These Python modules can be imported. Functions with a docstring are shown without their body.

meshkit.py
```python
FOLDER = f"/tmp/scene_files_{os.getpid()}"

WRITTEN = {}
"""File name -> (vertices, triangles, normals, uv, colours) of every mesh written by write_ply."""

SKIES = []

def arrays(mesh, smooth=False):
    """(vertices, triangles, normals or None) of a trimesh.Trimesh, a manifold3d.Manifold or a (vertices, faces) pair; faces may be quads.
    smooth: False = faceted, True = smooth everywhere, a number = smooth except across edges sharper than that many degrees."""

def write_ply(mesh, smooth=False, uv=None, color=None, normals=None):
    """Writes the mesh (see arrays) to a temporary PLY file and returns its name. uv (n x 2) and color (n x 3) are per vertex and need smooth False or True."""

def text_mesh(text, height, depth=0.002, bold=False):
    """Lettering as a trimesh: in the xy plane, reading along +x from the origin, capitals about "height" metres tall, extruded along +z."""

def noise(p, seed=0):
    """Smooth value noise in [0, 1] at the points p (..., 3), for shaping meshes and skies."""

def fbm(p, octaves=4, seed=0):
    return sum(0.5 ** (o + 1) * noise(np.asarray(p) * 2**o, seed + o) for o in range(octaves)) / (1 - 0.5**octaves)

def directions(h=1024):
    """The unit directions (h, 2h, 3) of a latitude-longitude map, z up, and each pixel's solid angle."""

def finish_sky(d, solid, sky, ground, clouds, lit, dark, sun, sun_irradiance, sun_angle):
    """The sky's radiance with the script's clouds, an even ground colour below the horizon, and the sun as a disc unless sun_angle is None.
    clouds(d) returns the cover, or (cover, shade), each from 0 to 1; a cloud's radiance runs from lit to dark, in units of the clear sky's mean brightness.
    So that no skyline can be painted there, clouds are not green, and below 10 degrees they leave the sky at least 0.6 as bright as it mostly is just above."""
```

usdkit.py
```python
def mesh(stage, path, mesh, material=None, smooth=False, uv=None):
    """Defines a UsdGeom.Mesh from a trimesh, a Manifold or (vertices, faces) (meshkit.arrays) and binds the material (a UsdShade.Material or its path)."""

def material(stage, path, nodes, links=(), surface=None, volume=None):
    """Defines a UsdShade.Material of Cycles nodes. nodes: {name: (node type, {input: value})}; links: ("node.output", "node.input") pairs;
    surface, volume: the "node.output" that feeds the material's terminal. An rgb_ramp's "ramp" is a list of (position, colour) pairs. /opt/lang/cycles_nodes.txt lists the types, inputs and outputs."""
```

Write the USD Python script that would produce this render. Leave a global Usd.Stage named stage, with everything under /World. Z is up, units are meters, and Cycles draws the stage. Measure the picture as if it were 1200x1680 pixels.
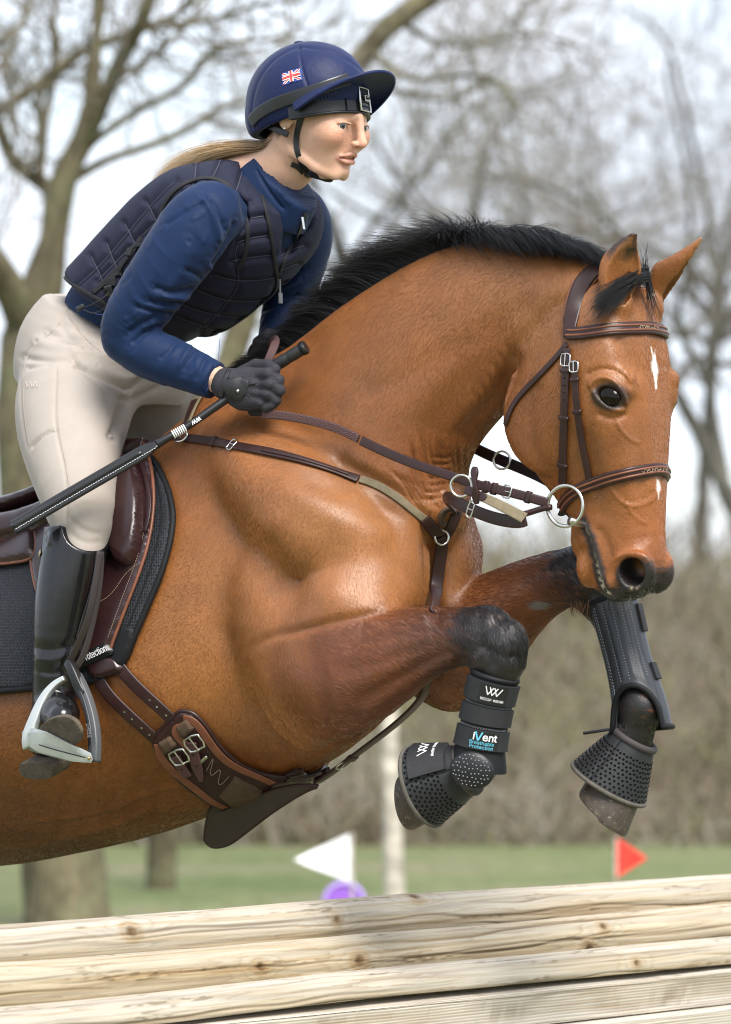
import math, random
import numpy as np
import trimesh
import usdkit, meshkit
from pxr import Usd, UsdGeom, UsdLux, UsdShade, Sdf, Gf, Vt
from scipy.spatial import cKDTree
from scipy.ndimage import map_coordinates, gaussian_filter

# ------------------------------------------------------------------ stage, camera, sky, sun, exposure
stage = Usd.Stage.CreateInMemory()
UsdGeom.SetStageUpAxis(stage, UsdGeom.Tokens.z)
UsdGeom.SetStageMetersPerUnit(stage, 1.0)
UsdGeom.Xform.Define(stage, '/World')
UsdGeom.Scope.Define(stage, '/World/Looks')

CAM_D, CAM_Z = 9.0, 1.33                 # telephoto camera, kneeling photographer
FPX, HORIZON = 7920.0, 1020.0            # focal length and horizon row, in pixels of the 1200 x 1680 photograph
cam = UsdGeom.Camera.Define(stage, '/World/camera')
cam.AddTranslateOp().Set(Gf.Vec3d(0, -CAM_D, CAM_Z))
cam.AddRotateXOp().Set(90.0)
cam.CreateHorizontalApertureAttr(24.0)
cam.CreateVerticalApertureAttr(33.6)
cam.CreateFocalLengthAttr(24.0 * FPX / 1200.0)
cam.CreateVerticalApertureOffsetAttr((HORIZON - 840.0) / 1200.0 * 24.0)
cam.CreateFStopAttr(4.6)
cam.CreateFocusDistanceAttr(8.82)
cam.CreateClippingRangeAttr(Gf.Vec2f(0.5, 2000.0))
cam.CreateExposureAttr(1.93)

SUN_AZ, SUN_EL = math.radians(158.0), math.radians(50.0)        # azimuth = atan2(x, y) towards the sun
SUN_DIR = np.array([math.sin(SUN_AZ) * math.cos(SUN_EL), math.cos(SUN_AZ) * math.cos(SUN_EL), math.sin(SUN_EL)])
sun = UsdLux.DistantLight.Define(stage, '/World/sun')
sun.CreateIntensityAttr(0.4); sun.CreateAngleAttr(28.0); sun.CreateColorAttr(Gf.Vec3f(1.0, 0.95, 0.88))
sun.GetPrim().CreateAttribute('inputs:normalize', Sdf.ValueTypeNames.Bool).Set(True)
_z = Gf.Vec3d(*SUN_DIR)
sun.AddOrientOp(UsdGeom.XformOp.PrecisionDouble).Set(Gf.Quatd(Gf.Rotation(Gf.Vec3d(0, 0, 1), _z).GetQuat()))
sky = UsdLux.DomeLight.Define(stage, '/World/sky')
sky_m = usdkit.material(stage, '/World/Looks/sky_material', {
    'tc': ('texture_coordinate', {}),
    'map': ('mapping', {'scale': (1.0, 1.0, 2.2)}),
    'sky': ('sky_texture', {'sky_type': 'single_scattering', 'sun_disc': False, 'sun_elevation': SUN_EL, 'sun_rotation': SUN_AZ, 'altitude': 100.0}),
    'n': ('noise_texture', {'scale': 9.0, 'detail': 6.0, 'roughness': 0.55}),
    'ramp': ('rgb_ramp', {'ramp': [(0.36, (0.62, 0.62, 0.62)), (0.60, (0.97, 0.97, 0.97))]}),
    'n2': ('noise_texture', {'scale': 4.0, 'detail': 4.0}),
    'cl': ('mix', {'color1': (3.7, 4.3, 5.3), 'color2': (8.2, 8.4, 8.8)}),
    'mix': ('mix', {}),
    'bg': ('background_shader', {'strength': 0.058}),
}, [('tc.generated', 'map.vector'), ('map.vector', 'n.vector'), ('map.vector', 'n2.vector'), ('n.fac', 'ramp.fac'), ('n2.fac', 'cl.fac'),
    ('ramp.color', 'mix.fac'), ('sky.color', 'mix.color1'), ('cl.color', 'mix.color2'), ('mix.color', 'bg.color')], surface='bg.background')
UsdShade.MaterialBindingAPI.Apply(sky.GetPrim()).Bind(sky_m)
sky.GetPrim().SetCustomDataByKey('kind', 'structure')

# ------------------------------------------------------------------ frames and small helpers
YAW = math.radians(36.0)                 # the horse jumps at this angle towards the camera
CY, SY = math.cos(YAW), math.sin(YAW)
A_DIR, N_DIR, Z_DIR = np.array([CY, -SY, 0]), np.array([-SY, -CY, 0]), np.array([0, 0, 1.0])
CAM_P = np.array([0, -CAM_D, CAM_Z])

def ray(px, py):
    return np.array([(px - 600.0) / FPX, 1.0, -(py - HORIZON) / FPX])

def P(px, py, y):
    "the world point at depth y that the camera sees at a pixel of the photograph"
    return CAM_P + ray(px, py) * (CAM_D + y)

def frame(w):
    "world to the horse's frame: along the horse, towards its near side, up"
    w = np.asarray(w, float)
    return np.stack([w @ A_DIR, w @ N_DIR, w[..., 2]], -1)

def world(f):
    f = np.asarray(f, float)
    return f[..., :1] * A_DIR + f[..., 1:2] * N_DIR + f[..., 2:3] * Z_DIR

def Q(px, py, s=0.0):
    "the point in the horse's frame, s metres to the near side of its middle plane, seen at a pixel"
    r = ray(px, py)
    t = (s - CAM_P @ N_DIR) / (r @ N_DIR)
    return frame(CAM_P + r * t)

def pix(w):
    w = np.asarray(w, float)
    k = FPX / (w[..., 1] + CAM_D)
    return np.stack([600 + w[..., 0] * k, HORIZON - (w[..., 2] - CAM_Z) * k], -1)

NAMES = {}
def numbered(parent, name):
    key = (parent, name); n = NAMES.get(key, 0); NAMES[key] = n + 1
    return f'{parent}/{name}' if n == 0 else f'{parent}/{name}_{n:03d}'

def tag(prim, label=None, cat=None, group=None, kind=None):
    for k, v in (('label', label), ('category', cat), ('group', group), ('kind', kind)):
        if v: prim.SetCustomDataByKey(k, v)
    return prim

def thing(name, label, cat, group=None, loc=None):
    x = UsdGeom.Xform.Define(stage, numbered('/World', name))
    if loc is not None: x.AddTranslateOp().Set(Gf.Vec3d(*map(float, loc)))
    tag(x.GetPrim(), label, cat, group)
    return str(x.GetPath())

def part(parent, name, m, mat, smooth=True, label=None, kind=None, color=None, uv=None):
    path = numbered(parent, name)
    g = usdkit.mesh(stage, path, m, mat, smooth=smooth, uv=uv)
    if color is not None:
        UsdGeom.PrimvarsAPI(g).CreatePrimvar('Col', Sdf.ValueTypeNames.Color3fArray, 'vertex').Set(Vt.Vec3fArray.FromNumpy(np.asarray(color, np.float32)))
    tag(g.GetPrim(), label=label, kind=kind)
    return path

def curves(parent, name, strands, widths, mat, label=None, kind=None):
    path = numbered(parent, name)
    c = UsdGeom.BasisCurves.Define(stage, path)
    pts = np.concatenate(strands).astype(np.float32)
    c.CreatePointsAttr(Vt.Vec3fArray.FromNumpy(pts))
    c.CreateCurveVertexCountsAttr(Vt.IntArray.FromNumpy(np.array([len(s) for s in strands], np.int32)))
    c.CreateTypeAttr('linear')
    c.CreateWidthsAttr(Vt.FloatArray.FromNumpy(np.concatenate(widths).astype(np.float32)))
    c.SetWidthsInterpolation('vertex')
    UsdShade.MaterialBindingAPI.Apply(c.GetPrim()).Bind(mat)
    tag(c.GetPrim(), label=label, kind=kind)
    return path

def lerp_poly(pts, n):
    "n points evenly spaced along a smooth curve through pts"
    pts = np.asarray(pts, float)
    if len(pts) > 2:
        from scipy.interpolate import CubicSpline
        t = np.r_[0, np.cumsum(np.linalg.norm(np.diff(pts, axis=0), axis=1) ** 0.5 + 1e-5)]
        fine = CubicSpline(t, pts)(np.linspace(0, t[-1], 40 * len(pts)))
    else:
        fine = np.linspace(pts[0], pts[-1], 50)
    L = np.r_[0, np.cumsum(np.linalg.norm(np.diff(fine, axis=0), axis=1))]
    u = np.linspace(0, L[-1], n)
    return np.stack([np.interp(u, L, fine[:, k]) for k in range(fine.shape[1])], -1)

def signed_volume(v, f):
    return float(np.einsum('ij,ij->', v[f[:, 0]], np.cross(v[f[:, 1]], v[f[:, 2]]))) / 6

def tri(v, q):
    q = np.asarray(q)
    return trimesh.Trimesh(np.asarray(v), np.vstack([q[:, [0, 1, 2]], q[:, [0, 2, 3]]]) if q.shape[1] == 4 else q, process=False)

def fix(m):
    m = m.copy() if isinstance(m, trimesh.Trimesh) else trimesh.Trimesh(*m, process=False)
    m.merge_vertices()
    trimesh.repair.fix_normals(m)
    return m

def tube(path, r, sides=10, closed=False, cap=True, flat=None, up=None):
    """A tube along points; r scalar or per point; flat: (half width, half thickness) for a rounded strap, whose thin way is 'up' (one vector per point)."""
    p = np.asarray(path, float); n = len(p)
    t = np.roll(p, -1, 0) - np.roll(p, 1, 0) if closed else np.gradient(p, axis=0)
    t /= np.linalg.norm(t, axis=1, keepdims=True) + 1e-12
    if up is None:
        a = np.zeros_like(p); ref = np.array([0, 0, 1.0]) if abs(t[0, 2]) < 0.9 else np.array([1.0, 0, 0])
        v = ref - (ref @ t[0]) * t[0]; v /= np.linalg.norm(v)
        for i in range(n):
            v = v - (v @ t[i]) * t[i]; v /= np.linalg.norm(v) + 1e-12; a[i] = v
    else:
        a = np.broadcast_to(np.asarray(up, float), p.shape).copy()
        a -= (a * t).sum(1, keepdims=True) * t
        a /= np.linalg.norm(a, axis=1, keepdims=True) + 1e-12
    b = np.cross(t, a)
    ang = np.arange(sides) * 2 * np.pi / sides
    if flat is None:
        rr = np.broadcast_to(np.asarray(r, float), (n,))
        v = p[:, None] + rr[:, None, None] * (np.cos(ang)[None, :, None] * a[:, None] + np.sin(ang)[None, :, None] * b[:, None])
    else:
        w, h = (np.broadcast_to(np.asarray(x, float), (n,)) for x in flat)
        e = 0.45
        c, s = np.sign(np.cos(ang)) * np.abs(np.cos(ang)) ** e, np.sign(np.sin(ang)) * np.abs(np.sin(ang)) ** e
        v = p[:, None] + h[:, None, None] * c[None, :, None] * a[:, None] + w[:, None, None] * s[None, :, None] * b[:, None]
    v = v.reshape(-1, 3)
    m = n if closed else n - 1
    i, j = np.meshgrid(np.arange(m), np.arange(sides), indexing='ij')
    q = np.stack([i * sides + j, i * sides + (j + 1) % sides, ((i + 1) % n) * sides + (j + 1) % sides, ((i + 1) % n) * sides + j], -1).reshape(-1, 4)
    f = np.vstack([q[:, [0, 1, 2]], q[:, [0, 2, 3]]])
    if cap and not closed:
        k = len(v); v = np.vstack([v, p[:1], p[-1:]])
        j = np.arange(sides); j2 = (j + 1) % sides
        f = np.vstack([f, np.stack([np.full(sides, k), j2, j], 1), np.stack([np.full(sides, k + 1), (n - 1) * sides + j, (n - 1) * sides + j2], 1)])
    return trimesh.Trimesh(v, f if signed_volume(v, f) >= 0 else f[:, ::-1], process=False)

def strap(path, up, w, th, sides=12, closed=False):
    return tube(path, 1, sides, closed, True, (np.asarray(w) / 2, np.asarray(th) / 2), up)

def cat(ms):
    return trimesh.util.concatenate([m for m in ms if m is not None])

def box(size, center=(0, 0, 0), bevel=0.0):
    if bevel <= 0:
        m = trimesh.creation.box(size)
    else:
        import manifold3d as mf
        h = np.asarray(size) / 2 - bevel
        s = trimesh.creation.icosphere(1, bevel).vertices
        m = trimesh.convex.convex_hull(np.vstack([s + h * np.array(c) for c in np.ndindex(2, 2, 2) for c in [np.array(c) * 2 - 1]]))
    m.apply_translation(center)
    return m

# ------------------------------------------------------------------ implicit modelling: smooth unions on a grid, then surface nets
def axis(*spans):
    "(start, end, step) spans joined into one increasing axis"
    out = []
    for a, b, h in spans:
        n = max(2, int(round((b - a) / h)) + 1)
        g = np.linspace(a, b, n)
        out += list(g if not out else g[1:])
    return np.array(out, np.float32)

class Field:
    def __init__(self, xs, ys, zs):
        self.ax = [np.asarray(a, np.float32) for a in (xs, ys, zs)]
        self.f = np.full([len(a) for a in self.ax], 1.0, np.float32)

    def window(self, lo, hi, pad):
        sl = []
        for k in range(3):
            a = self.ax[k]
            i, j = np.searchsorted(a, lo[k] - pad), np.searchsorted(a, hi[k] + pad)
            if j - i < 1: return None
            sl.append(slice(max(i - 1, 0), min(j + 1, len(a))))
        return tuple(sl)

    def put(self, fn, lo, hi, k=0.01, mode='add', pad=None):
        k = float(k); pad = (1.2 * k + 0.012) if pad is None else pad
        sl = self.window(lo, hi, pad)
        if sl is None: return self
        X = self.ax[0][sl[0]][:, None, None]; Y = self.ax[1][sl[1]][None, :, None]; Z = self.ax[2][sl[2]][None, None, :]
        d = fn(X, Y, Z).astype(np.float32)
        f = self.f[sl]
        if mode == 'add':
            h = np.maximum(k - np.abs(f - d), 0) / max(k, 1e-6)
            self.f[sl] = np.minimum(f, d) - h * h * h * (float(k) / 6)
        elif mode == 'sub':
            d = -d
            h = np.maximum(k - np.abs(f - d), 0) / max(k, 1e-6)
            self.f[sl] = np.maximum(f, d) + h * h * h * (k / 6)
        else:
            h = np.maximum(k - np.abs(f - d), 0) / max(k, 1e-6)
            self.f[sl] = np.maximum(f, d) + h * h * h * (k / 6)
        return self

    # primitives --------------------------------------------------
    def ball(self, c, r, k=0.01, mode='add', R=None):
        "ellipsoid: radii r along the axes, or along the rows of R"
        c = np.asarray(c, float); r = np.broadcast_to(np.asarray(r, float), (3,)).copy()
        R = np.eye(3) if R is None else np.asarray(R, float)
        ext = np.sqrt(((R * r[:, None]) ** 2).sum(0))
        cl, rl, Rl = c.tolist(), r.tolist(), R.tolist()
        def fn(X, Y, Z):
            p = (X - cl[0], Y - cl[1], Z - cl[2])
            q = [sum(Rl[i][j] * p[j] for j in range(3) if Rl[i][j]) / rl[i] for i in range(3)]
            k0 = np.sqrt(sum(x * x for x in q))
            k1 = np.sqrt(sum((q[i] / rl[i]) ** 2 for i in range(3)))
            return k0 * (k0 - 1) / np.maximum(k1, 1e-6)
        return self.put(fn, c - ext, c + ext, k, mode)

    def bone(self, a, b, ra, rb, k=0.01, mode='add', flat=None):
        "rounded cone; flat = (direction, factor) squeezes it along a direction"
        a, b = np.asarray(a, float), np.asarray(b, float)
        d = b - a; L2 = float(d @ d) + 1e-12
        m = float(max(ra, rb)); ra, rb = float(ra), float(rb)
        a0, d0 = a.tolist(), d.tolist()
        def fn(X, Y, Z):
            px, py, pz = X - a0[0], Y - a0[1], Z - a0[2]
            t = np.clip((px * d0[0] + py * d0[1] + pz * d0[2]) * (1 / L2), 0, 1)
            qx, qy, qz = px - t * d0[0], py - t * d0[1], pz - t * d0[2]
            r = ra + (rb - ra) * t
            if flat is not None:
                n, s = [float(x) for x in flat[0]], float(flat[1])
                w = qx * n[0] + qy * n[1] + qz * n[2]
                l = np.sqrt(np.maximum(qx * qx + qy * qy + qz * qz - w * w, 0) + (w / s) ** 2)
                return (l - r) * min(1.0, s * 1.2)
            return np.sqrt(qx * qx + qy * qy + qz * qz) - r
        return self.put(fn, np.minimum(a, b) - m, np.maximum(a, b) + m, k, mode)

    def chain(self, pts, rad, k=0.01, mode='add', flat=None, n=None):
        pts = np.asarray(pts, float); rad = np.asarray(rad, float)
        if n:
            pr = lerp_poly(np.c_[pts, rad], n); pts, rad = pr[:, :3], pr[:, 3]
        for i in range(len(pts) - 1):
            self.bone(pts[i], pts[i + 1], rad[i], rad[i + 1], k if i == 0 else min(k, 0.5 * rad[i]), mode, flat)
        return self

    def loft(self, top, bot, w, side=(0, 1, 0), skew=0.0, n=None, power=2.0, k=0.02, mode='add', steps=14):
        "sections between top and bottom points, half width w along side; skew > 0 widens the bottom"
        top, bot = np.asarray(top, float), np.asarray(bot, float)
        w = np.asarray(w, float); N = len(top)
        skew = np.broadcast_to(np.asarray(skew, float), (N,)); pw = np.broadcast_to(np.asarray(power, float), (N,))
        side = np.asarray(side, float); side = np.broadcast_to(side, (N, 3))
        a = np.c_[top, bot, w, skew, pw, side]
        from scipy.interpolate import PchipInterpolator
        c = (top + bot) / 2
        t = np.r_[0, np.cumsum(np.linalg.norm(np.diff(c, axis=0), axis=1) + 1e-6)]
        a = PchipInterpolator(t, a)(np.linspace(0, t[-1], steps))
        top, bot, w, skew, pw, side = a[:, :3], a[:, 3:6], a[:, 6], a[:, 7], a[:, 8], a[:, 9:12]
        C = (top + bot) / 2; U = (top - bot) / 2; H = np.linalg.norm(U, axis=1); U = U / H[:, None]
        loc = None
        lo = np.minimum(top, bot).min(0) - np.abs(side * w[:, None]).max(0); hi = np.maximum(top, bot).max(0) + np.abs(side * w[:, None]).max(0)
        k = float(k); pad = 1.2 * k + 0.02
        sl = self.window(lo, hi, pad)
        if sl is None: return self
        def thin(ax):
            i = np.arange(0, len(ax), 2)
            return ax[i if i[-1] == len(ax) - 1 else np.r_[i, len(ax) - 1]]
        full = [self.ax[i][sl[i]] for i in range(3)]
        axs = [thin(x) for x in full]                       # evaluated on every second grid line, then interpolated
        best = np.full([len(x) for x in axs], 1.0, np.float32)
        for i in range(len(C) - 1):
            d = C[i + 1] - C[i]
            ex = np.abs(side[i:i + 2] * w[i:i + 2, None]).max(0)
            l2 = np.minimum(top[i:i + 2], bot[i:i + 2]).min(0) - ex - pad; h2 = np.maximum(top[i:i + 2], bot[i:i + 2]).max(0) + ex + pad
            s2 = tuple(slice(max(np.searchsorted(axs[q], l2[q]) - 1, 0), min(np.searchsorted(axs[q], h2[q]) + 1, len(axs[q]))) for q in range(3))
            if best[s2].size == 0: continue
            X = axs[0][s2[0]][:, None, None] - np.float32(C[i, 0]); Y = axs[1][s2[1]][None, :, None] - np.float32(C[i, 1]); Z = axs[2][s2[2]][None, None, :] - np.float32(C[i, 2])
            n0 = np.cross(side[i], U[i]); n1 = np.cross(side[i + 1], U[i + 1])
            if n0 @ d < 0: n0 = -n0
            if n1 @ d < 0: n1 = -n1
            n0, n1, dd = n0.tolist(), n1.tolist(), d.tolist()
            e0 = X * n0[0] + Y * n0[1] + Z * n0[2]
            e1 = -((X - dd[0]) * n1[0] + (Y - dd[1]) * n1[1] + (Z - dd[2]) * n1[2])
            es = e0 + e1
            tt = np.where(es <= 1e-5, np.float32(0.5), np.clip(e0 / np.maximum(es, 1e-5), 0, 1))
            qx, qy, qz = X - tt * dd[0], Y - tt * dd[1], Z - tt * dd[2]
            U0, dU, S0, dS = U[i].tolist(), (U[i + 1] - U[i]).tolist(), side[i].tolist(), (side[i + 1] - side[i]).tolist()
            u = sum(x * (U0[q] + tt * dU[q] if abs(dU[q]) > 1e-7 else U0[q]) for q, x in enumerate((qx, qy, qz)))
            v = sum(x * (S0[q] + tt * dS[q] if abs(dS[q]) > 1e-7 else S0[q]) for q, x in enumerate((qx, qy, qz)) if abs(S0[q]) + abs(dS[q]) > 1e-7)
            mixf = lambda arr: float(arr[i]) + tt * float(arr[i + 1] - arr[i])
            h, ww = mixf(H), mixf(w)
            a1 = u / h
            if np.abs(skew[i:i + 2]).max() > 1e-6: ww = ww * (1 - mixf(skew) * np.clip(a1, -1, 1))
            b1 = v / ww
            pp = float(pw[i] + pw[i + 1]) / 2
            if abs(pp - 2) < 0.03: rr = np.sqrt(a1 * a1 + b1 * b1) + np.float32(1e-6)
            else: rr = (np.abs(a1) ** pp + np.abs(b1) ** pp) ** (1 / pp) + np.float32(1e-6)
            dist = np.where(rr > 0.3, np.sqrt(u * u + v * v) * (1 - 1 / rr), -0.6 * np.minimum(h, ww))
            over = np.maximum(np.maximum(-e0, -e1), 0)
            dist = np.where(over > 0, np.sqrt(np.maximum(dist, 0) ** 2 + over ** 2), dist)
            best[s2] = np.minimum(best[s2], dist)
        for q in range(3):
            x = np.interp(full[q], axs[q], np.arange(len(axs[q])))
            i0 = np.clip(x.astype(int), 0, len(axs[q]) - 2); fr = (x - i0).astype(np.float32)
            sh = [1, 1, 1]; sh[q] = -1
            lo_ = np.take(best, i0, q)
            best = lo_ + (np.take(best, i0 + 1, q) - lo_) * fr.reshape(sh)
        f = self.f[sl]; d = best if mode == 'add' else -best
        h = np.maximum(k - np.abs(f - d), 0) / k
        if mode == 'add': self.f[sl] = np.minimum(f, d) - h * h * h * (k / 6)
        else: self.f[sl] = np.maximum(f, d) + h * h * h * (k / 6)
        return self

    def nets(self, smooth=0, iso=0.0):
        "surface nets of the zero level"
        f = self.f - iso if iso else self.f
        if smooth: f = gaussian_filter(f, smooth)
        s = f < 0
        c = s[:-1, :-1, :-1]
        mixed = np.zeros(c.shape, bool)
        for o in np.ndindex(2, 2, 2):
            mixed |= s[o[0]:o[0] + c.shape[0], o[1]:o[1] + c.shape[1], o[2]:o[2] + c.shape[2]] != c
        idx = np.full(c.shape, -1, np.int64)
        I = np.argwhere(mixed); idx[mixed] = np.arange(len(I))
        acc = np.zeros((len(I), 3)); cnt = np.zeros(len(I))
        corners = list(np.ndindex(2, 2, 2))
        val = {o: f[I[:, 0] + o[0], I[:, 1] + o[1], I[:, 2] + o[2]] for o in corners}
        for o in corners:
            for k in range(3):
                if o[k]: continue
                o2 = tuple(1 if q == k else o[q] for q in range(3))
                a, b = val[o], val[o2]
                m = (a < 0) != (b < 0)
                t = np.where(m, a / np.where(m, a - b, 1), 0)
                p = np.array(o, float)[None] + np.eye(3)[k][None] * t[:, None]
                acc += np.where(m[:, None], p, 0); cnt += m
        g = I + acc / np.maximum(cnt, 1)[:, None]
        V = np.stack([np.interp(g[:, k], np.arange(len(self.ax[k])), self.ax[k]) for k in range(3)], -1)
        F = []
        for k in range(3):
            sl0 = [slice(None)] * 3; sl1 = [slice(None)] * 3
            sl0[k] = slice(0, -1); sl1[k] = slice(1, None)
            a, b = s[tuple(sl0)], s[tuple(sl1)]
            E = np.argwhere(a != b)
            i, j = [q for q in range(3) if q != k]
            ok = (E[:, i] > 0) & (E[:, j] > 0) & (E[:, i] < s.shape[i] - 1) & (E[:, j] < s.shape[j] - 1)
            E = E[ok]
            def cell(di, dj):
                e = E.copy(); e[:, i] += di; e[:, j] += dj
                return idx[e[:, 0], e[:, 1], e[:, 2]]
            q = np.stack([cell(-1, -1), cell(0, -1), cell(0, 0), cell(-1, 0)], 1)
            flip = a[E[:, 0], E[:, 1], E[:, 2]]
            if k == 1: flip = ~flip
            q[~flip] = q[~flip][:, ::-1]
            F.append(q)
        F = np.vstack(F)
        F = F[(F >= 0).all(1)]
        return trimesh.Trimesh(V, np.vstack([F[:, [0, 1, 2]], F[:, [0, 2, 3]]]), process=False)

def mirror(p):
    return np.asarray(p, float) * np.array([1, -1, 1])

def vnormals(v, f):
    n = np.zeros_like(v); c = np.cross(v[f[:, 1]] - v[f[:, 0]], v[f[:, 2]] - v[f[:, 0]])
    for k in range(3): n += np.stack([np.bincount(f[:, k], c[:, q], len(v)) for q in range(3)], -1)
    return n / (np.linalg.norm(n, axis=1, keepdims=True) + 1e-12)

def seg_dist(p, line, cut=None):
    "distance of 2-D or 3-D points to a polyline; beyond cut it does not matter"
    line = np.asarray(line, float); best = np.full(len(p), 1e9)
    if cut is not None:
        i = np.flatnonzero(((p > line.min(0) - cut) & (p < line.max(0) + cut)).all(1)); best[i] = seg_dist(p[i], line); return best
    for a, b in zip(line[:-1], line[1:]):
        d = b - a; t = np.clip(((p - a) @ d) / (d @ d + 1e-12), 0, 1)
        best = np.minimum(best, np.linalg.norm(p - a - t[:, None] * d, axis=1))
    return best

def laplace(v, f, n=1, w=0.5):
    import scipy.sparse as sp
    e = np.vstack([f[:, [0, 1]], f[:, [1, 2]], f[:, [2, 0]]])
    A = sp.coo_matrix((np.ones(len(e) * 2), (np.r_[e[:, 0], e[:, 1]], np.r_[e[:, 1], e[:, 0]])), (len(v), len(v))).tocsr()
    A.data[:] = 1
    deg = np.asarray(A.sum(1)).ravel()
    for _ in range(n):
        v = v + w * ((A @ v) / deg[:, None] - v)
    return v

class Clay:
    "a mesh in world space that strokes can be pressed into"
    def __init__(self, m, to_world=True):
        self.v = world(m.vertices) if to_world else np.array(m.vertices); self.f = np.array(m.faces)
        if signed_volume(self.v, self.f) < 0: self.f = self.f[:, ::-1]
        self.refresh()
    def refresh(self):
        self.n = vnormals(self.v, self.f); self.p = pix(self.v)
        view = self.v - CAM_P; view /= np.linalg.norm(view, axis=1, keepdims=True)
        self.facing = -(self.n * view).sum(1)
        self.fr = frame(self.v)
    def smooth(self, n=1, w=0.5):
        self.v = laplace(self.v, self.f, n, w); self.refresh(); return self
    def stroke(self, line, amp, r, mask=None, face=0.05, fade=0.0, spline=True):
        "raise (amp > 0) or press a soft groove along a polyline of photograph pixels, on the side one sees"
        line = np.asarray(line, float)
        if len(line) == 1: line = np.vstack([line, line + 1e-3])
        elif spline and len(line) > 2: line = lerp_poly(line, 12 * len(line))
        lo, hi = line.min(0) - 3 * r, line.max(0) + 3 * r
        m = (self.p > lo).all(1) & (self.p < hi).all(1) & (self.facing > face)
        if mask is not None: m &= mask
        i = np.flatnonzero(m)
        if len(i) == 0: return self
        d = seg_dist(self.p[i], line)
        w = np.exp(-(d / r) ** 2) * np.clip((self.facing[i] - face) / 0.25, 0, 1)
        if fade:
            ends = np.minimum(np.linalg.norm(self.p[i] - line[0], axis=1), np.linalg.norm(self.p[i] - line[-1], axis=1))
            w = w * np.clip(ends / fade, 0.0, 1)
        self.v[i] += self.n[i] * (amp * w)[:, None]
        return self
    def dab(self, c, r3, amp, direction=None):
        d = np.linalg.norm(self.v - np.asarray(c), axis=1) / r3
        i = np.flatnonzero(d < 2.6)
        w = np.exp(-d[i] ** 2) * amp
        self.v[i] += (self.n[i] if direction is None else np.asarray(direction)) * w[:, None]
        return self
    def mesh(self):
        return trimesh.Trimesh(self.v, self.f, process=False)

def smoothstep(a, b, x):
    t = np.clip((x - a) / (b - a), 0, 1)
    return t * t * (3 - 2 * t)
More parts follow.
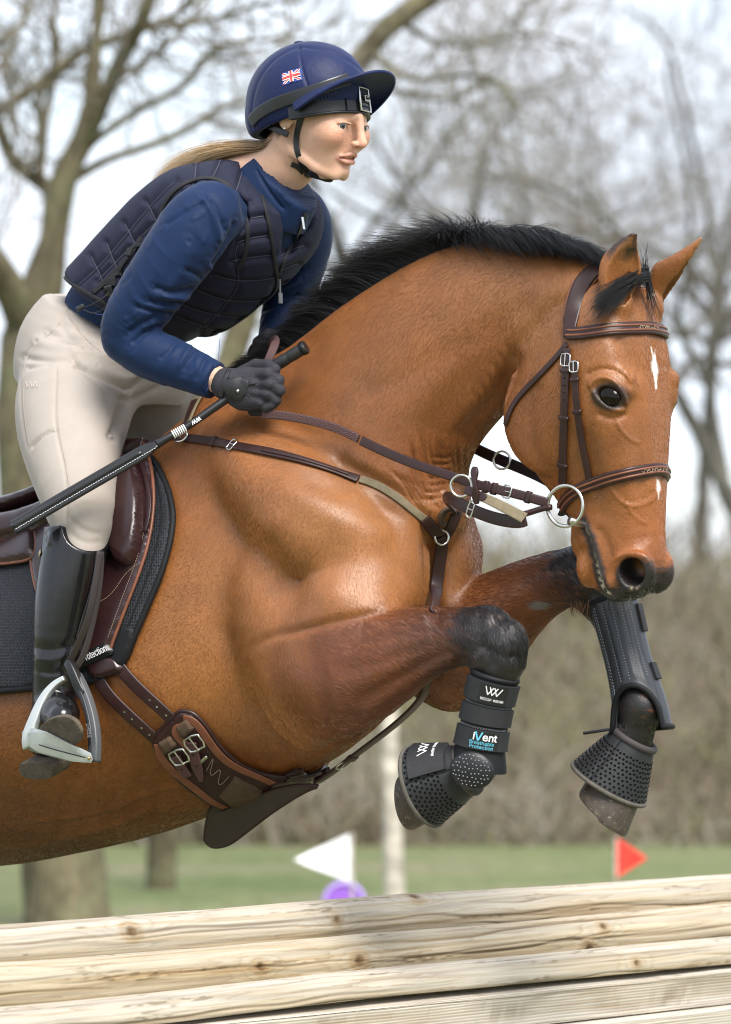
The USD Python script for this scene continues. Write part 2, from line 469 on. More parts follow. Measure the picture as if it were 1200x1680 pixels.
# ------------------------------------------------------------------ materials
LOOKS = {}
def look(name, base=None, rough=0.5, spec=0.5, metal=0.0, attr=False, var=0.0, vscale=20.0, bump=0.0, bscale=200.0, stretch=(1, 1, 1), rot=(0, 0, 0),
         sheen=0.0, coat=0.0, fine=None, detail=3.0, voronoi=False, sss=0.0, rough_var=0.0, bdist=0.002, dust=None):
    "one procedural surface: colour with mottling, a relief, an optional layer of dust"
    if name in LOOKS: return LOOKS[name]
    n = {'g': ('texture_coordinate', {}), 'm': ('mapping', {'scale': stretch, 'rotation': rot}), 'p': ('principled_bsdf', {'roughness': rough, 'specular_ior_level': spec, 'metallic': metal, 'sheen_weight': sheen, 'coat_weight': coat})}
    L = [('g.object', 'm.vector')]
    if base is not None: n['p'][1]['base_color'] = base
    if sss:
        n['p'][1].update({'subsurface_weight': sss, 'subsurface_scale': 0.004, 'subsurface_radius': (1.0, 0.35, 0.2)})
    src = None
    if attr:
        n['a'] = ('attribute', {'attribute': 'Col'}); src = 'a.color'
    if var:
        n['v'] = ('noise_texture', {'scale': vscale, 'detail': 5.0, 'roughness': 0.6})
        n['vr'] = ('map_range', {'from_min': 0.25, 'from_max': 0.75, 'to_min': 1 - var, 'to_max': 1 + var})
        n['vm'] = ('mix', {'mix_type': 'multiply', 'fac': 1.0})
        if src is None: n['vm'][1]['color1'] = base
        else: L.append((src, 'vm.color1'))
        n['vc'] = ('combine_color', {})
        L += [('m.vector', 'v.vector'), ('v.fac', 'vr.value'), ('vr.result', 'vc.r'), ('vr.result', 'vc.g'), ('vr.result', 'vc.b'), ('vc.color', 'vm.color2')]
        src = 'vm.color'
    if fine:                                       # (scale, amount) of a second, finer mottling
        n['f'] = ('noise_texture', {'scale': fine[0], 'detail': 2.0, 'roughness': 0.7})
        n['fr'] = ('map_range', {'from_min': 0.25, 'from_max': 0.75, 'to_min': 1 - fine[1], 'to_max': 1 + fine[1]})
        n['fm'] = ('mix', {'mix_type': 'multiply', 'fac': 1.0}); n['fc'] = ('combine_color', {})
        if src is None: n['fm'][1]['color1'] = base
        else: L.append((src, 'fm.color1'))
        L += [('m.vector', 'f.vector'), ('f.fac', 'fr.value'), ('fr.result', 'fc.r'), ('fr.result', 'fc.g'), ('fr.result', 'fc.b'), ('fc.color', 'fm.color2')]
        src = 'fm.color'
    if dust:                                       # (colour, scale, threshold)
        n['d'] = ('noise_texture', {'scale': dust[1], 'detail': 8.0, 'roughness': 0.7})
        n['dr'] = ('map_range', {'from_min': dust[2], 'from_max': dust[2] + 0.16, 'to_min': 0.0, 'to_max': dust[3] if len(dust) > 3 else 0.7, 'clamp': True})
        n['dm'] = ('mix', {'color2': dust[0]})
        if src is None: n['dm'][1]['color1'] = base
        else: L.append((src, 'dm.color1'))
        L += [('g.object', 'd.vector'), ('d.fac', 'dr.value'), ('dr.result', 'dm.fac')]
        src = 'dm.color'
    if src: L.append((src, 'p.base_color'))
    if rough_var:
        n['rn'] = ('noise_texture', {'scale': vscale * 1.7, 'detail': 4.0})
        n['rr'] = ('map_range', {'from_min': 0.3, 'from_max': 0.7, 'to_min': rough - rough_var, 'to_max': rough + rough_var})
        L += [('m.vector', 'rn.vector'), ('rn.fac', 'rr.value'), ('rr.result', 'p.roughness')]
    if bump:
        if voronoi:
            n['b'] = ('voronoi_texture', {'scale': bscale}); h = 'b.distance'
        else:
            n['b'] = ('noise_texture', {'scale': bscale, 'detail': detail, 'roughness': 0.6}); h = 'b.fac'
        n['bp'] = ('bump', {'strength': bump, 'distance': bdist})
        L += [('m.vector', 'b.vector'), (h, 'bp.height'), ('bp.normal', 'p.normal')]
    LOOKS[name] = usdkit.material(stage, f'/World/Looks/{name}', n, L, surface='p.BSDF')
    return LOOKS[name]

M = {}
M['coat'] = look('bay_coat', rough=0.36, spec=0.48, attr=True, var=0.25, vscale=9, fine=(420, 0.26), bump=0.30, bscale=520, stretch=(0.55, 1, 0.8), rot=(0, 0.5, -0.62), sheen=0.0, bdist=0.003, detail=4)
M['mane'] = look('black_hair', (0.006, 0.0055, 0.006), rough=0.42, spec=0.35)
M['eye'] = look('horse_eye', (0.005, 0.003, 0.002), rough=0.05, spec=0.22)
M['hoof'] = look('hoof_horn', (0.055, 0.042, 0.032), rough=0.6, var=0.5, vscale=60, bump=0.4, bscale=180, dust=((0.30, 0.26, 0.20), 110, 0.56, 0.7))
M['leather'] = look('brown_leather', (0.026, 0.0095, 0.0085), rough=0.38, spec=0.42, var=0.3, vscale=40, bump=0.25, bscale=500, bdist=0.001)
M['saddle'] = look('saddle_leather', (0.026, 0.0095, 0.010), rough=0.27, spec=0.5, var=0.28, vscale=14, bump=0.15, bscale=420, bdist=0.001, rough_var=0.06)
M['tan_edge'] = look('tan_leather', (0.16, 0.055, 0.028), rough=0.45, var=0.25, vscale=60, bump=0.2, bscale=500, bdist=0.001)
M['suede'] = look('worn_suede', (0.085, 0.055, 0.036), rough=0.85, spec=0.2, var=0.25, vscale=60, bump=0.4, bscale=700, bdist=0.001)
M['elastic'] = look('grey_elastic', (0.17, 0.14, 0.09), rough=0.8, spec=0.2, var=0.2, vscale=80, bump=0.5, bscale=900, bdist=0.001)
M['thread'] = look('pale_thread', (0.33, 0.24, 0.17), rough=0.8)
M['steel'] = look('steel', (0.62, 0.61, 0.58), rough=0.24, metal=1.0)
M['silver'] = look('stirrup_alloy', (0.48, 0.50, 0.49), rough=0.34, metal=0.55, var=0.08, vscale=30)
M['blackplastic'] = look('black_plastic', (0.008, 0.0085, 0.010), rough=0.36)
M['neoprene'] = look('black_neoprene', (0.0075, 0.008, 0.0095), rough=0.62, spec=0.25, var=0.2, vscale=30, bump=0.3, bscale=900, bdist=0.001)
M['rubber'] = look('grey_rubber', (0.020, 0.021, 0.023), rough=0.52, spec=0.3, var=0.2, vscale=40, bump=0.15, bscale=400, bdist=0.001, dust=((0.17, 0.15, 0.12), 60, 0.62, 0.5))
M['pit'] = look('dark_hole', (0.006, 0.006, 0.006), rough=0.8, spec=0.1)
M['stud'] = look('grey_stud', (0.20, 0.21, 0.23), rough=0.4)
M['white_print'] = look('white_print', (0.75, 0.75, 0.75), rough=0.7)
M['blue_print'] = look('blue_print', (0.10, 0.42, 0.55), rough=0.7)
M['red_print'] = look('red_print', (0.60, 0.05, 0.05), rough=0.7)
M['navy_print'] = look('navy_print', (0.02, 0.05, 0.25), rough=0.7)
# ------------------------------------------------------------------ ground, scrub bank, trees
def grid_mesh(xs, ys, zfun):
    X, Y = np.meshgrid(xs, ys, indexing='ij')
    v = np.stack([X, Y, zfun(X, Y)], -1).reshape(-1, 3)
    n, m = len(xs), len(ys)
    i, j = np.meshgrid(np.arange(n - 1), np.arange(m - 1), indexing='ij')
    a = (i * m + j).ravel()
    return tri(v, np.stack([a, a + m, a + m + 1, a + 1], 1))

def bank(X, Y):
    "the field is level, then rises gently into a rough bank beyond it"
    b = smoothstep(20.5, 36, Y) * 1.0 + smoothstep(34, 90, Y) * 0.8
    return b + (meshkit.fbm(np.stack([X * .25, Y * .25, 0 * X], -1), 3, 2) - .5) * .35 * smoothstep(19, 24, Y)

ground_m = usdkit.material(stage, '/World/Looks/field_grass', {
    'g': ('geometry', {}), 'n1': ('noise_texture', {'scale': 0.55, 'detail': 5.0, 'roughness': 0.6}), 'n2': ('noise_texture', {'scale': 9.0, 'detail': 5.0, 'roughness': 0.7}),
    'r1': ('rgb_ramp', {'ramp': [(0.34, (0.110, 0.140, 0.055)), (0.5, (0.150, 0.170, 0.078)), (0.66, (0.195, 0.180, 0.110))]}),
    'r2': ('map_range', {'from_min': 0.3, 'from_max': 0.7, 'to_min': 0.55, 'to_max': 1.35}), 'c2': ('combine_color', {}), 'm': ('mix', {'mix_type': 'multiply', 'fac': 1.0}),
    'xyz': ('separate_xyz', {}), 'far': ('map_range', {'from_min': 19.4, 'from_max': 21.6, 'to_min': 0.0, 'to_max': 1.0, 'clamp': True}),
    'brown': ('rgb_ramp', {'ramp': [(0.3, (0.165, 0.135, 0.098)), (0.55, (0.195, 0.175, 0.120)), (0.7, (0.155, 0.155, 0.09))]}), 'mx': ('mix', {}),
    'b': ('bump', {'strength': 0.8, 'distance': 0.05}), 'p': ('principled_bsdf', {'roughness': 0.9, 'specular_ior_level': 0.15})},
    [('g.position', 'n1.vector'), ('g.position', 'n2.vector'), ('n1.fac', 'r1.fac'), ('n2.fac', 'r2.value'), ('r2.result', 'c2.r'), ('r2.result', 'c2.g'), ('r2.result', 'c2.b'),
     ('g.position', 'xyz.vector'), ('xyz.y', 'far.value'), ('n1.fac', 'brown.fac'), ('r1.color', 'mx.color1'), ('brown.color', 'mx.color2'), ('far.result', 'mx.fac'),
     ('mx.color', 'm.color1'), ('c2.color', 'm.color2'), ('m.color', 'p.base_color'), ('n2.fac', 'b.height'), ('b.normal', 'p.normal')], surface='p.BSDF')
gx = np.unique(np.r_[np.linspace(-400, -30, 16), np.linspace(-30, 30, 121), np.linspace(30, 400, 16)])
gy = np.unique(np.r_[np.linspace(-120, -12, 12), np.linspace(-12, 18, 31), np.linspace(18, 60, 85), np.linspace(60, 500, 23)])
gpath = numbered('/World', 'ground')
gm = usdkit.mesh(stage, gpath, grid_mesh(gx, gy, bank), ground_m, smooth=True)
gm.GetPrim().SetCustomDataByKey('kind', 'structure')

bark = look('lichen_bark', (0.112, 0.097, 0.060), rough=0.9, spec=0.15, var=0.55, vscale=6, bump=0.8, bscale=40, stretch=(1, 1, .35), bdist=0.02, fine=(28, 0.4), dust=((0.16, 0.18, 0.095), 5, 0.52, 0.6))
bark2 = look('dark_bark', (0.095, 0.09, 0.075), rough=0.9, spec=0.15, var=0.45, vscale=6, bump=0.6, bscale=40, bdist=0.02)
bark3 = look('pale_bark', (0.44, 0.40, 0.34), rough=0.85, spec=0.2, var=0.5, vscale=7, bump=0.5, bscale=30, bdist=0.01, stretch=(1, 1, 2.5))
twig_m = look('twigs', (0.17, 0.155, 0.13), rough=0.9, spec=0.1)
scrub_m = [look('scrub_brown', (0.185, 0.150, 0.108), rough=0.95, spec=0.1), look('scrub_grey', (0.235, 0.212, 0.172), rough=0.95, spec=0.1), look('scrub_olive', (0.165, 0.158, 0.088), rough=0.95, spec=0.1)]

def limb_points(rows, y, dy=0.0, n=24):
    "pixel rows (px, py, radius px) at depth y -> points and radii in metres"
    rows = np.asarray(rows, float)
    yy = y + dy * np.linspace(0, 1, len(rows))
    pts = np.array([P(r[0], r[1], q) for r, q in zip(rows, yy)])
    rad = rows[:, 2] * (CAM_D + yy) / FPX
    pr = lerp_poly(np.c_[pts, rad], n)
    return pr[:, :3], np.maximum(pr[:, 3], .003)

def twig_sprays(sources, rng, count, length, levels=2, droop=0.0, spread=0.9, width=0.012):
    "thin branchlets that leave the limbs at random and fork again"
    strands, widths = [], []
    def grow(p, d, L, w, lev):
        n = 7; pts = [p]; dd = d.copy()
        for _ in range(n - 1):
            dd = dd + rng.normal(0, .22, 3) + np.array([0, 0, .05 - droop]); dd /= np.linalg.norm(dd)
            pts.append(pts[-1] + dd * L / (n - 1))
        strands.append(np.array(pts)); widths.append(np.linspace(w, w * .35, n))
        if lev > 0:
            for _ in range(rng.integers(3, 6)):
                k = rng.integers(1, n); ax = rng.normal(0, 1, 3); ax /= np.linalg.norm(ax)
                d2 = (pts[k] - pts[k - 1]); d2 /= np.linalg.norm(d2) + 1e-9
                d2 = d2 + spread * ax; d2 /= np.linalg.norm(d2)
                grow(pts[k], d2, L * rng.uniform(.4, .75), w * .55, lev - 1)
    for _ in range(count):
        P_, R_ = sources[rng.integers(len(sources))]
        k = rng.integers(max(1, len(P_) // 4), len(P_)); t = P_[k] - P_[k - 1]; t /= np.linalg.norm(t) + 1e-9
        a = rng.normal(0, 1, 3); a -= (a @ t) * t; a /= np.linalg.norm(a)
        d = t * .5 + a * spread + np.array([0, 0, .15]); d /= np.linalg.norm(d)
        grow(P_[k], d, length * rng.uniform(.5, 1.2), width * rng.uniform(.7, 1.3), levels)
    return strands, widths

def tree(name, label, y, trunk, limbs, mat, tw, seed, twm=None, trunk_n=30, spread=.9):
    rng = np.random.default_rng(seed)
    base = P(trunk[0][0], trunk[0][1], y)
    T = thing(name, label, 'tree')
    p, r = limb_points(trunk, y, 0, trunk_n)
    if p[0, 2] > -0.2: p = np.vstack([np.r_[p[0, :2], -0.25 + bank(p[0, 0], p[0, 1])], p]); r = np.r_[r[0] * 1.25, r]
    m = tube(p, r * (1 + .10 * (meshkit.noise(p * 3.1, seed) - .5)), 14)
    n = vnormals(m.vertices, m.faces)
    m.vertices = m.vertices + n * ((meshkit.fbm(m.vertices * 9, 3, seed) - .5) * .05)[:, None] * min(1, r.mean() / .1)
    part(T, 'trunk', m, mat)
    src = []
    for rows, dy in limbs:
        p, r = limb_points(rows, y, dy, 26)
        p = p + (np.stack([meshkit.noise(p * 2.3, seed + q) for q in range(3)], -1) - .5) * .12 * np.linspace(0, 1, len(p))[:, None]
        part(T, 'limb', tube(p, r, 8), mat); src.append((p, r))
    if tw:
        s, w = twig_sprays(src if src else [(p, r)], rng, *tw[:2], **tw[2])
        curves(T, 'crown', s, w, twm or twig_m)
    return T

tree('oak_tree', 'big bare oak with lichen-covered forking trunk behind the rider', 12.0,
     [(112, 1545, 80), (104, 1420, 66), (78, 1120, 58), (50, 820, 52), (44, 640, 50), (62, 500, 44), (84, 410, 24), (98, 320, 24), (112, 280, 22), (140, 215, 18), (154, 120, 15), (162, 20, 12), (170, -120, 8)],
     [([(46, 560, 34), (12, 470, 28), (-30, 400, 24), (-90, 300, 18)], -.5), ([(96, 330, 18), (62, 292, 13), (26, 262, 12), (4, 205, 10), (-30, 150, 9)], .4),
      ([(126, 250, 16), (172, 165, 14), (198, 90, 13), (220, 30, 12), (250, -60, 9)], -.4), ([(-40, 215, 12), (0, 184, 11), (77, 126, 9), (142, 72, 9), (200, 52, 7), (290, 20, 5), (350, -30, 4)], .3),
      ([(112, 298, 10), (135, 284, 8), (172, 264, 7), (245, 241, 6.5), (307, 215, 6), (364, 184, 5), (430, 170, 4), (520, 120, 3)], .2),
      ([(146, 238, 9), (161, 226, 7), (199, 199, 6.5), (261, 161, 6), (307, 130, 5.5), (333, 88, 5), (402, 69, 4), (470, 46, 3)], -.5),
      ([(190, 140, 6), (207, 119, 5), (268, 77, 4.5), (326, 19, 4), (360, -40, 3)], .5), ([(66, 290, 8), (78, 200, 7), (88, 120, 6), (84, 60, 5), (112, -30, 4)], .5),
      ([(204, 60, 7), (260, 36, 6), (330, 34, 5), (420, 10, 4), (500, 6, 3)], .3), ([(24, 265, 7), (70, 250, 6), (74, 170, 5), (96, 110, 5), (84, 40, 4)], -.3),
      ([(30, 60, 5), (10, 90, 5), (-20, 130, 5)], 0), ([(0, 70, 6), (26, 40, 6), (50, -10, 5)], .3)],
     bark, (150, .75, dict(levels=1, width=.011)), 3)
tree('leaning_tree', 'leaning grey trunk passing behind the horse, its limb rising beside the helmet', 15.0,
     [(262, 1500, 27), (266, 1400, 25), (285, 1150, 24), (330, 800, 24), (400, 520, 23), (490, 260, 21), (560, 140, 20), (600, 85, 19), (650, 32, 17), (720, -12, 15), (830, -90, 10)],
     [([(655, 30, 8), (700, 60, 5), (760, 70, 4), (850, 60, 3), (960, 70, 2)], .6), ([(610, 75, 7), (640, 110, 6), (700, 130, 5), (770, 120, 4), (840, 190, 3)], -.6), ([(560, 140, 6), (640, 150, 5), (720, 160, 4), (800, 140, 3)], .8)],
     bark, (60, .8, dict(levels=1, width=.011)), 8)
tree('birch_tree', 'slim pale birch trunk standing beyond the folded near foreleg', 13.5,
     [(647, 1500, 18), (646, 1400, 16), (640, 1250, 14), (640, 1100, 12), (655, 900, 10), (690, 700, 8), (760, 520, 6), (800, 430, 4)],
     [([(660, 880, 5), (600, 700, 4), (560, 560, 3)], .5), ([(690, 700, 4), (820, 560, 3), (900, 470, 2)], .5)], bark3, (30, .5, dict(levels=1, width=.007)), 11)
tree('right_tree', 'dark bare tree at the right edge with a limb behind the horse head', 20.0,
     [(1330, 1420, 40), (1300, 1200, 34), (1262, 1000, 28), (1222, 880, 17), (1180, 780, 13), (1140, 700, 11), (1104, 630, 9), (1085, 560, 8)],
     [([(1190, 800, 10), (1172, 700, 9), (1165, 600, 8), (1180, 500, 6), (1150, 400, 5)], .6), ([(1150, 712, 8), (1165, 640, 7), (1130, 560, 6), (1120, 480, 5), (1160, 380, 4)], -.5),
      ([(1110, 640, 7), (1150, 590, 6), (1190, 600, 6), (1240, 560, 5)], .3), ([(1100, 600, 6), (1060, 480, 5), (1010, 380, 4), (960, 300, 4)], .8), ([(1160, 600, 5), (1200, 520, 4), (1240, 480, 4)], 0),
      ([(1085, 560, 6), (1000, 360, 5), (900, 300, 4), (800, 280, 3)], .9)],
     bark2, (80, .9, dict(levels=2, width=.009)), 21, trunk_n=24)
# bare crowns farther off, whose trunks stand behind the horse
def far_tree(label, y, bx, top, seed, count, length, lean=0, mat=None):
    rng = np.random.default_rng(seed)
    k = 1.0
    trunk = [(bx, HORIZON + 7920 * .9 / (9 + y), 17), (bx + lean * .3, 900, 14), (bx + lean * .6, 640, 11), (bx + lean, 430, 8)]
    limbs = []
    for i in range(10):
        a = rng.uniform(-1.25, 1.25); L = rng.uniform(260, 520); sx, sy = bx + lean * rng.uniform(.5, 1), rng.uniform(430, 640)
        rows = [(sx, sy, 7)]; d = a
        for q in range(4):
            d += rng.normal(0, .25); rows.append((rows[-1][0] + math.sin(d) * L / 4, rows[-1][1] - math.cos(d) * L / 4, 6 - 1.2 * q))
        limbs.append((rows, rng.uniform(-2, 2)))
    return tree('bare_tree', label, y, trunk, limbs, mat or bark2, (count, length, dict(levels=2, width=.012, spread=1.0)), seed)
far_tree('bare crown of fine twigs above the horse neck, far behind', 33, 720, 300, 31, 70, 1.6, 60)
far_tree('bare twiggy tree far behind, rising over the horse ears', 36, 960, 300, 32, 80, 1.8, 40)
far_tree('bare tree far behind, its twigs between rider and horse neck', 30, 560, 300, 33, 45, 1.5, 10)

far_tree('hazy bare tree far behind at the upper right corner', 38, 1130, 300, 37, 100, 2.0, 60)
far_tree('bare tree far behind, out past the right edge', 35, 1620, 300, 35, 60, 1.9, 40)
far_tree('bare tree far behind, out past the left edge', 34, -420, 300, 36, 60, 1.9, -40)

# rough scrub on the bank: too dense and blurred to count
rng = np.random.default_rng(77)
for mi, (mat, n) in enumerate(zip(scrub_m, (7600, 5400, 4400))):
    st, wd = [], []
    x = rng.uniform(-1, 1, n); y = 19.6 + 27 * rng.uniform(0, 1, n) ** 1.25
    x = x * (9 + y) * np.where(rng.uniform(0, 1, n) < .62, .115, .26)
    h = rng.uniform(.15, 1.0, n) ** 1.3 * (0.25 + 1.55 * meshkit.noise(np.stack([x * .5, y * .3, 0 * x], -1), 4 + mi)) * (.55 + .45 * smoothstep(20, 27, y)) * 1.15
    z = bank(x, y)
    for i in range(n):
        b = np.array([x[i], y[i], z[i] - .02]); d = rng.normal(0, .75, 2)
        t = np.linspace(0, 1, 5)[:, None]
        st.append(b + np.c_[t * d[0] * h[i], t * d[1] * h[i], t * h[i]] + rng.normal(0, .07, (5, 3)) * t); wd.append(np.linspace(.02, .007, 5) * rng.uniform(.6, 1.6))
    path = curves('/World', 'scrub', st, wd, mat)
    tag(stage.GetPrimAtPath(path), ['brown dead stems of rough scrub on the bank beyond the field', 'grey twiggy undergrowth on the bank beyond the field', 'olive green bramble and grass on the bank beyond the field'][mi], 'undergrowth', kind='stuff')
# ------------------------------------------------------------------ the log jump
LD = np.array([6300 / 7920.0, 1.0, 0]); LD /= np.linalg.norm(LD)           # the rails run away to the right
LN = np.array([LD[1], -LD[0], 0])                                          # out of the face that one sees
LROT = math.atan2(LD[1], LD[0])
def wood(name, pale, mid_, dark, sx=1.0, saw=False):
    n = {'a': ('attribute', {'attribute': 'Col'}), 'g': ('texture_coordinate', {}), 'm0': ('mapping', {'rotation': (0, 0, -LROT)}), 'm': ('mapping', {'scale': (0.55 * sx, 42.0, 42.0)}),
         'm2': ('mapping', {'scale': (5.0, 260.0, 260.0)}), 'n': ('noise_texture', {'scale': 1.0, 'detail': 6.0, 'roughness': 0.62, 'distortion': 0.8}), 'n2': ('noise_texture', {'scale': 1.0, 'detail': 3.0, 'roughness': 0.6}),
         'w': ('wave_texture', {'bands_direction': 'z', 'scale': 7.0 if not saw else 34.0, 'distortion': 9.0 if not saw else 3.0, 'detail': 3.0, 'detail_scale': 0.8}), 'mw': ('mapping', {'scale': (0.16, 1.6, 1.6)}),
         'r': ('rgb_ramp', {'ramp': [(0.30, dark), (0.40, mid_), (0.52, pale)]}), 'rw': ('map_range', {'from_min': 0.0, 'from_max': 0.45, 'to_min': 0.84, 'to_max': 1.0, 'clamp': True}),
         'r2': ('map_range', {'from_min': 0.3, 'from_max': 0.7, 'to_min': 0.88, 'to_max': 1.08}), 'c2': ('combine_color', {}), 'cw': ('combine_color', {}),
         'x1': ('mix', {'mix_type': 'multiply', 'fac': 1.0}), 'x2': ('mix', {'mix_type': 'multiply', 'fac': 1.0}), 'x3': ('mix', {'mix_type': 'multiply', 'fac': 1.0}),
         'ad': ('math', {'math_type': 'add'}), 'b': ('bump', {'strength': 0.28, 'distance': 0.002}), 'p': ('principled_bsdf', {'roughness': 0.72, 'specular_ior_level': 0.3})}
    L = [('g.object', 'm0.vector'), ('m0.vector', 'm.vector'), ('m0.vector', 'm2.vector'), ('m0.vector', 'mw.vector'), ('m.vector', 'n.vector'), ('m2.vector', 'n2.vector'), ('mw.vector', 'w.vector'), ('n.fac', 'r.fac'),
         ('w.fac', 'rw.value'), ('n2.fac', 'r2.value'), ('r2.result', 'c2.r'), ('r2.result', 'c2.g'), ('r2.result', 'c2.b'), ('rw.result', 'cw.r'), ('rw.result', 'cw.g'), ('rw.result', 'cw.b'),
         ('r.color', 'x1.color1'), ('c2.color', 'x1.color2'), ('x1.color', 'x2.color1'), ('cw.color', 'x2.color2'), ('x2.color', 'x3.color1'), ('a.color', 'x3.color2'), ('x3.color', 'p.base_color'),
         ('n2.fac', 'ad.value1'), ('w.fac', 'ad.value2'), ('ad.value', 'b.height'), ('b.normal', 'p.normal')]
    return usdkit.material(stage, f'/World/Looks/{name}', n, L, surface='p.BSDF')
wood_m = [wood('peeled_pine', (.43, .39, .325), (.375, .32, .235), (.27, .195, .12)), wood('peeled_pine_yellow', (.42, .37, .285), (.36, .295, .195), (.26, .18, .10), 1.3),
          wood('sawn_pine', (.54, .495, .43), (.51, .455, .375), (.41, .335, .25), .8, True)]

def rail(py, y, r, half, mat, seed, flat=None, length=(-1.9, 2.6)):
    """one rail: its axis passes the pixel (600, py) at depth y; r: outline radius as a function of the angle"""
    rng = np.random.default_rng(seed)
    c0 = P(600, py, y)
    t = np.arange(length[0], length[1], 0.007); ns = 190 if flat is None else 110
    ang = np.linspace(0, 2 * np.pi, ns, endpoint=False)
    if flat is None:
        prof = np.stack([np.cos(ang) * r, np.sin(ang) * r], -1)                      # (out of the face, up)
        if half: prof[:, 1] = np.maximum(prof[:, 1], -r * .12); 
    else:
        w, h, tilt = flat
        e = .12; prof = np.stack([np.sign(np.cos(ang)) * np.abs(np.cos(ang)) ** e * w, np.sign(np.sin(ang)) * np.abs(np.sin(ang)) ** e * h], -1)
        ct, st = math.cos(tilt), math.sin(tilt)
        prof = prof @ np.array([[ct, st], [-st, ct]])
    wob = np.stack([meshkit.noise(np.stack([t * 1.3, 0 * t, 0 * t + 7], -1), seed) - .5, meshkit.noise(np.stack([t * 1.3, 0 * t + 3, 0 * t], -1), seed + 1) - .5], -1) * (.012 if flat is None else .004)
    V = c0 + t[:, None, None] * LD + (prof[None, :, 0:1] + wob[:, None, 0:1]) * LN + (prof[None, :, 1:2] + wob[:, None, 1:2]) * Z_DIR
    u = np.broadcast_to(ang[None], V.shape[:2]); tt = np.broadcast_to(t[:, None], V.shape[:2])
    n = prof / np.linalg.norm(prof, axis=1, keepdims=True)
    N = n[None, :, :1] * LN + n[None, :, 1:] * Z_DIR
    rel = (meshkit.fbm(np.stack([tt * 2.2, np.cos(u) * 2, np.sin(u) * 2], -1), 3, seed) - .5) * (.0045 if flat is None else .002)
    rel = rel + (meshkit.fbm(np.stack([tt * 9, np.cos(u) * 9, np.sin(u) * 9], -1), 3, seed + 2) - .5) * .0018
    col = np.ones(V.shape)
    a2 = lambda a, b: np.abs((a - b + np.pi) % (2 * np.pi) - np.pi)
    rr = r if flat is None else flat[1]
    ecc = .013 + .006 * (meshkit.noise(np.stack([t * .9, 0 * t, 0 * t + 2], -1), seed + 3)[:, None] - .5); phase = rng.uniform(.2, 1.6) + .9 * (meshkit.noise(np.stack([t * .6, 0 * t + 5, 0 * t], -1), seed + 4)[:, None] - .5)
    rings = ecc * np.cos(u - phase) * (1 if flat is None else .5) + tt * .0016 + (meshkit.fbm(np.stack([tt * 1.7, np.cos(u) * 1.6, np.sin(u) * 1.6], -1), 4, seed + 9) - .5) * .012
    for _ in range(26):                                                               # drying cracks, with the shade of their depth put into the colour
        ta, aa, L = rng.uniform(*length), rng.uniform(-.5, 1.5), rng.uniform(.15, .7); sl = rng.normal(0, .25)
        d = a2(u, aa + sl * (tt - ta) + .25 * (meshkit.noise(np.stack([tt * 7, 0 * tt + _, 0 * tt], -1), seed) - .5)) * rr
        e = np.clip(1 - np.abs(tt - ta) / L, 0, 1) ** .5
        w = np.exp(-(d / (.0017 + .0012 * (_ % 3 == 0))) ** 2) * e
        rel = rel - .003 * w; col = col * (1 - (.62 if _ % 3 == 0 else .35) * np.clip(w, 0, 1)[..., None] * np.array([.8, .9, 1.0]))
    for _ in range(8 if flat is None else 0):                                                # knots
        ta, aa, k = rng.uniform(*length), rng.uniform(-.4, 1.2), rng.uniform(.006, .012)
        d = np.hypot((tt - ta) * .75, a2(u, aa) * rr)
        rel = rel + .004 * np.exp(-(d / (2.2 * k)) ** 2) - .005 * np.exp(-(d / (.6 * k)) ** 2)
        rings = rings + .0065 * np.exp(-(np.hypot((tt - ta) * .45, a2(u, aa) * rr) / (2.6 * k)) ** 2)
        w = np.exp(-(d / k) ** 4); ring = np.exp(-((d - 1.5 * k) / (.5 * k)) ** 2)
        col = col * (1 - w[..., None] * np.array([.62, .74, .85])) * (1 - .35 * ring[..., None] * np.array([.3, .55, .9]))
    sp = .0026 * (1 + .0 * rings); fq = (rings / sp) % 1.0; grain = np.exp(-((1 - fq) / .20) ** 1.2) * smoothstep(0, .08, fq)
    gv = .35 + .65 * meshkit.noise(np.stack([tt * 2, np.floor(rings / sp) * 3.7, 0 * tt], -1), seed + 12)
    col = col * (1 - (.44 if flat is None else .22) * (grain * gv)[..., None] * np.array([.62, .82, 1.0]))
    dirt = smoothstep(.60, .72, meshkit.fbm(np.stack([tt * 6, np.cos(u) * 3, np.sin(u) * 3], -1), 4, seed + 5)) * smoothstep(.45, .7, meshkit.noise(np.stack([tt * 60, u * 14, 0 * u], -1), seed + 6))
    col = col * (1 - (.5 if flat is None else .25) * dirt[..., None] * np.array([.85, .9, 1.0]))
    if flat is None:                                      # paler on top, yellower below
        k = smoothstep(-.35, 1.0, np.sin(u) * .8 + np.cos(u) * .25 + (meshkit.fbm(np.stack([tt * 3, np.cos(u) * 4, np.sin(u) * 4], -1), 3, seed + 8) - .5) * 1.1)[..., None]
        col = col * (np.array([.90, .81, .64]) * (1 - k) + np.array([1.02, 1.03, 1.05]) * k)
    V = V + N * rel[..., None]
    i, j = np.meshgrid(np.arange(len(t) - 1), np.arange(ns), indexing='ij')
    q = np.stack([i * ns + j, (i + 1) * ns + j, (i + 1) * ns + (j + 1) % ns, i * ns + (j + 1) % ns], -1).reshape(-1, 4)
    v = V.reshape(-1, 3); k = len(v)
    v = np.vstack([v, V[0].mean(0), V[-1].mean(0)]); col = np.vstack([col.reshape(-1, 3), [[.8, .75, .7]] * 2])
    j = np.arange(ns); f = np.vstack([q[:, [0, 1, 2]], q[:, [0, 2, 3]], np.stack([np.full(ns, k), j, (j + 1) % ns], 1), np.stack([np.full(ns, k + 1), (len(t) - 1) * ns + (j + 1) % ns, (len(t) - 1) * ns + j], 1)])
    m = trimesh.Trimesh(v, f, process=False)
    if m.volume < 0: m.invert()
    return m, col
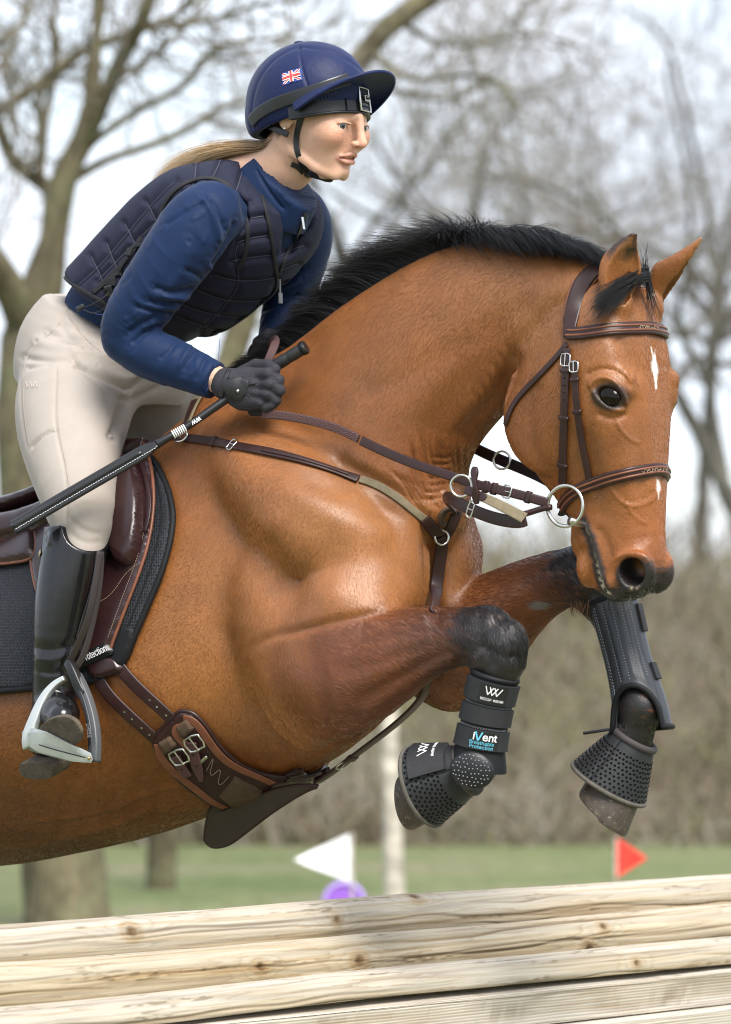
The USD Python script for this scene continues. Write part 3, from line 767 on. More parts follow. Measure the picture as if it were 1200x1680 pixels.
LJ = thing('log_jump', 'cross-country jump of pale stacked pine rails running across the foreground', 'jump')
for py, off, r, half, flat, mi in ((1519, 0.0, .048, False, None, 0), (1570, .080, .050, False, None, 1), (1627, .162, .044, True, None, 0), (1669, .185, .03, False, (.028, .0335, -.16), 2), (1744, .206, .03, False, (.028, .043, -.10), 2)):
    y = 0.10 + off * LN[1]
    x0 = P(600, py, 0.10) + off * LN
    # the rail's axis steps out of the face; find the row at x = 0 again
    row = HORIZON - (x0[2] - CAM_Z) * FPX / (CAM_D + x0[1])
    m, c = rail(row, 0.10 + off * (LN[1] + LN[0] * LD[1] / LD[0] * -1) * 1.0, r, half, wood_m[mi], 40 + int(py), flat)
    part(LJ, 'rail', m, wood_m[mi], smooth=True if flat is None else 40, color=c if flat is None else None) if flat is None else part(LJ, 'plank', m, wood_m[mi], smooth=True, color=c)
# dark bearer under the rails, seen in the gap, and stout posts that carry them
bear = look('weathered_timber', (.16, .135, .085), rough=.9, var=.4, vscale=20, bump=.5, bscale=80)
cb = P(600, 1642, .10)
mb = box((4.4, .03, .10)); mb.apply_transform(trimesh.transformations.rotation_matrix(LROT, [0, 0, 1])); mb.apply_translation(cb + LD * .3 + LN * .085)
part(LJ, 'backing_board', mb, bear, smooth=False)
for tpos in (-1.55, -.2, 1.0, 2.3):
    c = P(600, 1600, .10) + LD * tpos - LN * .10
    pm = trimesh.creation.cylinder(.05, c[2] + .3 - .03, sections=20); pm.apply_translation([c[0], c[1], (c[2] - .33) / 2])
    part(LJ, 'post', pm, bear, smooth=40)
# ------------------------------------------------------------------ the horse: one continuous body
def QQ(rows):
    return np.array([Q(*r) for r in rows])
VIEW = frame(np.array([0, -1.0, 0]))                      # towards the camera, in the horse's frame

def horse_body():
    F = Field(axis((-2.25, -0.85, 0.016), (-0.85, -0.62, 0.007), (-0.62, 0.36, 0.0040), (0.36, 0.80, 0.0026)),
              axis((-0.40, -0.14, 0.007), (-0.14, 0.38, 0.0034)),
              axis((0.42, 0.92, 0.008), (0.92, 2.10, 0.0034)))
    # trunk
    top = QQ([(-480, 1030), (-380, 1000), (-250, 955), (-120, 925), (0, 890), (120, 835), (220, 765), (310, 690), (390, 630), (460, 610), (540, 650), (620, 720), (690, 800)])
    bot = QQ([(-430, 1310), (-330, 1385), (-230, 1418), (-110, 1426), (0, 1421), (120, 1400), (220, 1377), (310, 1347), (390, 1316), (470, 1282), (550, 1236), (625, 1176), (690, 1100)])
    F.loft(top, bot, [.20, .25, .275, .285, .29, .29, .275, .255, .235, .215, .185, .145, .10], skew=[.05, .05, .08, .1, .14, .2, .27, .33, .36, .34, .2, 0, 0], power=2.0, k=0.03, steps=26)
    z0 = Q(-380, 1170, 0)[2]
    for m in (1, -1):                                     # hindquarters and hind legs, stretched out behind
        F.ball(np.array([-1.42, .12 * m, z0]), (.34, .17, .28), 0.06)
        F.chain([np.array([-1.48, .15 * m, z0 - .1]), np.array([-1.72, .15 * m, z0 - .36]), np.array([-1.99, .13 * m, z0 - .40]), np.array([-2.1, .13 * m, z0 - .68])], [.17, .085, .05, .036], 0.05)
    # neck
    ntop = QQ([(330, 660), (410, 608), (485, 567), (560, 508), (640, 454), (720, 411), (800, 387), (870, 390), (940, 408), (1010, 430)])
    nbot = QQ([(620, 1000), (720, 900), (748, 845), (742, 800), (752, 762), (775, 726), (806, 690), (846, 645), (890, 590), (940, 520)])
    F.loft(ntop, nbot, [.15, .145, .132, .118, .106, .097, .09, .085, .082, .078], skew=[.3, .3, .25, .22, .2, .15, .12, .1, .05, 0], power=2.15, k=0.035, steps=24)
    # head
    htop = QQ([(1012, 428), (1040, 465), (1060, 520), (1071, 570), (1076, 625), (1078, 680), (1079, 730), (1080, 780), (1081, 825), (1082, 870), (1084, 910), (1083, 940), (1072, 962), (1052, 976)])
    hbot = QQ([(945, 520), (890, 580), (866, 640), (862, 690), (869, 735), (889, 778), (912, 808), (934, 838), (949, 868), (958, 900), (966, 930), (976, 955), (990, 974), (1010, 986)])
    F.loft(htop, hbot, [.062, .082, .1, .104, .101, .09, .077, .067, .060, .057, .056, .055, .050, .035], skew=[0, -.1, -.22, -.28, -.3, -.3, -.28, -.22, -.15, -.1, -.1, -.1, -.1, 0], power=[2, 2.2, 2.5, 2.6, 2.6, 2.6, 2.6, 2.6, 2.5, 2.4, 2.3, 2.2, 2.1, 2], k=0.035, steps=30)
    F.chain(QQ([(960, 500, 0), (905, 590, 0)]), [.075, .075], 0.03)
    for m in (1, -1):
        h = np.array([1, m, 1.0])
        # cheek, orbit, facial crest, nostril wing, ear base
        F.ball(Q(906, 678, .060) * h, (.104, .024, .112), 0.025)
        F.ball(Q(1004, 640, .074) * h, (.042, .024, .038), 0.028)
        F.bone(Q(985, 620, .080) * h, Q(1030, 616, .072) * h, .012, .014, 0.02)
        F.bone(Q(985, 690, .083) * h, Q(1000, 770, .064) * h, .012, .009, 0.02)
        F.ball(Q(1040, 935, .036) * h, (.038, .024, .042), 0.014)
        F.ball(Q(969, 930, .018) * h, (.022, .03, .038), 0.014)
        F.ball(Q(956, 884, .016) * h, (.016, .028, .034), 0.02)
        F.ball(Q(1018, 496, .052) * h, (.022, .022, .034), 0.02)
        # shoulder blade, point of shoulder, breast, upper arm, triceps
        F.chain(QQ([(392, 735, .06), (440, 780, .125), (520, 850, .15), (585, 905, .14)]) * h, [.05, .085, .09, .072], 0.11, n=9)
        F.ball(Q(655, 935, .078) * h, (.055, .060, .115), 0.03)
        F.ball(Q(610, 940, .115) * h, (.07, .065, .09), 0.03)
        if m == 1:
            F.chain(QQ([(600, 980, .135), (545, 1070, .16), (500, 1150, .160), (512, 1196, .155)]) * h, [.085, .10, .070, .040], 0.03, n=8)
            F.chain(QQ([(470, 950, .14), (455, 1050, .165), (482, 1150, .165)]) * h, [.085, .072, .048], 0.06, n=6)
    # near fore-arm: muscle bellies, knee, cannon, fetlock, pastern (folded back)
    ks = .135
    F.chain(QQ([(545, 1118, .17), (610, 1092, .165), (680, 1062, .155), (740, 1046, .14), (785, 1044, ks)]), [.098, .083, .062, .050, .049], 0.022, n=10)
    F.chain(QQ([(520, 1168, .165), (600, 1138, .165), (680, 1090, .15)]), [.062, .054, .034], 0.016, n=6)
    F.chain(QQ([(570, 1056, .18), (650, 1036, .175), (740, 1026, .15)]), [.048, .042, .026], 0.014, n=6)
    F.ball(Q(800, 1040, ks), (.050, .046, .050), 0.02)
    F.ball(Q(832, 1058, ks), (.036, .041, .047), 0.016)
    F.bone(Q(806, 1074, ks), Q(826, 1090, ks), .046, .038, 0.02)
    F.chain(QQ([(826, 1085, .135), (812, 1130, .135), (796, 1195, .135), (783, 1243, .135)]), [.036, .031, .030, .036], 0.012)
    F.ball(Q(782, 1250, .135), (.044, .04, .044), 0.015)
    F.bone(Q(775, 1262, .135), Q(735, 1278, .135), .034, .036, 0.012)
    # far foreleg, carried higher
    kf = -.12
    F.chain(QQ([(735, 1010, -.10), (725, 1080, -.12), (745, 1110, -.12)]), [.09, .08, .065], 0.03, n=5)
    F.chain(QQ([(770, 1055, -.12), (830, 1000, -.12), (890, 962, -.12), (940, 945, kf)]), [.098, .072, .054, .050], 0.022, n=8)
    F.ball(Q(952, 945, kf), (.050, .046, .054), 0.02)
    F.ball(Q(968, 962, kf), (.040, .042, .042), 0.02)
    F.chain(QQ([(975, 968, -.13), (1003, 1010, -.13), (1028, 1085, -.13), (1044, 1150, -.13)]), [.044, .036, .032, .036], 0.012)
    F.ball(Q(1050, 1160, -.13), (.046, .042, .048), 0.015)
    F.bone(Q(1048, 1180, -.13), Q(1030, 1240, -.13), .035, .038, 0.012)
    # ears: the near one opens towards the camera, the far one is seen from its back
    e1l = QQ([(998, 492, .06), (993, 462, .06), (999, 428, .06), (1018, 400, .06), (1046, 378, .06)])
    e1r = QQ([(1020, 498, .06), (1031, 470, .06), (1042, 437, .06), (1041, 405, .06), (1048, 379, .06)])
    F.loft(e1l, e1r, [.020, .021, .018, .011, .004], side=VIEW, k=0.004, steps=12)
    F.loft(e1l + (e1r - e1l) * .14 + VIEW * .024, e1r - (e1r - e1l) * .12 + VIEW * .024, [.024, .032, .030, .022, .008], side=VIEW, k=0.004, mode='sub', steps=12)
    e2l = QQ([(1066, 470, -.06), (1072, 440, -.06), (1100, 424, -.06), (1130, 404, -.06), (1150, 388, -.06)])
    e2r = QQ([(1084, 500, -.06), (1094, 484, -.06), (1118, 455, -.06), (1140, 424, -.06), (1153, 392, -.06)])
    F.loft(e2l, e2r, [.020, .022, .018, .011, .004], side=VIEW, k=0.006, steps=12)
    F.loft(e2l + (e2r - e2l) * .55 - VIEW * .006, e2r + (e2r - e2l) * .3 - VIEW * .006, [.004, .010, .012, .010, .004], side=VIEW, k=0.003, mode='sub', steps=12)
    for m in (1, -1):                                     # mouth slit, nostrils, eye sockets
        h = np.array([1, m, 1.0])
        F.chain(QQ([(950, 856, .060), (962, 880, .062), (972, 915, .062), (982, 950, .056), (999, 976, .044)]) * h, [.005, .007, .007, .007, .005], 0.005, mode='sub')
        F.ball(Q(1036, 946, .062) * h, (.025, .024, .026), 0.008, mode='sub', R=np.array([[.9, .35 * m, .2], [-.38 * m, .92, 0], [-.2, -.05, .97]]))
        F.ball(Q(1042, 936, .040) * h, (.024, .034, .026), 0.008, mode='sub')
        F.ball(Q(1000, 649, .103) * h, (.0240, .014, .0160), 0.005, mode='sub', R=np.array([[.95, 0, -.31], [0, 1, 0], [.31, 0, .95]]))
    return F.nets()

HB = Clay(horse_body())
_w = np.exp(-(seg_dist(HB.p, np.array([(400, 780), (520, 880), (590, 960), (500, 1020), (450, 1120)])) / 92) ** 4) * (HB.facing > -.2) * (HB.fr[:, 0] < .25)
_i = np.flatnonzero((HB.fr[:, 0] > -.62) & (HB.fr[:, 0] < .30))
HB.v = HB.v + (laplace(HB.v, HB.f, 75, .85) - HB.v) * (_w * .9)[:, None]; HB.refresh()     # muscles melt into one another under the skin
near = HB.fr[:, 1] > 0.0
mid = HB.fr[:, 1] > -0.06
rnd = random.Random(5)
def S(line, amp, r, mask=None, fade=0): HB.stroke(line, amp, r, near if mask is None else mask, fade=fade)
# neck and shoulder
S([(842, 590), (822, 640), (792, 680), (760, 715)], -.010, 16, mid)
S([(815, 560), (770, 620), (730, 670), (712, 700)], -.006, 26, mid)
S([(610, 640), (700, 600), (790, 545), (860, 505)], -.004, 22)
S([(560, 760), (640, 800), (690, 838), (706, 890), (709, 950), (716, 1010)], -.010, 13, mid)
S([(380, 700), (470, 770), (560, 800)], -.006, 24)
S([(470, 800), (560, 850), (630, 870)], .006, 26)
S([(455, 865), (490, 915), (530, 955)], .014, 40)
S([(400, 940), (430, 1000), (440, 1040)], .005, 30)
S([(388, 1076), (416, 1118), (430, 1160), (455, 1190), (488, 1226), (513, 1236), (553, 1220)], -.007, 9, fade=70)
S([(330, 1000), (380, 1060), (400, 1090)], -.003, 20, fade=40)
S([(400, 1075), (450, 1046), (520, 1028), (600, 1010), (700, 1000)], -.006, 9, fade=80)
S([(514, 1040), (516, 1090), (530, 1150), (560, 1195)], -.003, 13, fade=30)
S([(540, 1100), (600, 1092), (680, 1066), (745, 1042)], -.0030, 12, fade=30)
S([(570, 1152), (640, 1120), (700, 1085), (750, 1066)], -.0036, 12, fade=30)
S([(560, 1064), (620, 1050), (700, 1036), (770, 1020)], -.002, 8, fade=30)
S([(600, 1165), (680, 1112), (735, 1080)], .004, 8)
# knee
S([(792, 1005), (786, 1030), (796, 1062), (808, 1090)], -.0028, 9)
S([(818, 1012), (838, 1042), (842, 1075)], -.003, 6)
S([(770, 1090), (790, 1062), (815, 1070), (846, 1080)], -.002, 8)
# skin folds in front of the shoulder and under the throat
for i in range(9):
    x = 672 + 11 * i + rnd.uniform(-4, 4); y = 712 + rnd.uniform(-14, 14) + 3 * i; l = rnd.uniform(70, 120)
    S([(x, y), (x + rnd.uniform(0, 8), y + l * .5), (x + rnd.uniform(4, 18), y + l)], -.0042, 3.4, mid, fade=25)
for i in range(7):
    x = 752 - 3 * i; y = 745 + 11 * i
    S([(x, y), (x - 22, y + 7), (x - 44, y + 4)], -.0035, 3.4, mid, fade=14)
for i in range(5):
    S([(640 + 12 * i, 770 + 4 * i), (668 + 10 * i, 800 + 4 * i), (690 + 9 * i, 836 + 2 * i)], -.004, 3.2, mid, fade=20)
for i in range(6):
    x, y = 770 + 10 * i, 640 - 16 * i
    S([(x, y), (x + 18, y + 22), (x + 26, y + 52)], -.0016, 5, mid, fade=14)
# barrel: veins, ribs, skin lines
for l in ([(170, 1338), (235, 1305), (300, 1288), (345, 1290)], [(0, 1392), (90, 1380), (190, 1352), (260, 1318)], [(30, 1345), (120, 1340), (200, 1320)]):
    S(l, .004, 5, fade=30)
for i in range(5):
    S([(300 - 40 * i, 1180 + 14 * i), (272 - 40 * i, 1260 + 14 * i), (262 - 40 * i, 1330 + 12 * i)], -.0025, 14)
# head
S([(1040, 660), (1047, 730), (1056, 800), (1060, 880)], -.005, 13)
S([(1062, 520), (1058, 600), (1066, 700), (1072, 800)], .002, 8)
S([(1018, 560), (1032, 585), (1040, 610)], -.006, 12)
S([(975, 800), (955, 830), (940, 850)], -.005, 14)
S([(960, 720), (975, 790), (985, 840)], -.004, 18)
S([(1012, 686), (1020, 705), (1035, 720), (1048, 725)], .0018, 3.8)
S([(995, 790), (1012, 815), (1030, 828), (1055, 828), (1078, 812)], .0017, 3.6)
S([(1030, 828), (1040, 845), (1062, 858)], .0012, 3.2)
S([(880, 640), (868, 690), (880, 745), (905, 780)], -.003, 12)
S([(925, 830), (945, 858), (955, 890)], .003, 8)
# eyelids, nostril rim, lips
S([(970, 632), (986, 620), (1004, 623), (1020, 640), (1028, 660)], .0060, 4.2)
S([(974, 642), (986, 660), (1004, 671), (1022, 672)], .0045, 4.0)
S([(966, 614), (990, 605), (1014, 610), (1034, 632)], -.0030, 4.0)
S([(985, 680), (1006, 686), (1026, 680)], -.003, 5)
S([(1002, 964), (1001, 938), (1014, 916), (1040, 909), (1062, 918), (1070, 944), (1064, 964)], .0060, 5)
S([(962, 862), (976, 888), (984, 925), (992, 960)], .0035, 5)
S([(985, 870), (1000, 905), (1003, 940)], -.003, 9)
HB.refresh()
# coat colours: a bay - bright shoulder and flank, redder fore-arms, black points, a star and a snip
def horse_colour():
    v, fr, p = HB.v, HB.fr, HB.p
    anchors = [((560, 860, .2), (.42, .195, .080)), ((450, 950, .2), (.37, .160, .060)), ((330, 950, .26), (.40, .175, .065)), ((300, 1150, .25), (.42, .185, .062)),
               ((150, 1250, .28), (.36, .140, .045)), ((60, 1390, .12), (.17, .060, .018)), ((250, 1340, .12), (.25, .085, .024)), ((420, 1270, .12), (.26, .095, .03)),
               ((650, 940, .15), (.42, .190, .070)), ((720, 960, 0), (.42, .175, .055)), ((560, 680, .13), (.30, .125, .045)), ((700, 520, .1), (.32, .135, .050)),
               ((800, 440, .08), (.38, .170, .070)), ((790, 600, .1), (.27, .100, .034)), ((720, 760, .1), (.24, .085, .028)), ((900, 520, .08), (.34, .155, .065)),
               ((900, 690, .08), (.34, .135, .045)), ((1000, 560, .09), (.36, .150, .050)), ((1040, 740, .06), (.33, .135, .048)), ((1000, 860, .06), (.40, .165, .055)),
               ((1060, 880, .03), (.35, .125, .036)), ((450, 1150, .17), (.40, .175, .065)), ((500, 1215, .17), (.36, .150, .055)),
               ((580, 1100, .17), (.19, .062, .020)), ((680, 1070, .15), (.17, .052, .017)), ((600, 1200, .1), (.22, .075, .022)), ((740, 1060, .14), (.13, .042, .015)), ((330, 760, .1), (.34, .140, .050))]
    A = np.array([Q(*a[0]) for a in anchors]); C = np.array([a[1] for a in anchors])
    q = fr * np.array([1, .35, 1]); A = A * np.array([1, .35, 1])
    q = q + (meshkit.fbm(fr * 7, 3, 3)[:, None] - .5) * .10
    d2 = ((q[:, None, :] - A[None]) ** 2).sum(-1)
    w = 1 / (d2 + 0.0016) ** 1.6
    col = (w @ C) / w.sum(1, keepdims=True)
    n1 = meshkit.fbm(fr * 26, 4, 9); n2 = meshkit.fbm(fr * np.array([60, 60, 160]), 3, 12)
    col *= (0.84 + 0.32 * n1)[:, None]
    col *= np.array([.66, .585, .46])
    def blend(mask, c, amount=1.0):
        nonlocal col
        m = np.clip(mask * amount, 0, 1)[:, None]
        col = col * (1 - m) + np.asarray(c) * m
    black = (.011, .009, .009)
    def leg(pts, r0, r1):
        d = seg_dist(fr, np.array([Q(*x) for x in pts]), .2)
        return 1 - smoothstep(r0, r1, d + (n2 - .5) * .05)
    near_leg = fr[:, 1] > 0; P0 = HB.p
    forearm_n = leg([(600, 1110, .17), (690, 1070, .15), (740, 1050, .14)], .055, .11) * near_leg
    import shapely
    pg = shapely.Polygon([(517, 1042), (600, 1014), (760, 1002), (812, 1000), (815, 1110), (740, 1095), (690, 1122), (600, 1192), (556, 1216), (532, 1170), (519, 1110)])
    sel = np.flatnonzero((P0[:, 0] > 480) & (P0[:, 0] < 850) & (P0[:, 1] > 980) & (P0[:, 1] < 1240) & near_leg & (HB.facing > -.5))
    sd = np.full(len(fr), 99.0); sd[sel] = shapely.distance(shapely.points(P0[sel]), pg)
    blend(1 - smoothstep(0, 16, sd + (n2 - .5) * 14), (.135, .042, .0135), .85)
    forearm_f = leg([(790, 1040, -.12), (860, 985, -.12), (900, 960, -.12)], .07, .12) * ~near_leg
    blend(forearm_f, (.17, .055, .018), .85)
    blend(leg([(735, 1050, .14), (800, 1050, .14)], .045, .12) * near_leg, (.045, .016, .008), .7)
    blend(leg([(925, 950, -.12), (950, 945, -.12)], .045, .09) * ~near_leg, (.045, .016, .008), .6)
    blend(leg([(795, 1038, .135), (830, 1060, .135), (800, 1190, .135), (775, 1262, .135), (730, 1280, .135)], .050, .078) * near_leg, black)
    blend(leg([(950, 925, -.12), (975, 968, -.13), (1028, 1085, -.13), (1050, 1165, -.13), (1030, 1250, -.13)], .046, .072) * ~near_leg, black)
    # knees of the near leg carry a greyish bloom
    blend((1 - smoothstep(.012, .05, np.linalg.norm(fr - Q(822, 1042, .18), axis=1) + (n2 - .5) * .05)), (.030, .028, .030), .6)
    # muzzle, nostrils, lips, chin
    P_ = HB.p; zl = HB.p[:, 1]; head = fr[:, 0] > Q(880, 800, 0)[0]
    for s in (.064, -.064):
        d = np.linalg.norm((fr - Q(1040, 948, s)) * [1, .8, 1], axis=1)
        blend((1 - smoothstep(.030, .045, d + (n2 - .5) * .02)) * head * (s > 0), (.014, .011, .011))
    blend((1 - smoothstep(.028, .036, np.linalg.norm(fr - Q(1040, 941, .040), axis=1))) * head, (.008, .006, .006))
    d = seg_dist(fr * [1, 0, 1], QQ([(1000, 985, 0), (1040, 982, 0), (1075, 966, 0), (1100, 940, 0)]) * [1, 0, 1])
    blend((1 - smoothstep(.012, .036, d + (n2 - .5) * .02)) * head, (.018, .014, .014))
    m = seg_dist(fr, QQ([(950, 856, .060), (962, 880, .062), (972, 915, .062), (982, 950, .056), (999, 976, .044)]), .1) * (fr[:, 1] > 0) + seg_dist(fr, mirror(QQ([(950, 856, .060), (962, 880, .062), (972, 915, .062), (982, 950, .056), (999, 976, .044)])), .1) * (fr[:, 1] <= 0)
    blend((1 - smoothstep(.011, .023, m + (n2 - .5) * .010)) * head, (.022, .018, .017))
    # dry froth and sand along the lips and in the nostril
    foam = (1 - smoothstep(.004, .009, m)) * smoothstep(.40, .52, meshkit.fbm(fr * 160, 2, 4))
    blend(foam * head, (.52, .46, .33), .9)
    d = np.linalg.norm(fr - Q(1036, 962, .060), axis=1)
    blend((1 - smoothstep(.006, .022, d)) * smoothstep(.55, .66, meshkit.fbm(fr * np.array([240, 240, 90]), 2, 8)), (.42, .33, .20), .9)
    # eye rims
    for s in (.1, -.1):
        d = np.linalg.norm((fr - Q(1000, 650, s)) * [1, .7, 1.3], axis=1)
        blend((1 - smoothstep(.026, .040, d)) * head, (.020, .014, .012), .95)
    # ears: dark rims and insides
    P_ = HB.p; nrm_view = HB.facing > .05
    ear = smoothstep(Q(0, 492)[2], Q(0, 470)[2], fr[:, 2]) * (fr[:, 0] > Q(985, 450, 0)[0])
    tip = smoothstep(Q(0, 412)[2], Q(0, 384)[2], fr[:, 2])
    blend(tip * (fr[:, 0] > .35), black, .92)
    dl = seg_dist(P_, lerp_poly([(1010, 490), (1014, 462), (1022, 432), (1034, 404)], 20), 60); nearear = ear * (fr[:, 1] > 0) * (P_[:, 0] < 1052)
    blend((1 - smoothstep(9, 17, dl + (n2 - .5) * 8)) * nearear * nrm_view, (.14, .065, .026), .8)
    blend((1 - smoothstep(4, 10, seg_dist(P_, lerp_poly([(1008, 492), (1016, 462), (1026, 432), (1034, 412)], 20), 60) + (n2 - .5) * 12)) * nearear * nrm_view, (.018, .011, .008), .9)
    rim = (1 - smoothstep(3, 7.5, seg_dist(P_, lerp_poly([(995, 500), (990, 462), (997, 425), (1016, 397), (1047, 375)], 30), 60))) * nearear
    blend(rim, black, .9)
    rim = (1 - smoothstep(2, 5, seg_dist(P_, lerp_poly([(1047, 377), (1042, 404), (1045, 435), (1034, 470)], 30), 60))) * nearear
    blend(rim, black, .75)
    rim = 1 - smoothstep(.003, .008, seg_dist(fr, QQ([(1118, 458, -.06), (1140, 424, -.06), (1153, 392, -.06)])))
    blend(rim, (.20, .13, .08), .6)
    # star, snip
    ragged = (meshkit.fbm(fr * np.array([200, 200, 60]), 3, 2) - .5)
    star = QQ([(1074, 568, 0), (1076, 588, 0), (1074, 606, 0), (1076, 634, 0)])
    d = np.abs(seg_dist(fr, star, .1)) + ragged * .018
    zc = np.interp(fr[:, 2], np.sort(star[:, 2]), [.002, .0085, .0065, .003])
    blend((1 - smoothstep(zc * .7, zc * 1.6 + .001, d)) * head, (.74, .70, .64))
    for x, y, r in ((1081, 797, .0075), (1082, 812, .0035)):
        d = np.linalg.norm((fr - Q(x, y, 0)) * [1, 1, .6], axis=1) + ragged * .006
        blend((1 - smoothstep(r * .7, r * 1.25, d)) * head, (.72, .60, .54))
    # chestnut on the inside of the far fore-arm
    d = np.linalg.norm((fr - Q(885, 995, -.075)) * [.7, 1, 1.6], axis=1)
    blend(1 - smoothstep(.012, .020, d + (n2 - .5) * .01), (.19, .17, .15), .9)
    return np.clip(col, .004, .9)
HCOL = horse_colour()
H = thing('horse', 'bay horse with black mane and white star, leaping with folded forelegs', 'horse')
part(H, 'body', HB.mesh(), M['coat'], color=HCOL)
for s in (.0965, -.0965):
    e = trimesh.creation.icosphere(4, 1.0); e.apply_scale([.0240, .0135, .0185])
    e.vertices = world(e.vertices @ np.array([[.95, 0, -.31], [0, 1, 0], [.31, 0, .95]]) + Q(1000, 650, s * .97)) if s > 0 else world(e.vertices + mirror(Q(1000, 650, -s * .97)))
    part(H, 'eye', e, M['eye'])
# ------------------------------------------------------------------ short coat hair, lying along the body
def coat_hair(n=170000):
    rng = np.random.default_rng(8)
    v, f = HB.v, HB.f
    tri_ = v[f]; ar = np.linalg.norm(np.cross(tri_[:, 1] - tri_[:, 0], tri_[:, 2] - tri_[:, 0]), axis=1)
    ok = (HB.facing[f].mean(1) > -.35) & (HB.fr[f[:, 0], 0] > -.98)
    foot = HB.fr[f[:, 0]]
    low = (seg_dist(foot, np.array([Q(815, 1112, .135), Q(783, 1245, .135), Q(735, 1278, .135)])) < .06) | (seg_dist(foot, np.array([Q(1006, 990, -.13), Q(1044, 1150, -.13)])) < .055)
    w = ar * ok * ~low
    k = rng.choice(len(f), n, p=w / w.sum())
    b = rng.dirichlet((1, 1, 1), n)
    root = (tri_[k] * b[:, :, None]).sum(1); nrm = (HB.n[f[k]] * b[:, :, None]).sum(1); col = (HCOL[f[k]] * b[:, :, None]).sum(1)
    flow = [((560, 700, .13), (-.5, .0, -.85)), ((760, 500, .1), (-.75, 0, -.65)), ((620, 900, .15), (-.5, 0, -.85)), ((430, 950, .2), (-.35, 0, -.95)), ((250, 1000, .26), (-.8, 0, -.6)), ((100, 1250, .27), (-.9, 0, -.45)), ((250, 1320, .1), (-.8, 0, -.6)),
            ((480, 1150, .17), (-.2, 0, -1)), ((600, 1090, .17), (.85, 0, -.40)), ((700, 1060, .15), (.85, 0, -.35)), ((820, 1050, .14), (.35, 0, -.9)), ((1000, 560, .09), (-.1, 0, -1)), ((900, 680, .08), (-.5, 0, -.85)), ((1040, 800, .05), (.05, 0, -1)), ((980, 900, .05), (-.1, 0, -1)), ((850, 980, -.12), (.85, 0, .2)), ((950, 945, -.12), (.6, 0, -.6))]
    A = np.array([Q(*a) for a, _ in flow]); D = np.array([d for _, d in flow]); q = frame(root)
    wt = 1 / (((q[:, None] - A[None]) ** 2 * [1, .4, 1]).sum(-1) + .003) ** 1.5
    d = world((wt @ D) / wt.sum(1, keepdims=True))
    swirl = np.stack([meshkit.noise(q * 14 + 31 * c, 5 + c) for c in range(3)], -1) - .5
    d = d + world(swirl) * .55 + rng.normal(0, .10, (n, 3))
    d -= (d * nrm).sum(1, keepdims=True) * nrm; d /= np.linalg.norm(d, axis=1, keepdims=True) + 1e-9
    L = rng.uniform(.0035, .0065, n) * np.where(np.linalg.norm(q - Q(1030, 800, 0), axis=1) < .22, .6, 1.0)
    armL = np.maximum(1 - smoothstep(.06, .13, seg_dist(q, QQ([(560, 1110, .17), (690, 1070, .15), (830, 1060, .14)]))), 1 - smoothstep(.05, .11, seg_dist(q, QQ([(800, 1020, -.12), (960, 950, -.12)]))))
    L = L * (1 + 1.3 * armL); nrm = nrm * (1 + 2.5 * armL)[:, None]
    pts = np.stack([root + d * (L * t)[:, None] + nrm * (.0004 * math.sin(math.pi * min(t * .8 + .1, 1)) )for t in (0, .34, .67, 1)], 1)
    path = f'{H}/coat_hair'
    c = UsdGeom.BasisCurves.Define(stage, path)
    c.CreatePointsAttr(Vt.Vec3fArray.FromNumpy(pts.reshape(-1, 3).astype(np.float32))); c.CreateCurveVertexCountsAttr(Vt.IntArray.FromNumpy(np.full(n, 4, np.int32))); c.CreateTypeAttr('linear')
    c.CreateWidthsAttr(Vt.FloatArray.FromNumpy(np.tile(np.array([.0006, .0006, .0005, .0002], np.float32), n))); c.SetWidthsInterpolation('vertex')
    arm = np.maximum(1 - smoothstep(.06, .13, seg_dist(q, QQ([(560, 1110, .17), (690, 1070, .15), (760, 1045, .14)]))), 1 - smoothstep(.05, .11, seg_dist(q, QQ([(800, 1020, -.12), (940, 945, -.12)]))))[:, None]
    col = col * (rng.uniform(.80, 1.20, (n, 1)) * (1 - arm) + rng.uniform(.55, 1.9, (n, 1)) * arm)
    UsdGeom.PrimvarsAPI(c).CreatePrimvar('Col', Sdf.ValueTypeNames.Color3fArray, 'vertex').Set(Vt.Vec3fArray.FromNumpy(np.repeat(col, 4, 0).astype(np.float32)))
    m = usdkit.material(stage, '/World/Looks/coat_hair', {'a': ('attribute', {'attribute': 'Col'}), 'p': ('principled_bsdf', {'roughness': .34, 'specular_ior_level': .5})}, [('a.color', 'p.base_color')], surface='p.BSDF')
    UsdShade.MaterialBindingAPI.Apply(c.GetPrim()).Bind(m)
    c.GetPrim().SetCustomDataByKey('kind', 'stuff')
coat_hair()
# ------------------------------------------------------------------ mane and forelock: strands
rng = np.random.default_rng(12)
def hair(roots, dirs, L, n=9, wild=.18, w=(.0011, .0002), gravity=0.0, bend=None, clump=0.6, cl=40):
    st, wd = [], []
    cidx = rng.integers(0, cl, len(roots)); cdir = rng.normal(0, wild, (cl, 3))
    for i, (r, d) in enumerate(zip(roots, dirs)):
        d = d + cdir[int(i * cl / len(roots)) % cl] * clump + rng.normal(0, wild * .55, 3); d /= np.linalg.norm(d)
        t = np.linspace(0, 1, n)[:, None]; l = L[i] * rng.uniform(.75, 1.1)
        k = bend[i] if bend is not None else np.zeros(3)
        p = r + d * t * l + (k + rng.normal(0, .08, 3)) * l * t ** 2 + np.array([0, 0, -gravity]) * l * t ** 2
        st.append(p); wd.append(np.linspace(w[0], w[1], n) * rng.uniform(.8, 1.3))
    return st, wd
crest = [(402, 611), (425, 598), (450, 583), (485, 567), (560, 509), (640, 455), (720, 412), (800, 388), (870, 391), (940, 408), (1000, 428)]
cl = lerp_poly(np.array([Q(x, y + 3, 0) for x, y in crest]), 400)
cpx = pix(world(cl))
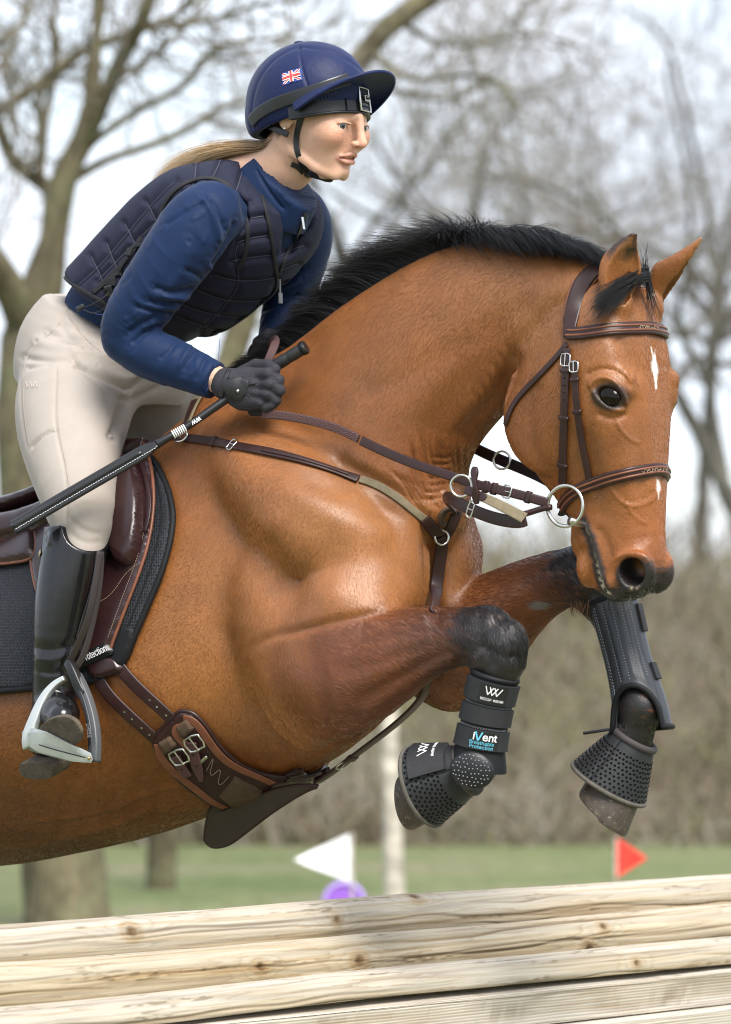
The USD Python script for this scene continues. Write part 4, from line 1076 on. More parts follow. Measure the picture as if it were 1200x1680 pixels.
def mane(n, smin, smax):
    r_, d_, L_, b_ = [], [], [], []
    for i in range(n):
        k = rng.integers(0, 396); s = rng.uniform(smin, smax)
        root = cl[k].copy(); x = cpx[k, 0]
        root[1] += s; root[2] -= .35 * abs(s) + .002
        f = smoothstep(700, 790, x + rng.normal(0, 22))
        back = np.array([-.82, .12, .62]); fwd = np.array([.74, .34, .70])
        d = back * (1 - f) + fwd * f
        L = np.interp(x, [350, 420, 470, 560, 700, 760, 830, 900, 960, 1000], [.04, .045, .055, .082, .118, .128, .122, .100, .080, .050])
        bend = np.array([-.25, .1, -.38]) * (1 - f) + np.array([.36, .34, -.82]) * f
        r_.append(root); d_.append(d); L_.append(L); b_.append(bend)
    o = np.argsort([q[0] for q in r_])
    st, wd = hair([r_[q] for q in o], [d_[q] for q in o], [L_[q] for q in o], 9, .09, (.0012, .00022), 0, [b_[q] for q in o], .75, 90)
    return [world(s) for s in st], wd
st, wd = mane(11500, -.022, .028)
curves(H, 'mane', st, wd, M['mane'])
roots = [Q(1052 + rng.normal(0, 6), 452 + rng.normal(0, 6), rng.normal(0, .012)) for _ in range(1100)]
tgt = Q(992, 508, .10)
ds, bs = [], []
for r in roots:
    d = (Q(1015, 462 + rng.normal(0, 5), .085) - r); ds.append(d / np.linalg.norm(d) + np.array([.1, .25, .06])); bs.append(np.array([-.25, .25, -.55]))
st, wd = hair(roots, ds, [.098] * len(roots), 9, .10, (.0012, .0002), 0, bs, .5, 25)
r2 = [Q(1060 + rng.normal(0, 3), 440 + rng.normal(0, 4), 0) for _ in range(50)]
s2, w2 = hair(r2, [np.array([.15, -.1, -1.0])] * 50, [.085] * 50, 9, .08, (.0012, .0002), 0, [np.array([.05, 0, -.1])] * 50)
s3, w3 = hair(r2[:8], [np.array([-.2, -.1, 1.0])] * 8, [.040] * 8, 9, .18, (.0012, .0002), 0, [np.array([.25, 0, -.1])] * 8)
curves(H, 'forelock', [world(s) for s in st + s2 + s3], wd + w2 + w3, M['mane'])
# feathery hair behind the far knee and whiskers on the muzzle
fe = look('rusty_hair', (.16, .07, .025), rough=.5)
r4 = [Q(962 + rng.uniform(-26, 8), 990 + rng.normal(0, 4), -.10 + rng.normal(0, .015)) for _ in range(110)]
s4, w4 = hair(r4, [np.array([-.05, 0, -1.0])] * 110, [.024] * 110, 6, .2, (.0009, .0002))
curves(H, 'feather', [world(s) for s in s4], w4, fe)
r5 = [Q(rng.uniform(995, 1075), 976 + rng.normal(0, 4), rng.uniform(-.02, .04)) for _ in range(60)]
s5, w5 = hair(r5, [np.array([.15, .1, -1.0])] * 60, [.028] * 60, 6, .35, (.0005, .0002))
curves(H, 'whiskers', [world(s) for s in s5], w5, look('grey_whisker', (.12, .11, .10), rough=.5))
# ------------------------------------------------------------------ tack: laid on the horse's skin
class Skin:
    "rays from the camera onto a mesh swollen outwards by 'lift'"
    def __init__(self, clay, lift, calm=0):
        v = clay.v
        if calm: v = laplace(v, clay.f, calm, .6)
        self.n = vnormals(v, clay.f) if calm else clay.n
        keep = (clay.facing[clay.f] > -.3).any(1) & (clay.fr[clay.f[:, 0], 0] > -1.3)
        self.m = trimesh.Trimesh(v + self.n * lift, clay.f[keep], process=False)
        from trimesh.ray.ray_pyembree import RayMeshIntersector
        self.r = RayMeshIntersector(self.m)
    def hit(self, pts, snap=(0, -1)):
        "world points and normals under pixels; a ray that misses slides along snap until it meets the skin"
        pts = np.atleast_2d(np.asarray(pts, float)).copy()
        out, nn, todo = np.zeros((len(pts), 3)), np.zeros((len(pts), 3)), np.arange(len(pts))
        orig = pts.copy()
        for k in range(150):
            if k == 50: pts[todo] = orig[todo]
            d = np.array([ray(*p) for p in pts[todo]]); d /= np.linalg.norm(d, axis=1, keepdims=True)
            loc, ri, ti = self.r.intersects_location(np.broadcast_to(CAM_P, d.shape), d, multiple_hits=False)
            if len(ri):
                tr = self.m.triangles[ti]; b = trimesh.triangles.points_to_barycentric(tr, loc)
                nv = (self.n[self.m.faces[ti]] * b[:, :, None]).sum(1)
                out[todo[ri]] = loc; nn[todo[ri]] = nv / np.linalg.norm(nv, axis=1, keepdims=True)
                todo = np.delete(todo, ri)
            if len(todo) == 0 or not np.any(snap): break
            pts[todo] += np.asarray(snap, float) * (2 if k < 50 else -3)
        if len(todo) and np.any(snap):                     # never met: the nearest point of the mesh in the picture
            if not hasattr(self, 'tree'): self.tree = cKDTree(pix(self.m.vertices[np.unique(self.m.faces)])); self.ids = np.unique(self.m.faces)
            i = self.ids[self.tree.query(orig[todo])[1]]; out[todo] = self.m.vertices[i]; nn[todo] = self.n[i]
        return out, nn

def smooth_line(x, s):
    from scipy.ndimage import gaussian_filter1d
    return gaussian_filter1d(x, s, axis=0, mode='nearest') if s else x

def mirror_world(w):
    return world(mirror(frame(w)))

def flipped(m):
    o = trimesh.Trimesh(mirror_world(m.vertices), m.faces[:, ::-1], process=False)
    return o

def laid(skin, line, width, th, lift=0.0, n=None, sm=2.0, snap=(0, -1), sides=12, mirror_too=False, ends=None):
    "a strap along a line of pixels on the skin; with mirror_too it goes on over the middle to the far side"
    line = np.asarray(line, float); n = n or int(max(16, 8 * len(line)))
    px = lerp_poly(line, n)
    p, u = skin.hit(px, snap)
    p, u = smooth_line(p, sm), smooth_line(u, sm * 1.5)
    if mirror_too:
        fr = frame(p); keep = fr[:, 1] > .006
        p, u = p[keep], u[keep]
        if frame(p[:1])[0, 1] < frame(p[-1:])[0, 1]: p, u = p[::-1], u[::-1]
        p2, u2 = mirror_world(p)[::-1], mirror_world(u)[::-1]
        p, u = np.vstack([p, p2]), np.vstack([u, u2])
        p = smooth_line(p, 1.0); u = smooth_line(u, 1.0)
        w = width if np.ndim(width) == 0 else np.interp(np.linspace(0, 1, len(p)), np.linspace(0, 1, 2 * len(width) - 1), list(width) + list(width[::-1][1:]))
    else:
        w = width if np.ndim(width) == 0 else np.interp(np.linspace(0, 1, n), np.linspace(0, 1, len(width)), width)
    u /= np.linalg.norm(u, axis=1, keepdims=True)
    p = p + u * (lift + np.asarray(th) / 2)
    return strap(p, u, np.asarray(w), th, sides), p, u

def stitches(p, u, off, every=.0055, length=.0032, r=.00042):
    "a dashed line of thread beside the middle of a strap"
    t = np.gradient(p, axis=0); t /= np.linalg.norm(t, axis=1, keepdims=True); b = np.cross(t, u)
    q = p + b * off; L = np.r_[0, np.cumsum(np.linalg.norm(np.diff(q, axis=0), axis=1))]
    out = []
    for s in np.arange(every, L[-1] - every, every):
        a, c = (np.array([np.interp(x, L, q[:, k]) for k in range(3)]) for x in (s, s + length))
        n = np.array([np.interp(s, L, u[:, k]) for k in range(3)])
        out.append(tube(np.array([a, c]) + n * .0004, r, 4))
    return cat(out) if out else None

def ring(c, r, tr, normal, up=Z_DIR, sq=1.0, n=40, sides=8):
    normal = np.asarray(normal, float) / np.linalg.norm(normal); a = np.cross(up, normal); a /= np.linalg.norm(a); b = np.cross(normal, a)
    t = np.linspace(0, 2 * np.pi, n, endpoint=False)
    return tube(np.asarray(c) + r * (np.cos(t)[:, None] * a + sq * np.sin(t)[:, None] * b), tr, sides, closed=True)

def buckle(p, u, t, w, l, r=.0015):
    "a small square frame lying on a strap (t: along it), with its tongue"
    t = t - (t @ u) * u; t /= np.linalg.norm(t); b = np.cross(u, t)
    c = [p + u * r + b * (sx * w / 2) + t * (sy * l / 2) for sx, sy in ((-1, -1), (1, -1), (1, 1), (-1, 1))]
    pts = []
    for i in range(4):
        for k in np.linspace(0, 1, 5)[:-1]: pts.append(c[i] + (c[(i + 1) % 4] - c[i]) * (.12 + .76 * k))
    return cat([tube(np.array(pts), r, 8, closed=True), tube(np.array([p + u * r * 1.8 - t * l / 2, p + u * r * 2.2 + t * l * .55]), r * .75, 6)])

def keeper(p, u, t, w, th, l=.007):
    t = t - (t @ u) * u; t /= np.linalg.norm(t)
    return strap(np.array([p - t * l / 2, p + t * l / 2]) + u * .001, np.array([u, u]), w + .004, th + .0035, 12)

def along(p, u, f):
    i = min(max(int(round(f * (len(p) - 1))), 1), len(p) - 2)
    return p[i], u[i], p[i + 1] - p[i - 1]

def drape(skin, poly, th, step=4.0, puff=None, snap=(0, -1), calm=0, sm=True):
    "a sheet with the outline poly (pixels) laid on the skin, th thick; puff(px) adds height"
    import shapely
    pg = shapely.Polygon(lerp_closed(poly, 6) if sm else poly).buffer(0)
    if pg.geom_type != 'Polygon': pg = max(pg.geoms, key=lambda g: g.area)
    x0, y0, x1, y1 = pg.bounds
    b = np.array(pg.exterior.segmentize(step).coords)[:-1]
    X, Y = np.meshgrid(np.arange(x0, x1, step), np.arange(y0, y1, step * .87)); X = X + (np.arange(X.shape[0]) % 2)[:, None] * step / 2
    g = np.c_[X.ravel(), Y.ravel()]
    core = pg.buffer(-step * .55)
    g = g[shapely.contains_xy(core, g[:, 0], g[:, 1])]
    pts = np.vstack([b, g])
    from scipy.spatial import Delaunay
    tr = Delaunay(pts).simplices
    cc = pts[tr].mean(1); tr = tr[shapely.contains_xy(pg.buffer(1e-6), cc[:, 0], cc[:, 1])]
    a = pts[tr]; ar = (a[:, 1, 0] - a[:, 0, 0]) * (a[:, 2, 1] - a[:, 0, 1]) - (a[:, 1, 1] - a[:, 0, 1]) * (a[:, 2, 0] - a[:, 0, 0])
    tr = tr[np.abs(ar) > 1e-3]; ar = ar[np.abs(ar) > 1e-3]; tr[ar > 0] = tr[ar > 0][:, ::-1]
    p, u = skin.hit(pts, snap)
    if calm:
        keep = np.arange(len(p))
        q = laplace(p, tr, calm, .5); p = q; u = laplace(u, tr, calm, .5); u /= np.linalg.norm(u, axis=1, keepdims=True)
    n = len(pts); nb = len(b)
    h = np.full(n, th, float)
    if puff is not None: h = h + puff(pts)
    dist = np.array([pg.exterior.distance(shapely.Point(*q)) for q in pts]) if puff is None or True else None
    rim = np.clip(dist / (th * 880 * .6 + 1e-6), 0, 1); h = h * (0.35 + 0.65 * np.sqrt(1 - (1 - rim) ** 2))
    top = p + u * h[:, None]; bot = p - u * .001
    j = np.arange(nb); j2 = (j + 1) % nb
    v = np.vstack([top, bot])
    f = np.vstack([tr, tr[:, ::-1] + n, np.stack([j, j2, j2 + n], 1), np.stack([j, j2 + n, j + n], 1)])
    m = trimesh.Trimesh(v, f, process=False)
    if m.volume < 0: m.invert()
    m.metadata = dict(border=top[:nb], bn=u[:nb], bpx=b)
    return m

def lerp_closed(poly, k):
    "a closed outline with its corners softened"
    p = np.asarray(poly, float)
    for _ in range(2):
        q = .8 * p + .2 * np.roll(p, -1, 0); r = .2 * p + .8 * np.roll(p, -1, 0)
        p = np.stack([q, r], 1).reshape(-1, p.shape[1])
    return p

def text_on(text, height, c, right, up, depth=.0006, bold=False, squeeze=1.0, center=True):
    m = meshkit.text_mesh(text, height, depth, bold)
    v = m.vertices.copy()
    if center: v[:, :2] -= (m.bounds[0, :2] + m.bounds[1, :2]) / 2
    v[:, 0] *= squeeze
    right = np.asarray(right, float) / np.linalg.norm(right); up = np.asarray(up, float); up = up - (up @ right) * right; up /= np.linalg.norm(up); out = np.cross(right, up)
    return trimesh.Trimesh(np.asarray(c) + v[:, :1] * right + v[:, 1:2] * up + v[:, 2:] * out, m.faces, process=False)

def decal(skin, mesh2d, lift=.0015):
    "wraps lettering given in pixels (x right, y down, z outwards in metres) onto the skin"
    v = mesh2d.vertices
    p, u = skin.hit(v[:, :2])
    return trimesh.Trimesh(p + u * (lift + v[:, 2:3]), mesh2d.faces, process=False)

SK0, SK1, SK2 = Skin(HB, .0015), Skin(HB, .008, 12), Skin(HB, .022, 30)

# ---- bridle
BR = thing('bridle', 'brown leather bridle with padded browband and noseband on the horse head', 'bridle')
m, p, u = laid(SK0, [(930, 547), (955, 547), (990, 542), (1030, 539), (1068, 538)], .0235, .007, mirror_too=True, n=40)
bp = part(BR, 'browband', m, M['leather'])
part(bp, 'piping', cat([tube(p + np.cross(np.gradient(p, axis=0) / np.linalg.norm(np.gradient(p, axis=0), axis=1, keepdims=True), u) * o + u * .0035, .0022, 8) for o in (-.0045, .0045)]), M['tan_edge'])
zz = np.linspace(-1, 1, 40); i0 = int(len(p) * .44)
zig = [along(p, u, f) for f in np.linspace(.42, .53, 30)]
part(bp, 'stitching', tube(np.array([q[0] + q[1] * .0045 + np.cross(q[2] / np.linalg.norm(q[2]), q[1]) * .0035 * math.sin(i * 1.5) for i, q in enumerate(zig)]), .0007, 5), M['thread'])
p, u = SK0.hit(lerp_poly([(936, 556), (938, 530), (943, 500), (952, 472), (966, 452)], 26))
p = np.vstack([p, world(np.array([Q(984, 438, .052), Q(1000, 428, .022)]))]); u = np.vstack([u, (Z_DIR + .5 * N_DIR)[None], (Z_DIR + .1 * N_DIR)[None]])
p = lerp_poly(np.vstack([p, mirror_world(p)[::-1]]), 60); u = smooth_line(lerp_poly(np.vstack([u, mirror_world(u)[::-1]]), 60), 2); u /= np.linalg.norm(u, axis=1, keepdims=True)
p = smooth_line(p, 1.5) + u * .003; m = strap(p, u, np.interp(np.linspace(0, 1, 60), [0, .2, .5, .8, 1], [.026, .030, .034, .030, .026]), .006)
hp = part(BR, 'headpiece', m, M['leather'])
part(hp, 'lining', strap((p - u * .0045)[6:54], u[6:54], .036, .004), M['tan_edge'])
part(hp, 'stitching', cat([stitches(p[:int(len(p) * .55)], u[:int(len(p) * .55)], o) for o in (-.011, .011)]), M['thread'])
m, p, u = laid(SK0, [(933, 562), (905, 596), (872, 630), (846, 660), (834, 686), (830, 700)], .011, .004, snap=(1, 0))
part(BR, 'throatlash', m, M['leather'])
m, p, u = laid(SK1, [(929, 566), (927, 610), (925, 670), (923, 740), (921, 800)], .0170, .004, lift=-.004)
cp = part(BR, 'cheekpiece', m, M['leather'])
for f in (.10,): part(cp, 'buckle', buckle(*along(p, u, f), .022, .022), M['steel'])
for f in (.17, .50, .84): part(cp, 'keeper', keeper(*along(p, u, f), .018, .004), M['leather'])
part(cp, 'stitching', cat([stitches(p[int(len(p) * .72):], u[int(len(p) * .72):], o) for o in (-.0055, .0055)]), M['thread'])
holes = cat([trimesh.creation.icosphere(1, .0016).apply_translation(along(p, u, f)[0] + along(p, u, f)[1] * .002) for f in (.24, .29, .34, .39)])
part(cp, 'hole', holes, M['pit'])
m, p, u = laid(SK1, [(941, 588), (943, 630), (947, 680), (955, 730), (962, 765), (967, 792)], .0140, .004, lift=-.004)
cp = part(BR, 'noseband_hanger', m, M['leather'])
part(cp, 'buckle', buckle(*along(p, u, .06), .019, .019), M['steel'])
for f in (.16, .42): part(cp, 'keeper', keeper(*along(p, u, f), .015, .004), M['leather'])
part(cp, 'stitching', cat([stitches(p[int(len(p) * .8):], u[int(len(p) * .8):], o) for o in (-.0045, .0045)]), M['thread'])
m, p, u = laid(SK0, [(918, 838), (928, 822), (945, 806), (975, 793), (1020, 780), (1060, 772), (1083, 769)], [.022, .022, .024, .024, .022], .007, mirror_too=True, n=46, snap=(1, -.5))
nb = part(BR, 'noseband', m, M['leather'])
g = np.gradient(p, axis=0); g /= np.linalg.norm(g, axis=1, keepdims=True)
part(nb, 'piping', cat([tube(p + np.cross(g, u) * o + u * .0035, .0022, 8) for o in (-.0045, .0045)]), M['tan_edge'])
zig = [along(p, u, f) for f in np.linspace(.42, .53, 30)]
part(nb, 'stitching', tube(np.array([q[0] + q[1] * .0045 + np.cross(q[2] / np.linalg.norm(q[2]), q[1]) * .0035 * math.sin(i * 1.5) for i, q in enumerate(zig)]), .0007, 5), M['thread'])
jaw = np.array([world(Q(918, 838, .040)), world(Q(938, 848, .02)), world(Q(948, 852, 0)), world(mirror(Q(938, 848, .02))), world(mirror(Q(918, 838, .040)))])
part(BR, 'chin_strap', strap(lerp_poly(jaw, 16), lerp_poly(np.array([N_DIR, N_DIR * .6 - A_DIR, -A_DIR, -N_DIR * .6 - A_DIR, -N_DIR]), 16), .018, .005), M['leather'])
for s in (1, -1):
    c = Q(928, 830, .074) * [1, s, 1]
    b = part(BR, 'bit', ring(world(c), .0365, .0036, N_DIR * s + A_DIR * .08, n=56, sides=10), M['steel'])
    q = np.array([c + [.012, s * .004, -.027], Q(957, 860, .052) * [1, s, 1], Q(970, 872, .02) * [1, s, 1]])
    part(b, 'mouthpiece', tube(world(q), [.0085, .007, .006], 12), M['steel'])

# ---- reins
RE = thing('reins', 'pair of brown leather reins running from the bit to the rider hand', 'reins')
NRP = np.array([Q(903, 826, .082), Q(868, 816, .10), Q(830, 806, .115), Q(790, 797, .128), Q(750, 784, .14), Q(700, 768, .152), Q(645, 747, .158), Q(590, 721, .160)])
NRG = np.array([Q(590, 721, .160), Q(545, 700, .162), Q(500, 688, .17), Q(458, 681, .18), Q(430, 679, .185)])
def clear_of_horse(fr_pts, gap=.006):
    w = world(fr_pts); px = pix(w)
    try:
        h, nrm = SK0.hit(px, snap=(0, 0))
    except Exception:
        return w
    d = np.linalg.norm(w - CAM_P, axis=1); dh = np.linalg.norm(h - CAM_P, axis=1)
    k = np.where((np.linalg.norm(nrm, axis=1) > .1) & (d > dh - gap), (dh - gap) / d, 1.0)
    k = np.minimum(k, smooth_line(k, 3))
    return CAM_P + (w - CAM_P) * k[:, None]
p = smooth_line(clear_of_horse(lerp_poly(NRP, 50)), 1.5)
up_r = np.broadcast_to(N_DIR + Z_DIR * .15, p.shape)
rn = part(RE, 'near_rein', strap(p, up_r, .0175, .006), M['leather'], label='near rein with buckle, straight from bit ring to the neck')
part(rn, 'buckle', buckle(*along(p, up_r, .20), .022, .018), M['steel'])
for f in (.10, .26, .31): part(rn, 'keeper', keeper(*along(p, up_r, f), .0185, .006, .009), M['leather'])
part(rn, 'stitching', cat([stitches(p[18:], up_r[18:] / np.linalg.norm(up_r[0]), o) for o in (-.0065, .0065)]), M['thread'])
p = smooth_line(clear_of_horse(lerp_poly(NRG, 44)), 1.5); up_g = np.broadcast_to(N_DIR, p.shape)
gr = part(RE, 'rein_grip', strap(p, up_g, .0165, .006), look('rubber_grip', (.065, .033, .033), rough=.7, spec=.3))
t = np.gradient(p, axis=0); t /= np.linalg.norm(t, axis=1, keepdims=True); bb = np.cross(t, up_g)
pim = [trimesh.creation.icosphere(0, .0013).apply_translation(x) for i in np.linspace(0, len(p) - 1.01, 74) for o in (-.0048, 0, .0048)
       for x in [p[int(i)] + (p[int(i) + 1] - p[int(i)]) * (i % 1) + up_g[0] * .0032 + bb[int(i)] * (o + (.0012 if int(i * 2) % 2 else -.0012))]]
part(gr, 'grip_pimples', cat(pim), look('rubber_pimples', (.15, .09, .088), rough=.7, spec=.3), smooth=True, kind='stuff')
p = lerp_poly(np.array([Q(905, 832, .084), Q(885, 836, .09), Q(862, 843, .10), Q(840, 846, .11)]), 16)
part(RE, 'rein_tail', tube(world(p), .0055, 8), M['leather'])
FRP = np.array([Q(925, 806, -.075), Q(890, 784, -.085), Q(850, 766, -.098), Q(800, 745, -.11), Q(765, 728, -.125), Q(700, 702, -.14), Q(600, 660, -.15), Q(500, 610, -.14), Q(455, 585, -.10)])
p = world(lerp_poly(FRP, 50)); upf = np.broadcast_to(N_DIR, p.shape)
fr_ = part(RE, 'far_rein', strap(p, upf, .021, .006), look('dark_leather', (.016, .012, .018), rough=.3, var=.2, vscale=40), label='dark far rein between throat and jaw')
part(fr_, 'stitching', stitches(p[:26], upf[:26] / np.linalg.norm(upf[0]), .0085), M['thread'])
loop = np.array([Q(437, 600, .13), Q(446, 578, .12), Q(452, 562, .10), Q(450, 558, .06), Q(446, 575, .02)])
part(RE, 'rein_bridge', strap(world(lerp_poly(loop, 20)), np.broadcast_to(N_DIR + A_DIR * .6, (20, 3)), .016, .005), LOOKS['rubber_grip'])

# ---- breastplate with running martingale
BP = thing('breastplate', 'brown leather breastplate with olive elastic, crossing shoulder and chest', 'breastplate')
m, p, u = laid(SK1, [(298, 716), (335, 721), (375, 727), (450, 741), (520, 759), (592, 785)], [.018, .017, .018, .016, .018], .005, lift=-.006, n=60)
sp = part(BP, 'shoulder_strap', m, M['leather'])
part(sp, 'buckle', buckle(*along(p, u, .27), .024, .016), M['steel'])
part(sp, 'keeper', keeper(*along(p, u, .17), .018, .005), M['leather'])
part(sp, 'stitching', cat([stitches(p[20:], u[20:], o) for o in (-.0062, .0062)]), M['thread'])
m2 = strap(p[26:56] + u[26:56] * .003, u[26:56], .0075, .004); part(sp, 'raised_pad', m2, M['leather'])
m, p, u = laid(SK1, [(588, 783), (630, 800), (665, 824), (690, 845), (704, 858)], .015, .004, lift=-.006)
part(BP, 'elastic', m, M['elastic'])
m, p, u = laid(SK1, [(697, 850), (708, 864), (720, 880)], [.020, .024, .026], .006, lift=-.002)
part(BP, 'chest_fork', m, M['leather'])
q = np.array([Q(752, 838, -.02), Q(744, 858, -.015), Q(733, 878, -.005), Q(726, 888, .0)])
part(BP, 'chest_fork', strap(clear_of_horse(lerp_poly(q, 14), .008), np.broadcast_to(N_DIR * .5 + A_DIR, (14, 3)), .020, .006), M['leather'])
c = clear_of_horse(np.array([Q(725, 882, .01)]), .016)[0]
part(BP, 'chest_ring', ring(c, .0135, .0022, N_DIR * .6 + A_DIR), M['steel'])
q = np.array([Q(727, 878, .012), Q(724, 905, .010), Q(719, 940, .008), Q(715, 975, .006), Q(711, 1010, .004)])
p = smooth_line(clear_of_horse(lerp_poly(q, 26), .009), 2); uu = np.broadcast_to(N_DIR * .6 + A_DIR * .8, p.shape)
cs = part(BP, 'chest_strap', strap(p, uu, .025, .006), M['leather'])
part(cs, 'stitching', cat([stitches(p, uu, o) for o in (-.009, .009)]), M['thread'])
q = np.array([Q(730, 862, .02), Q(724, 848, .03), Q(730, 838, .03), Q(742, 835, .02), Q(752, 838, .0)])
part(BP, 'cord_loop', tube(clear_of_horse(lerp_poly(q, 18), .012), .006, 8), M['suede'])
# strap between the forelegs to the girth
q = np.array([Q(702, 1110, .0), Q(697, 1135, .0), Q(680, 1160, .0), Q(640, 1196, .0), Q(590, 1234, .0), Q(550, 1264, .0), Q(520, 1284, .0)])
p = lerp_poly(q, 40); un = np.broadcast_to(np.array([.62, 0, -.78]), p.shape)
gs = part(BP, 'girth_strap', strap(world(p), world(un), .024, .006), M['leather'])
part(gs, 'buckle', buckle(world(p)[31], world(un[0]), world(p)[32] - world(p)[30], .03, .02), M['steel'])
part(gs, 'keeper', keeper(world(p)[28], world(un[0]), world(p)[29] - world(p)[27], .024, .006, .012), M['leather'])
# loops to the saddle
q = np.array([Q(297, 716, .13), Q(280, 718, .14), Q(262, 722, .15), Q(243, 730, .16)])
part(BP, 'saddle_loop', strap(clear_of_horse(lerp_poly(q, 14), .006), np.broadcast_to(N_DIR + Z_DIR * .5, (14, 3)), .013, .004), M['leather'])
q = np.array([Q(302, 705, .12), Q(309, 685, .10), Q(317, 665, .07), Q(325, 650, .04)])
p = clear_of_horse(lerp_poly(q, 14), .006)
wl = part(BP, 'wither_strap', strap(p, np.broadcast_to(N_DIR + Z_DIR * .6, p.shape), np.linspace(.016, .026, 14), .004), M['elastic'])
part(wl, 'tab', strap(p[1:12] + N_DIR * .003, np.broadcast_to(N_DIR + Z_DIR * .6, (11, 3)), np.linspace(.009, .015, 11), .004), M['leather'])
part(BP, 'saddle_ring', ring(clear_of_horse(np.array([Q(296, 715, .13)]), .012)[0], .0155, .002, N_DIR + Z_DIR * .5, sq=.8), M['steel'])
# martingale: ring on the near rein, hanging loop of strap
MG = thing('martingale', 'hanging loop of olive webbing and brown strap under the near rein', 'martingale')
part(MG, 'rein_ring', ring(world(Q(757, 797, .150)), .0195, .0024, N_DIR + A_DIR * .35), M['steel'])
q = np.array([Q(790, 815, .147), Q(815, 826, .145), Q(842, 840, .14), Q(861, 850, .137)])
p = lerp_poly(q, 20); part(MG, 'webbing', strap(world(p), np.broadcast_to(N_DIR * .8 + Z_DIR * .55, p.shape), np.linspace(.018, .021, 20), .004), M['elastic'])
q = np.array([Q(863, 853, .135), Q(845, 856, .132), Q(815, 851, .13), Q(788, 842, .13), Q(760, 829, .125), Q(740, 818, .11), Q(732, 818, .09), Q(737, 830, .06), Q(748, 836, .03)])
p = lerp_poly(q, 40); uq = np.broadcast_to(N_DIR, p.shape)
ls = part(MG, 'lower_strap', strap(world(p), uq, .023, .005), M['leather'])
part(ls, 'buckle', buckle(world(p)[17], N_DIR, world(p)[18] - world(p)[16], .030, .012, .0018), M['steel'])
part(ls, 'stitching', cat([stitches(world(p)[2:14], uq[2:14], o) for o in (-.008, .008)]), M['thread'])
q = np.array([Q(764, 803, .152), Q(778, 809, .150), Q(798, 818, .149)])
part(MG, 'ring_tab', strap(world(lerp_poly(q, 10)), np.broadcast_to(N_DIR + Z_DIR * .3, (10, 3)), [.016] * 9 + [.008], .006), M['leather'])
q = np.array([Q(780, 766, .150), Q(779, 780, .153), Q(780, 797, .155), Q(781, 812, .153), Q(783, 827, .150)])
p = lerp_poly(q, 14)
rs = part(MG, 'rein_stop', strap(world(p), np.broadcast_to(N_DIR, p.shape), [.008, .014, .016, .014, .010, .009, .009, .010, .013, .015, .016, .015, .012, .007], .007), M['leather'])
part(MG, 'rein_ring', ring(world(Q(824, 755, -.085)), .0165, .0022, N_DIR + A_DIR * .2), M['steel'])

# ---- saddle pad
PADO = [(243, 742), (262, 768), (279, 805), (287, 845), (283, 885), (268, 940), (240, 1005), (212, 1068), (200, 1092), (190, 1092), (164, 1114), (120, 1124), (60, 1129), (0, 1134), (-80, 1140), (-200, 1120), (-240, 1010), (-180, 900), (-60, 880), (60, 850), (150, 790), (210, 740)]
pad_m = usdkit.material(stage, '/World/Looks/pad_mesh', {'g': ('texture_coordinate', {}), 'm': ('mapping', {'scale': (1, 1, .75)}), 'v': ('voronoi_texture', {'scale': 230.0, 'randomness': .35}), 'r': ('rgb_ramp', {'ramp': [(.18, (.004, .0045, .006)), (.5, (.018, .020, .025)), (.8, (.028, .030, .036))]}),
    'b': ('bump', {'strength': .9, 'distance': .002}), 'p': ('principled_bsdf', {'roughness': .7, 'specular_ior_level': .3})},
    [('g.object', 'm.vector'), ('m.vector', 'v.vector'), ('v.distance', 'r.fac'), ('r.color', 'p.base_color'), ('v.distance', 'b.height'), ('b.normal', 'p.normal')], surface='p.BSDF')
SP = thing('saddle_pad', 'black mesh saddle pad with padded binding under the brown saddle', 'saddle pad')
m = drape(SK1, PADO, .010, 5.0)
part(SP, 'near_panel', m, pad_m, smooth=50)
bd = m.metadata
part(SP, 'binding', tube(smooth_line(bd['border'], 1) + bd['bn'] * .001, .0062, 8, closed=True), M['neoprene'])
part(SP, 'far_panel', flipped(m), pad_m, smooth=50)
m = drape(SK1, [(196, 1022), (232, 1030), (208, 1092), (186, 1098), (160, 1098), (175, 1060)], .013, 5.0)
part(SP, 'reinforcement', m, M['neoprene'], smooth=50)
ln = [(258, 770), (268, 810), (272, 850), (266, 885), (252, 935), (225, 1005), (205, 1050)]
m, p, u = laid(SK1, ln, .0035, .003, lift=.009, n=40); part(SP, 'seam', m, M['neoprene'])

# ---- saddle
SA = thing('saddle', 'dark oxblood jumping saddle with glossy knee block behind the rider leg', 'saddle')
FLAP = [(200, 722), (238, 724), (251, 768), (255, 820), (250, 868), (240, 912), (222, 962), (203, 1010), (187, 1052), (180, 1074), (150, 1080), (112, 1062), (80, 1020), (58, 960), (50, 905), (58, 862), (110, 800), (150, 760)]
m = drape(SK2, FLAP, .009, 4.5)
fl = part(SA, 'flap', m, M['saddle'], smooth=50)
bd = m.metadata
part(fl, 'edge', tube(smooth_line(bd['border'], 1), .0034, 8, closed=True), M['tan_edge'])
part(SA, 'far_flap', flipped(m), M['saddle'], smooth=50)
def kb(px):
    x = (px[:, 0] - 214) / 33; y = (px[:, 1] - 842) / 94
    return .030 * np.sqrt(np.clip(1 - np.maximum(np.abs(x) ** 2.4, 0) - np.abs(y) ** 3.2, 0, 1))
m = drape(SK2, [(184, 770), (205, 752), (228, 756), (243, 795), (245, 850), (238, 900), (226, 926), (212, 934), (196, 926), (186, 900), (180, 840)], .012, 3.5, puff=kb)
part(SA, 'knee_block', m, M['saddle'], smooth=60)
m, p, u = laid(SK2, [(236, 925), (222, 935), (207, 950), (190, 975), (165, 992), (150, 996)], .0016, .0012, lift=.010, n=36); part(fl, 'stitching', stitches(p, u, 0, .005, .0032, .0006), M['thread'])
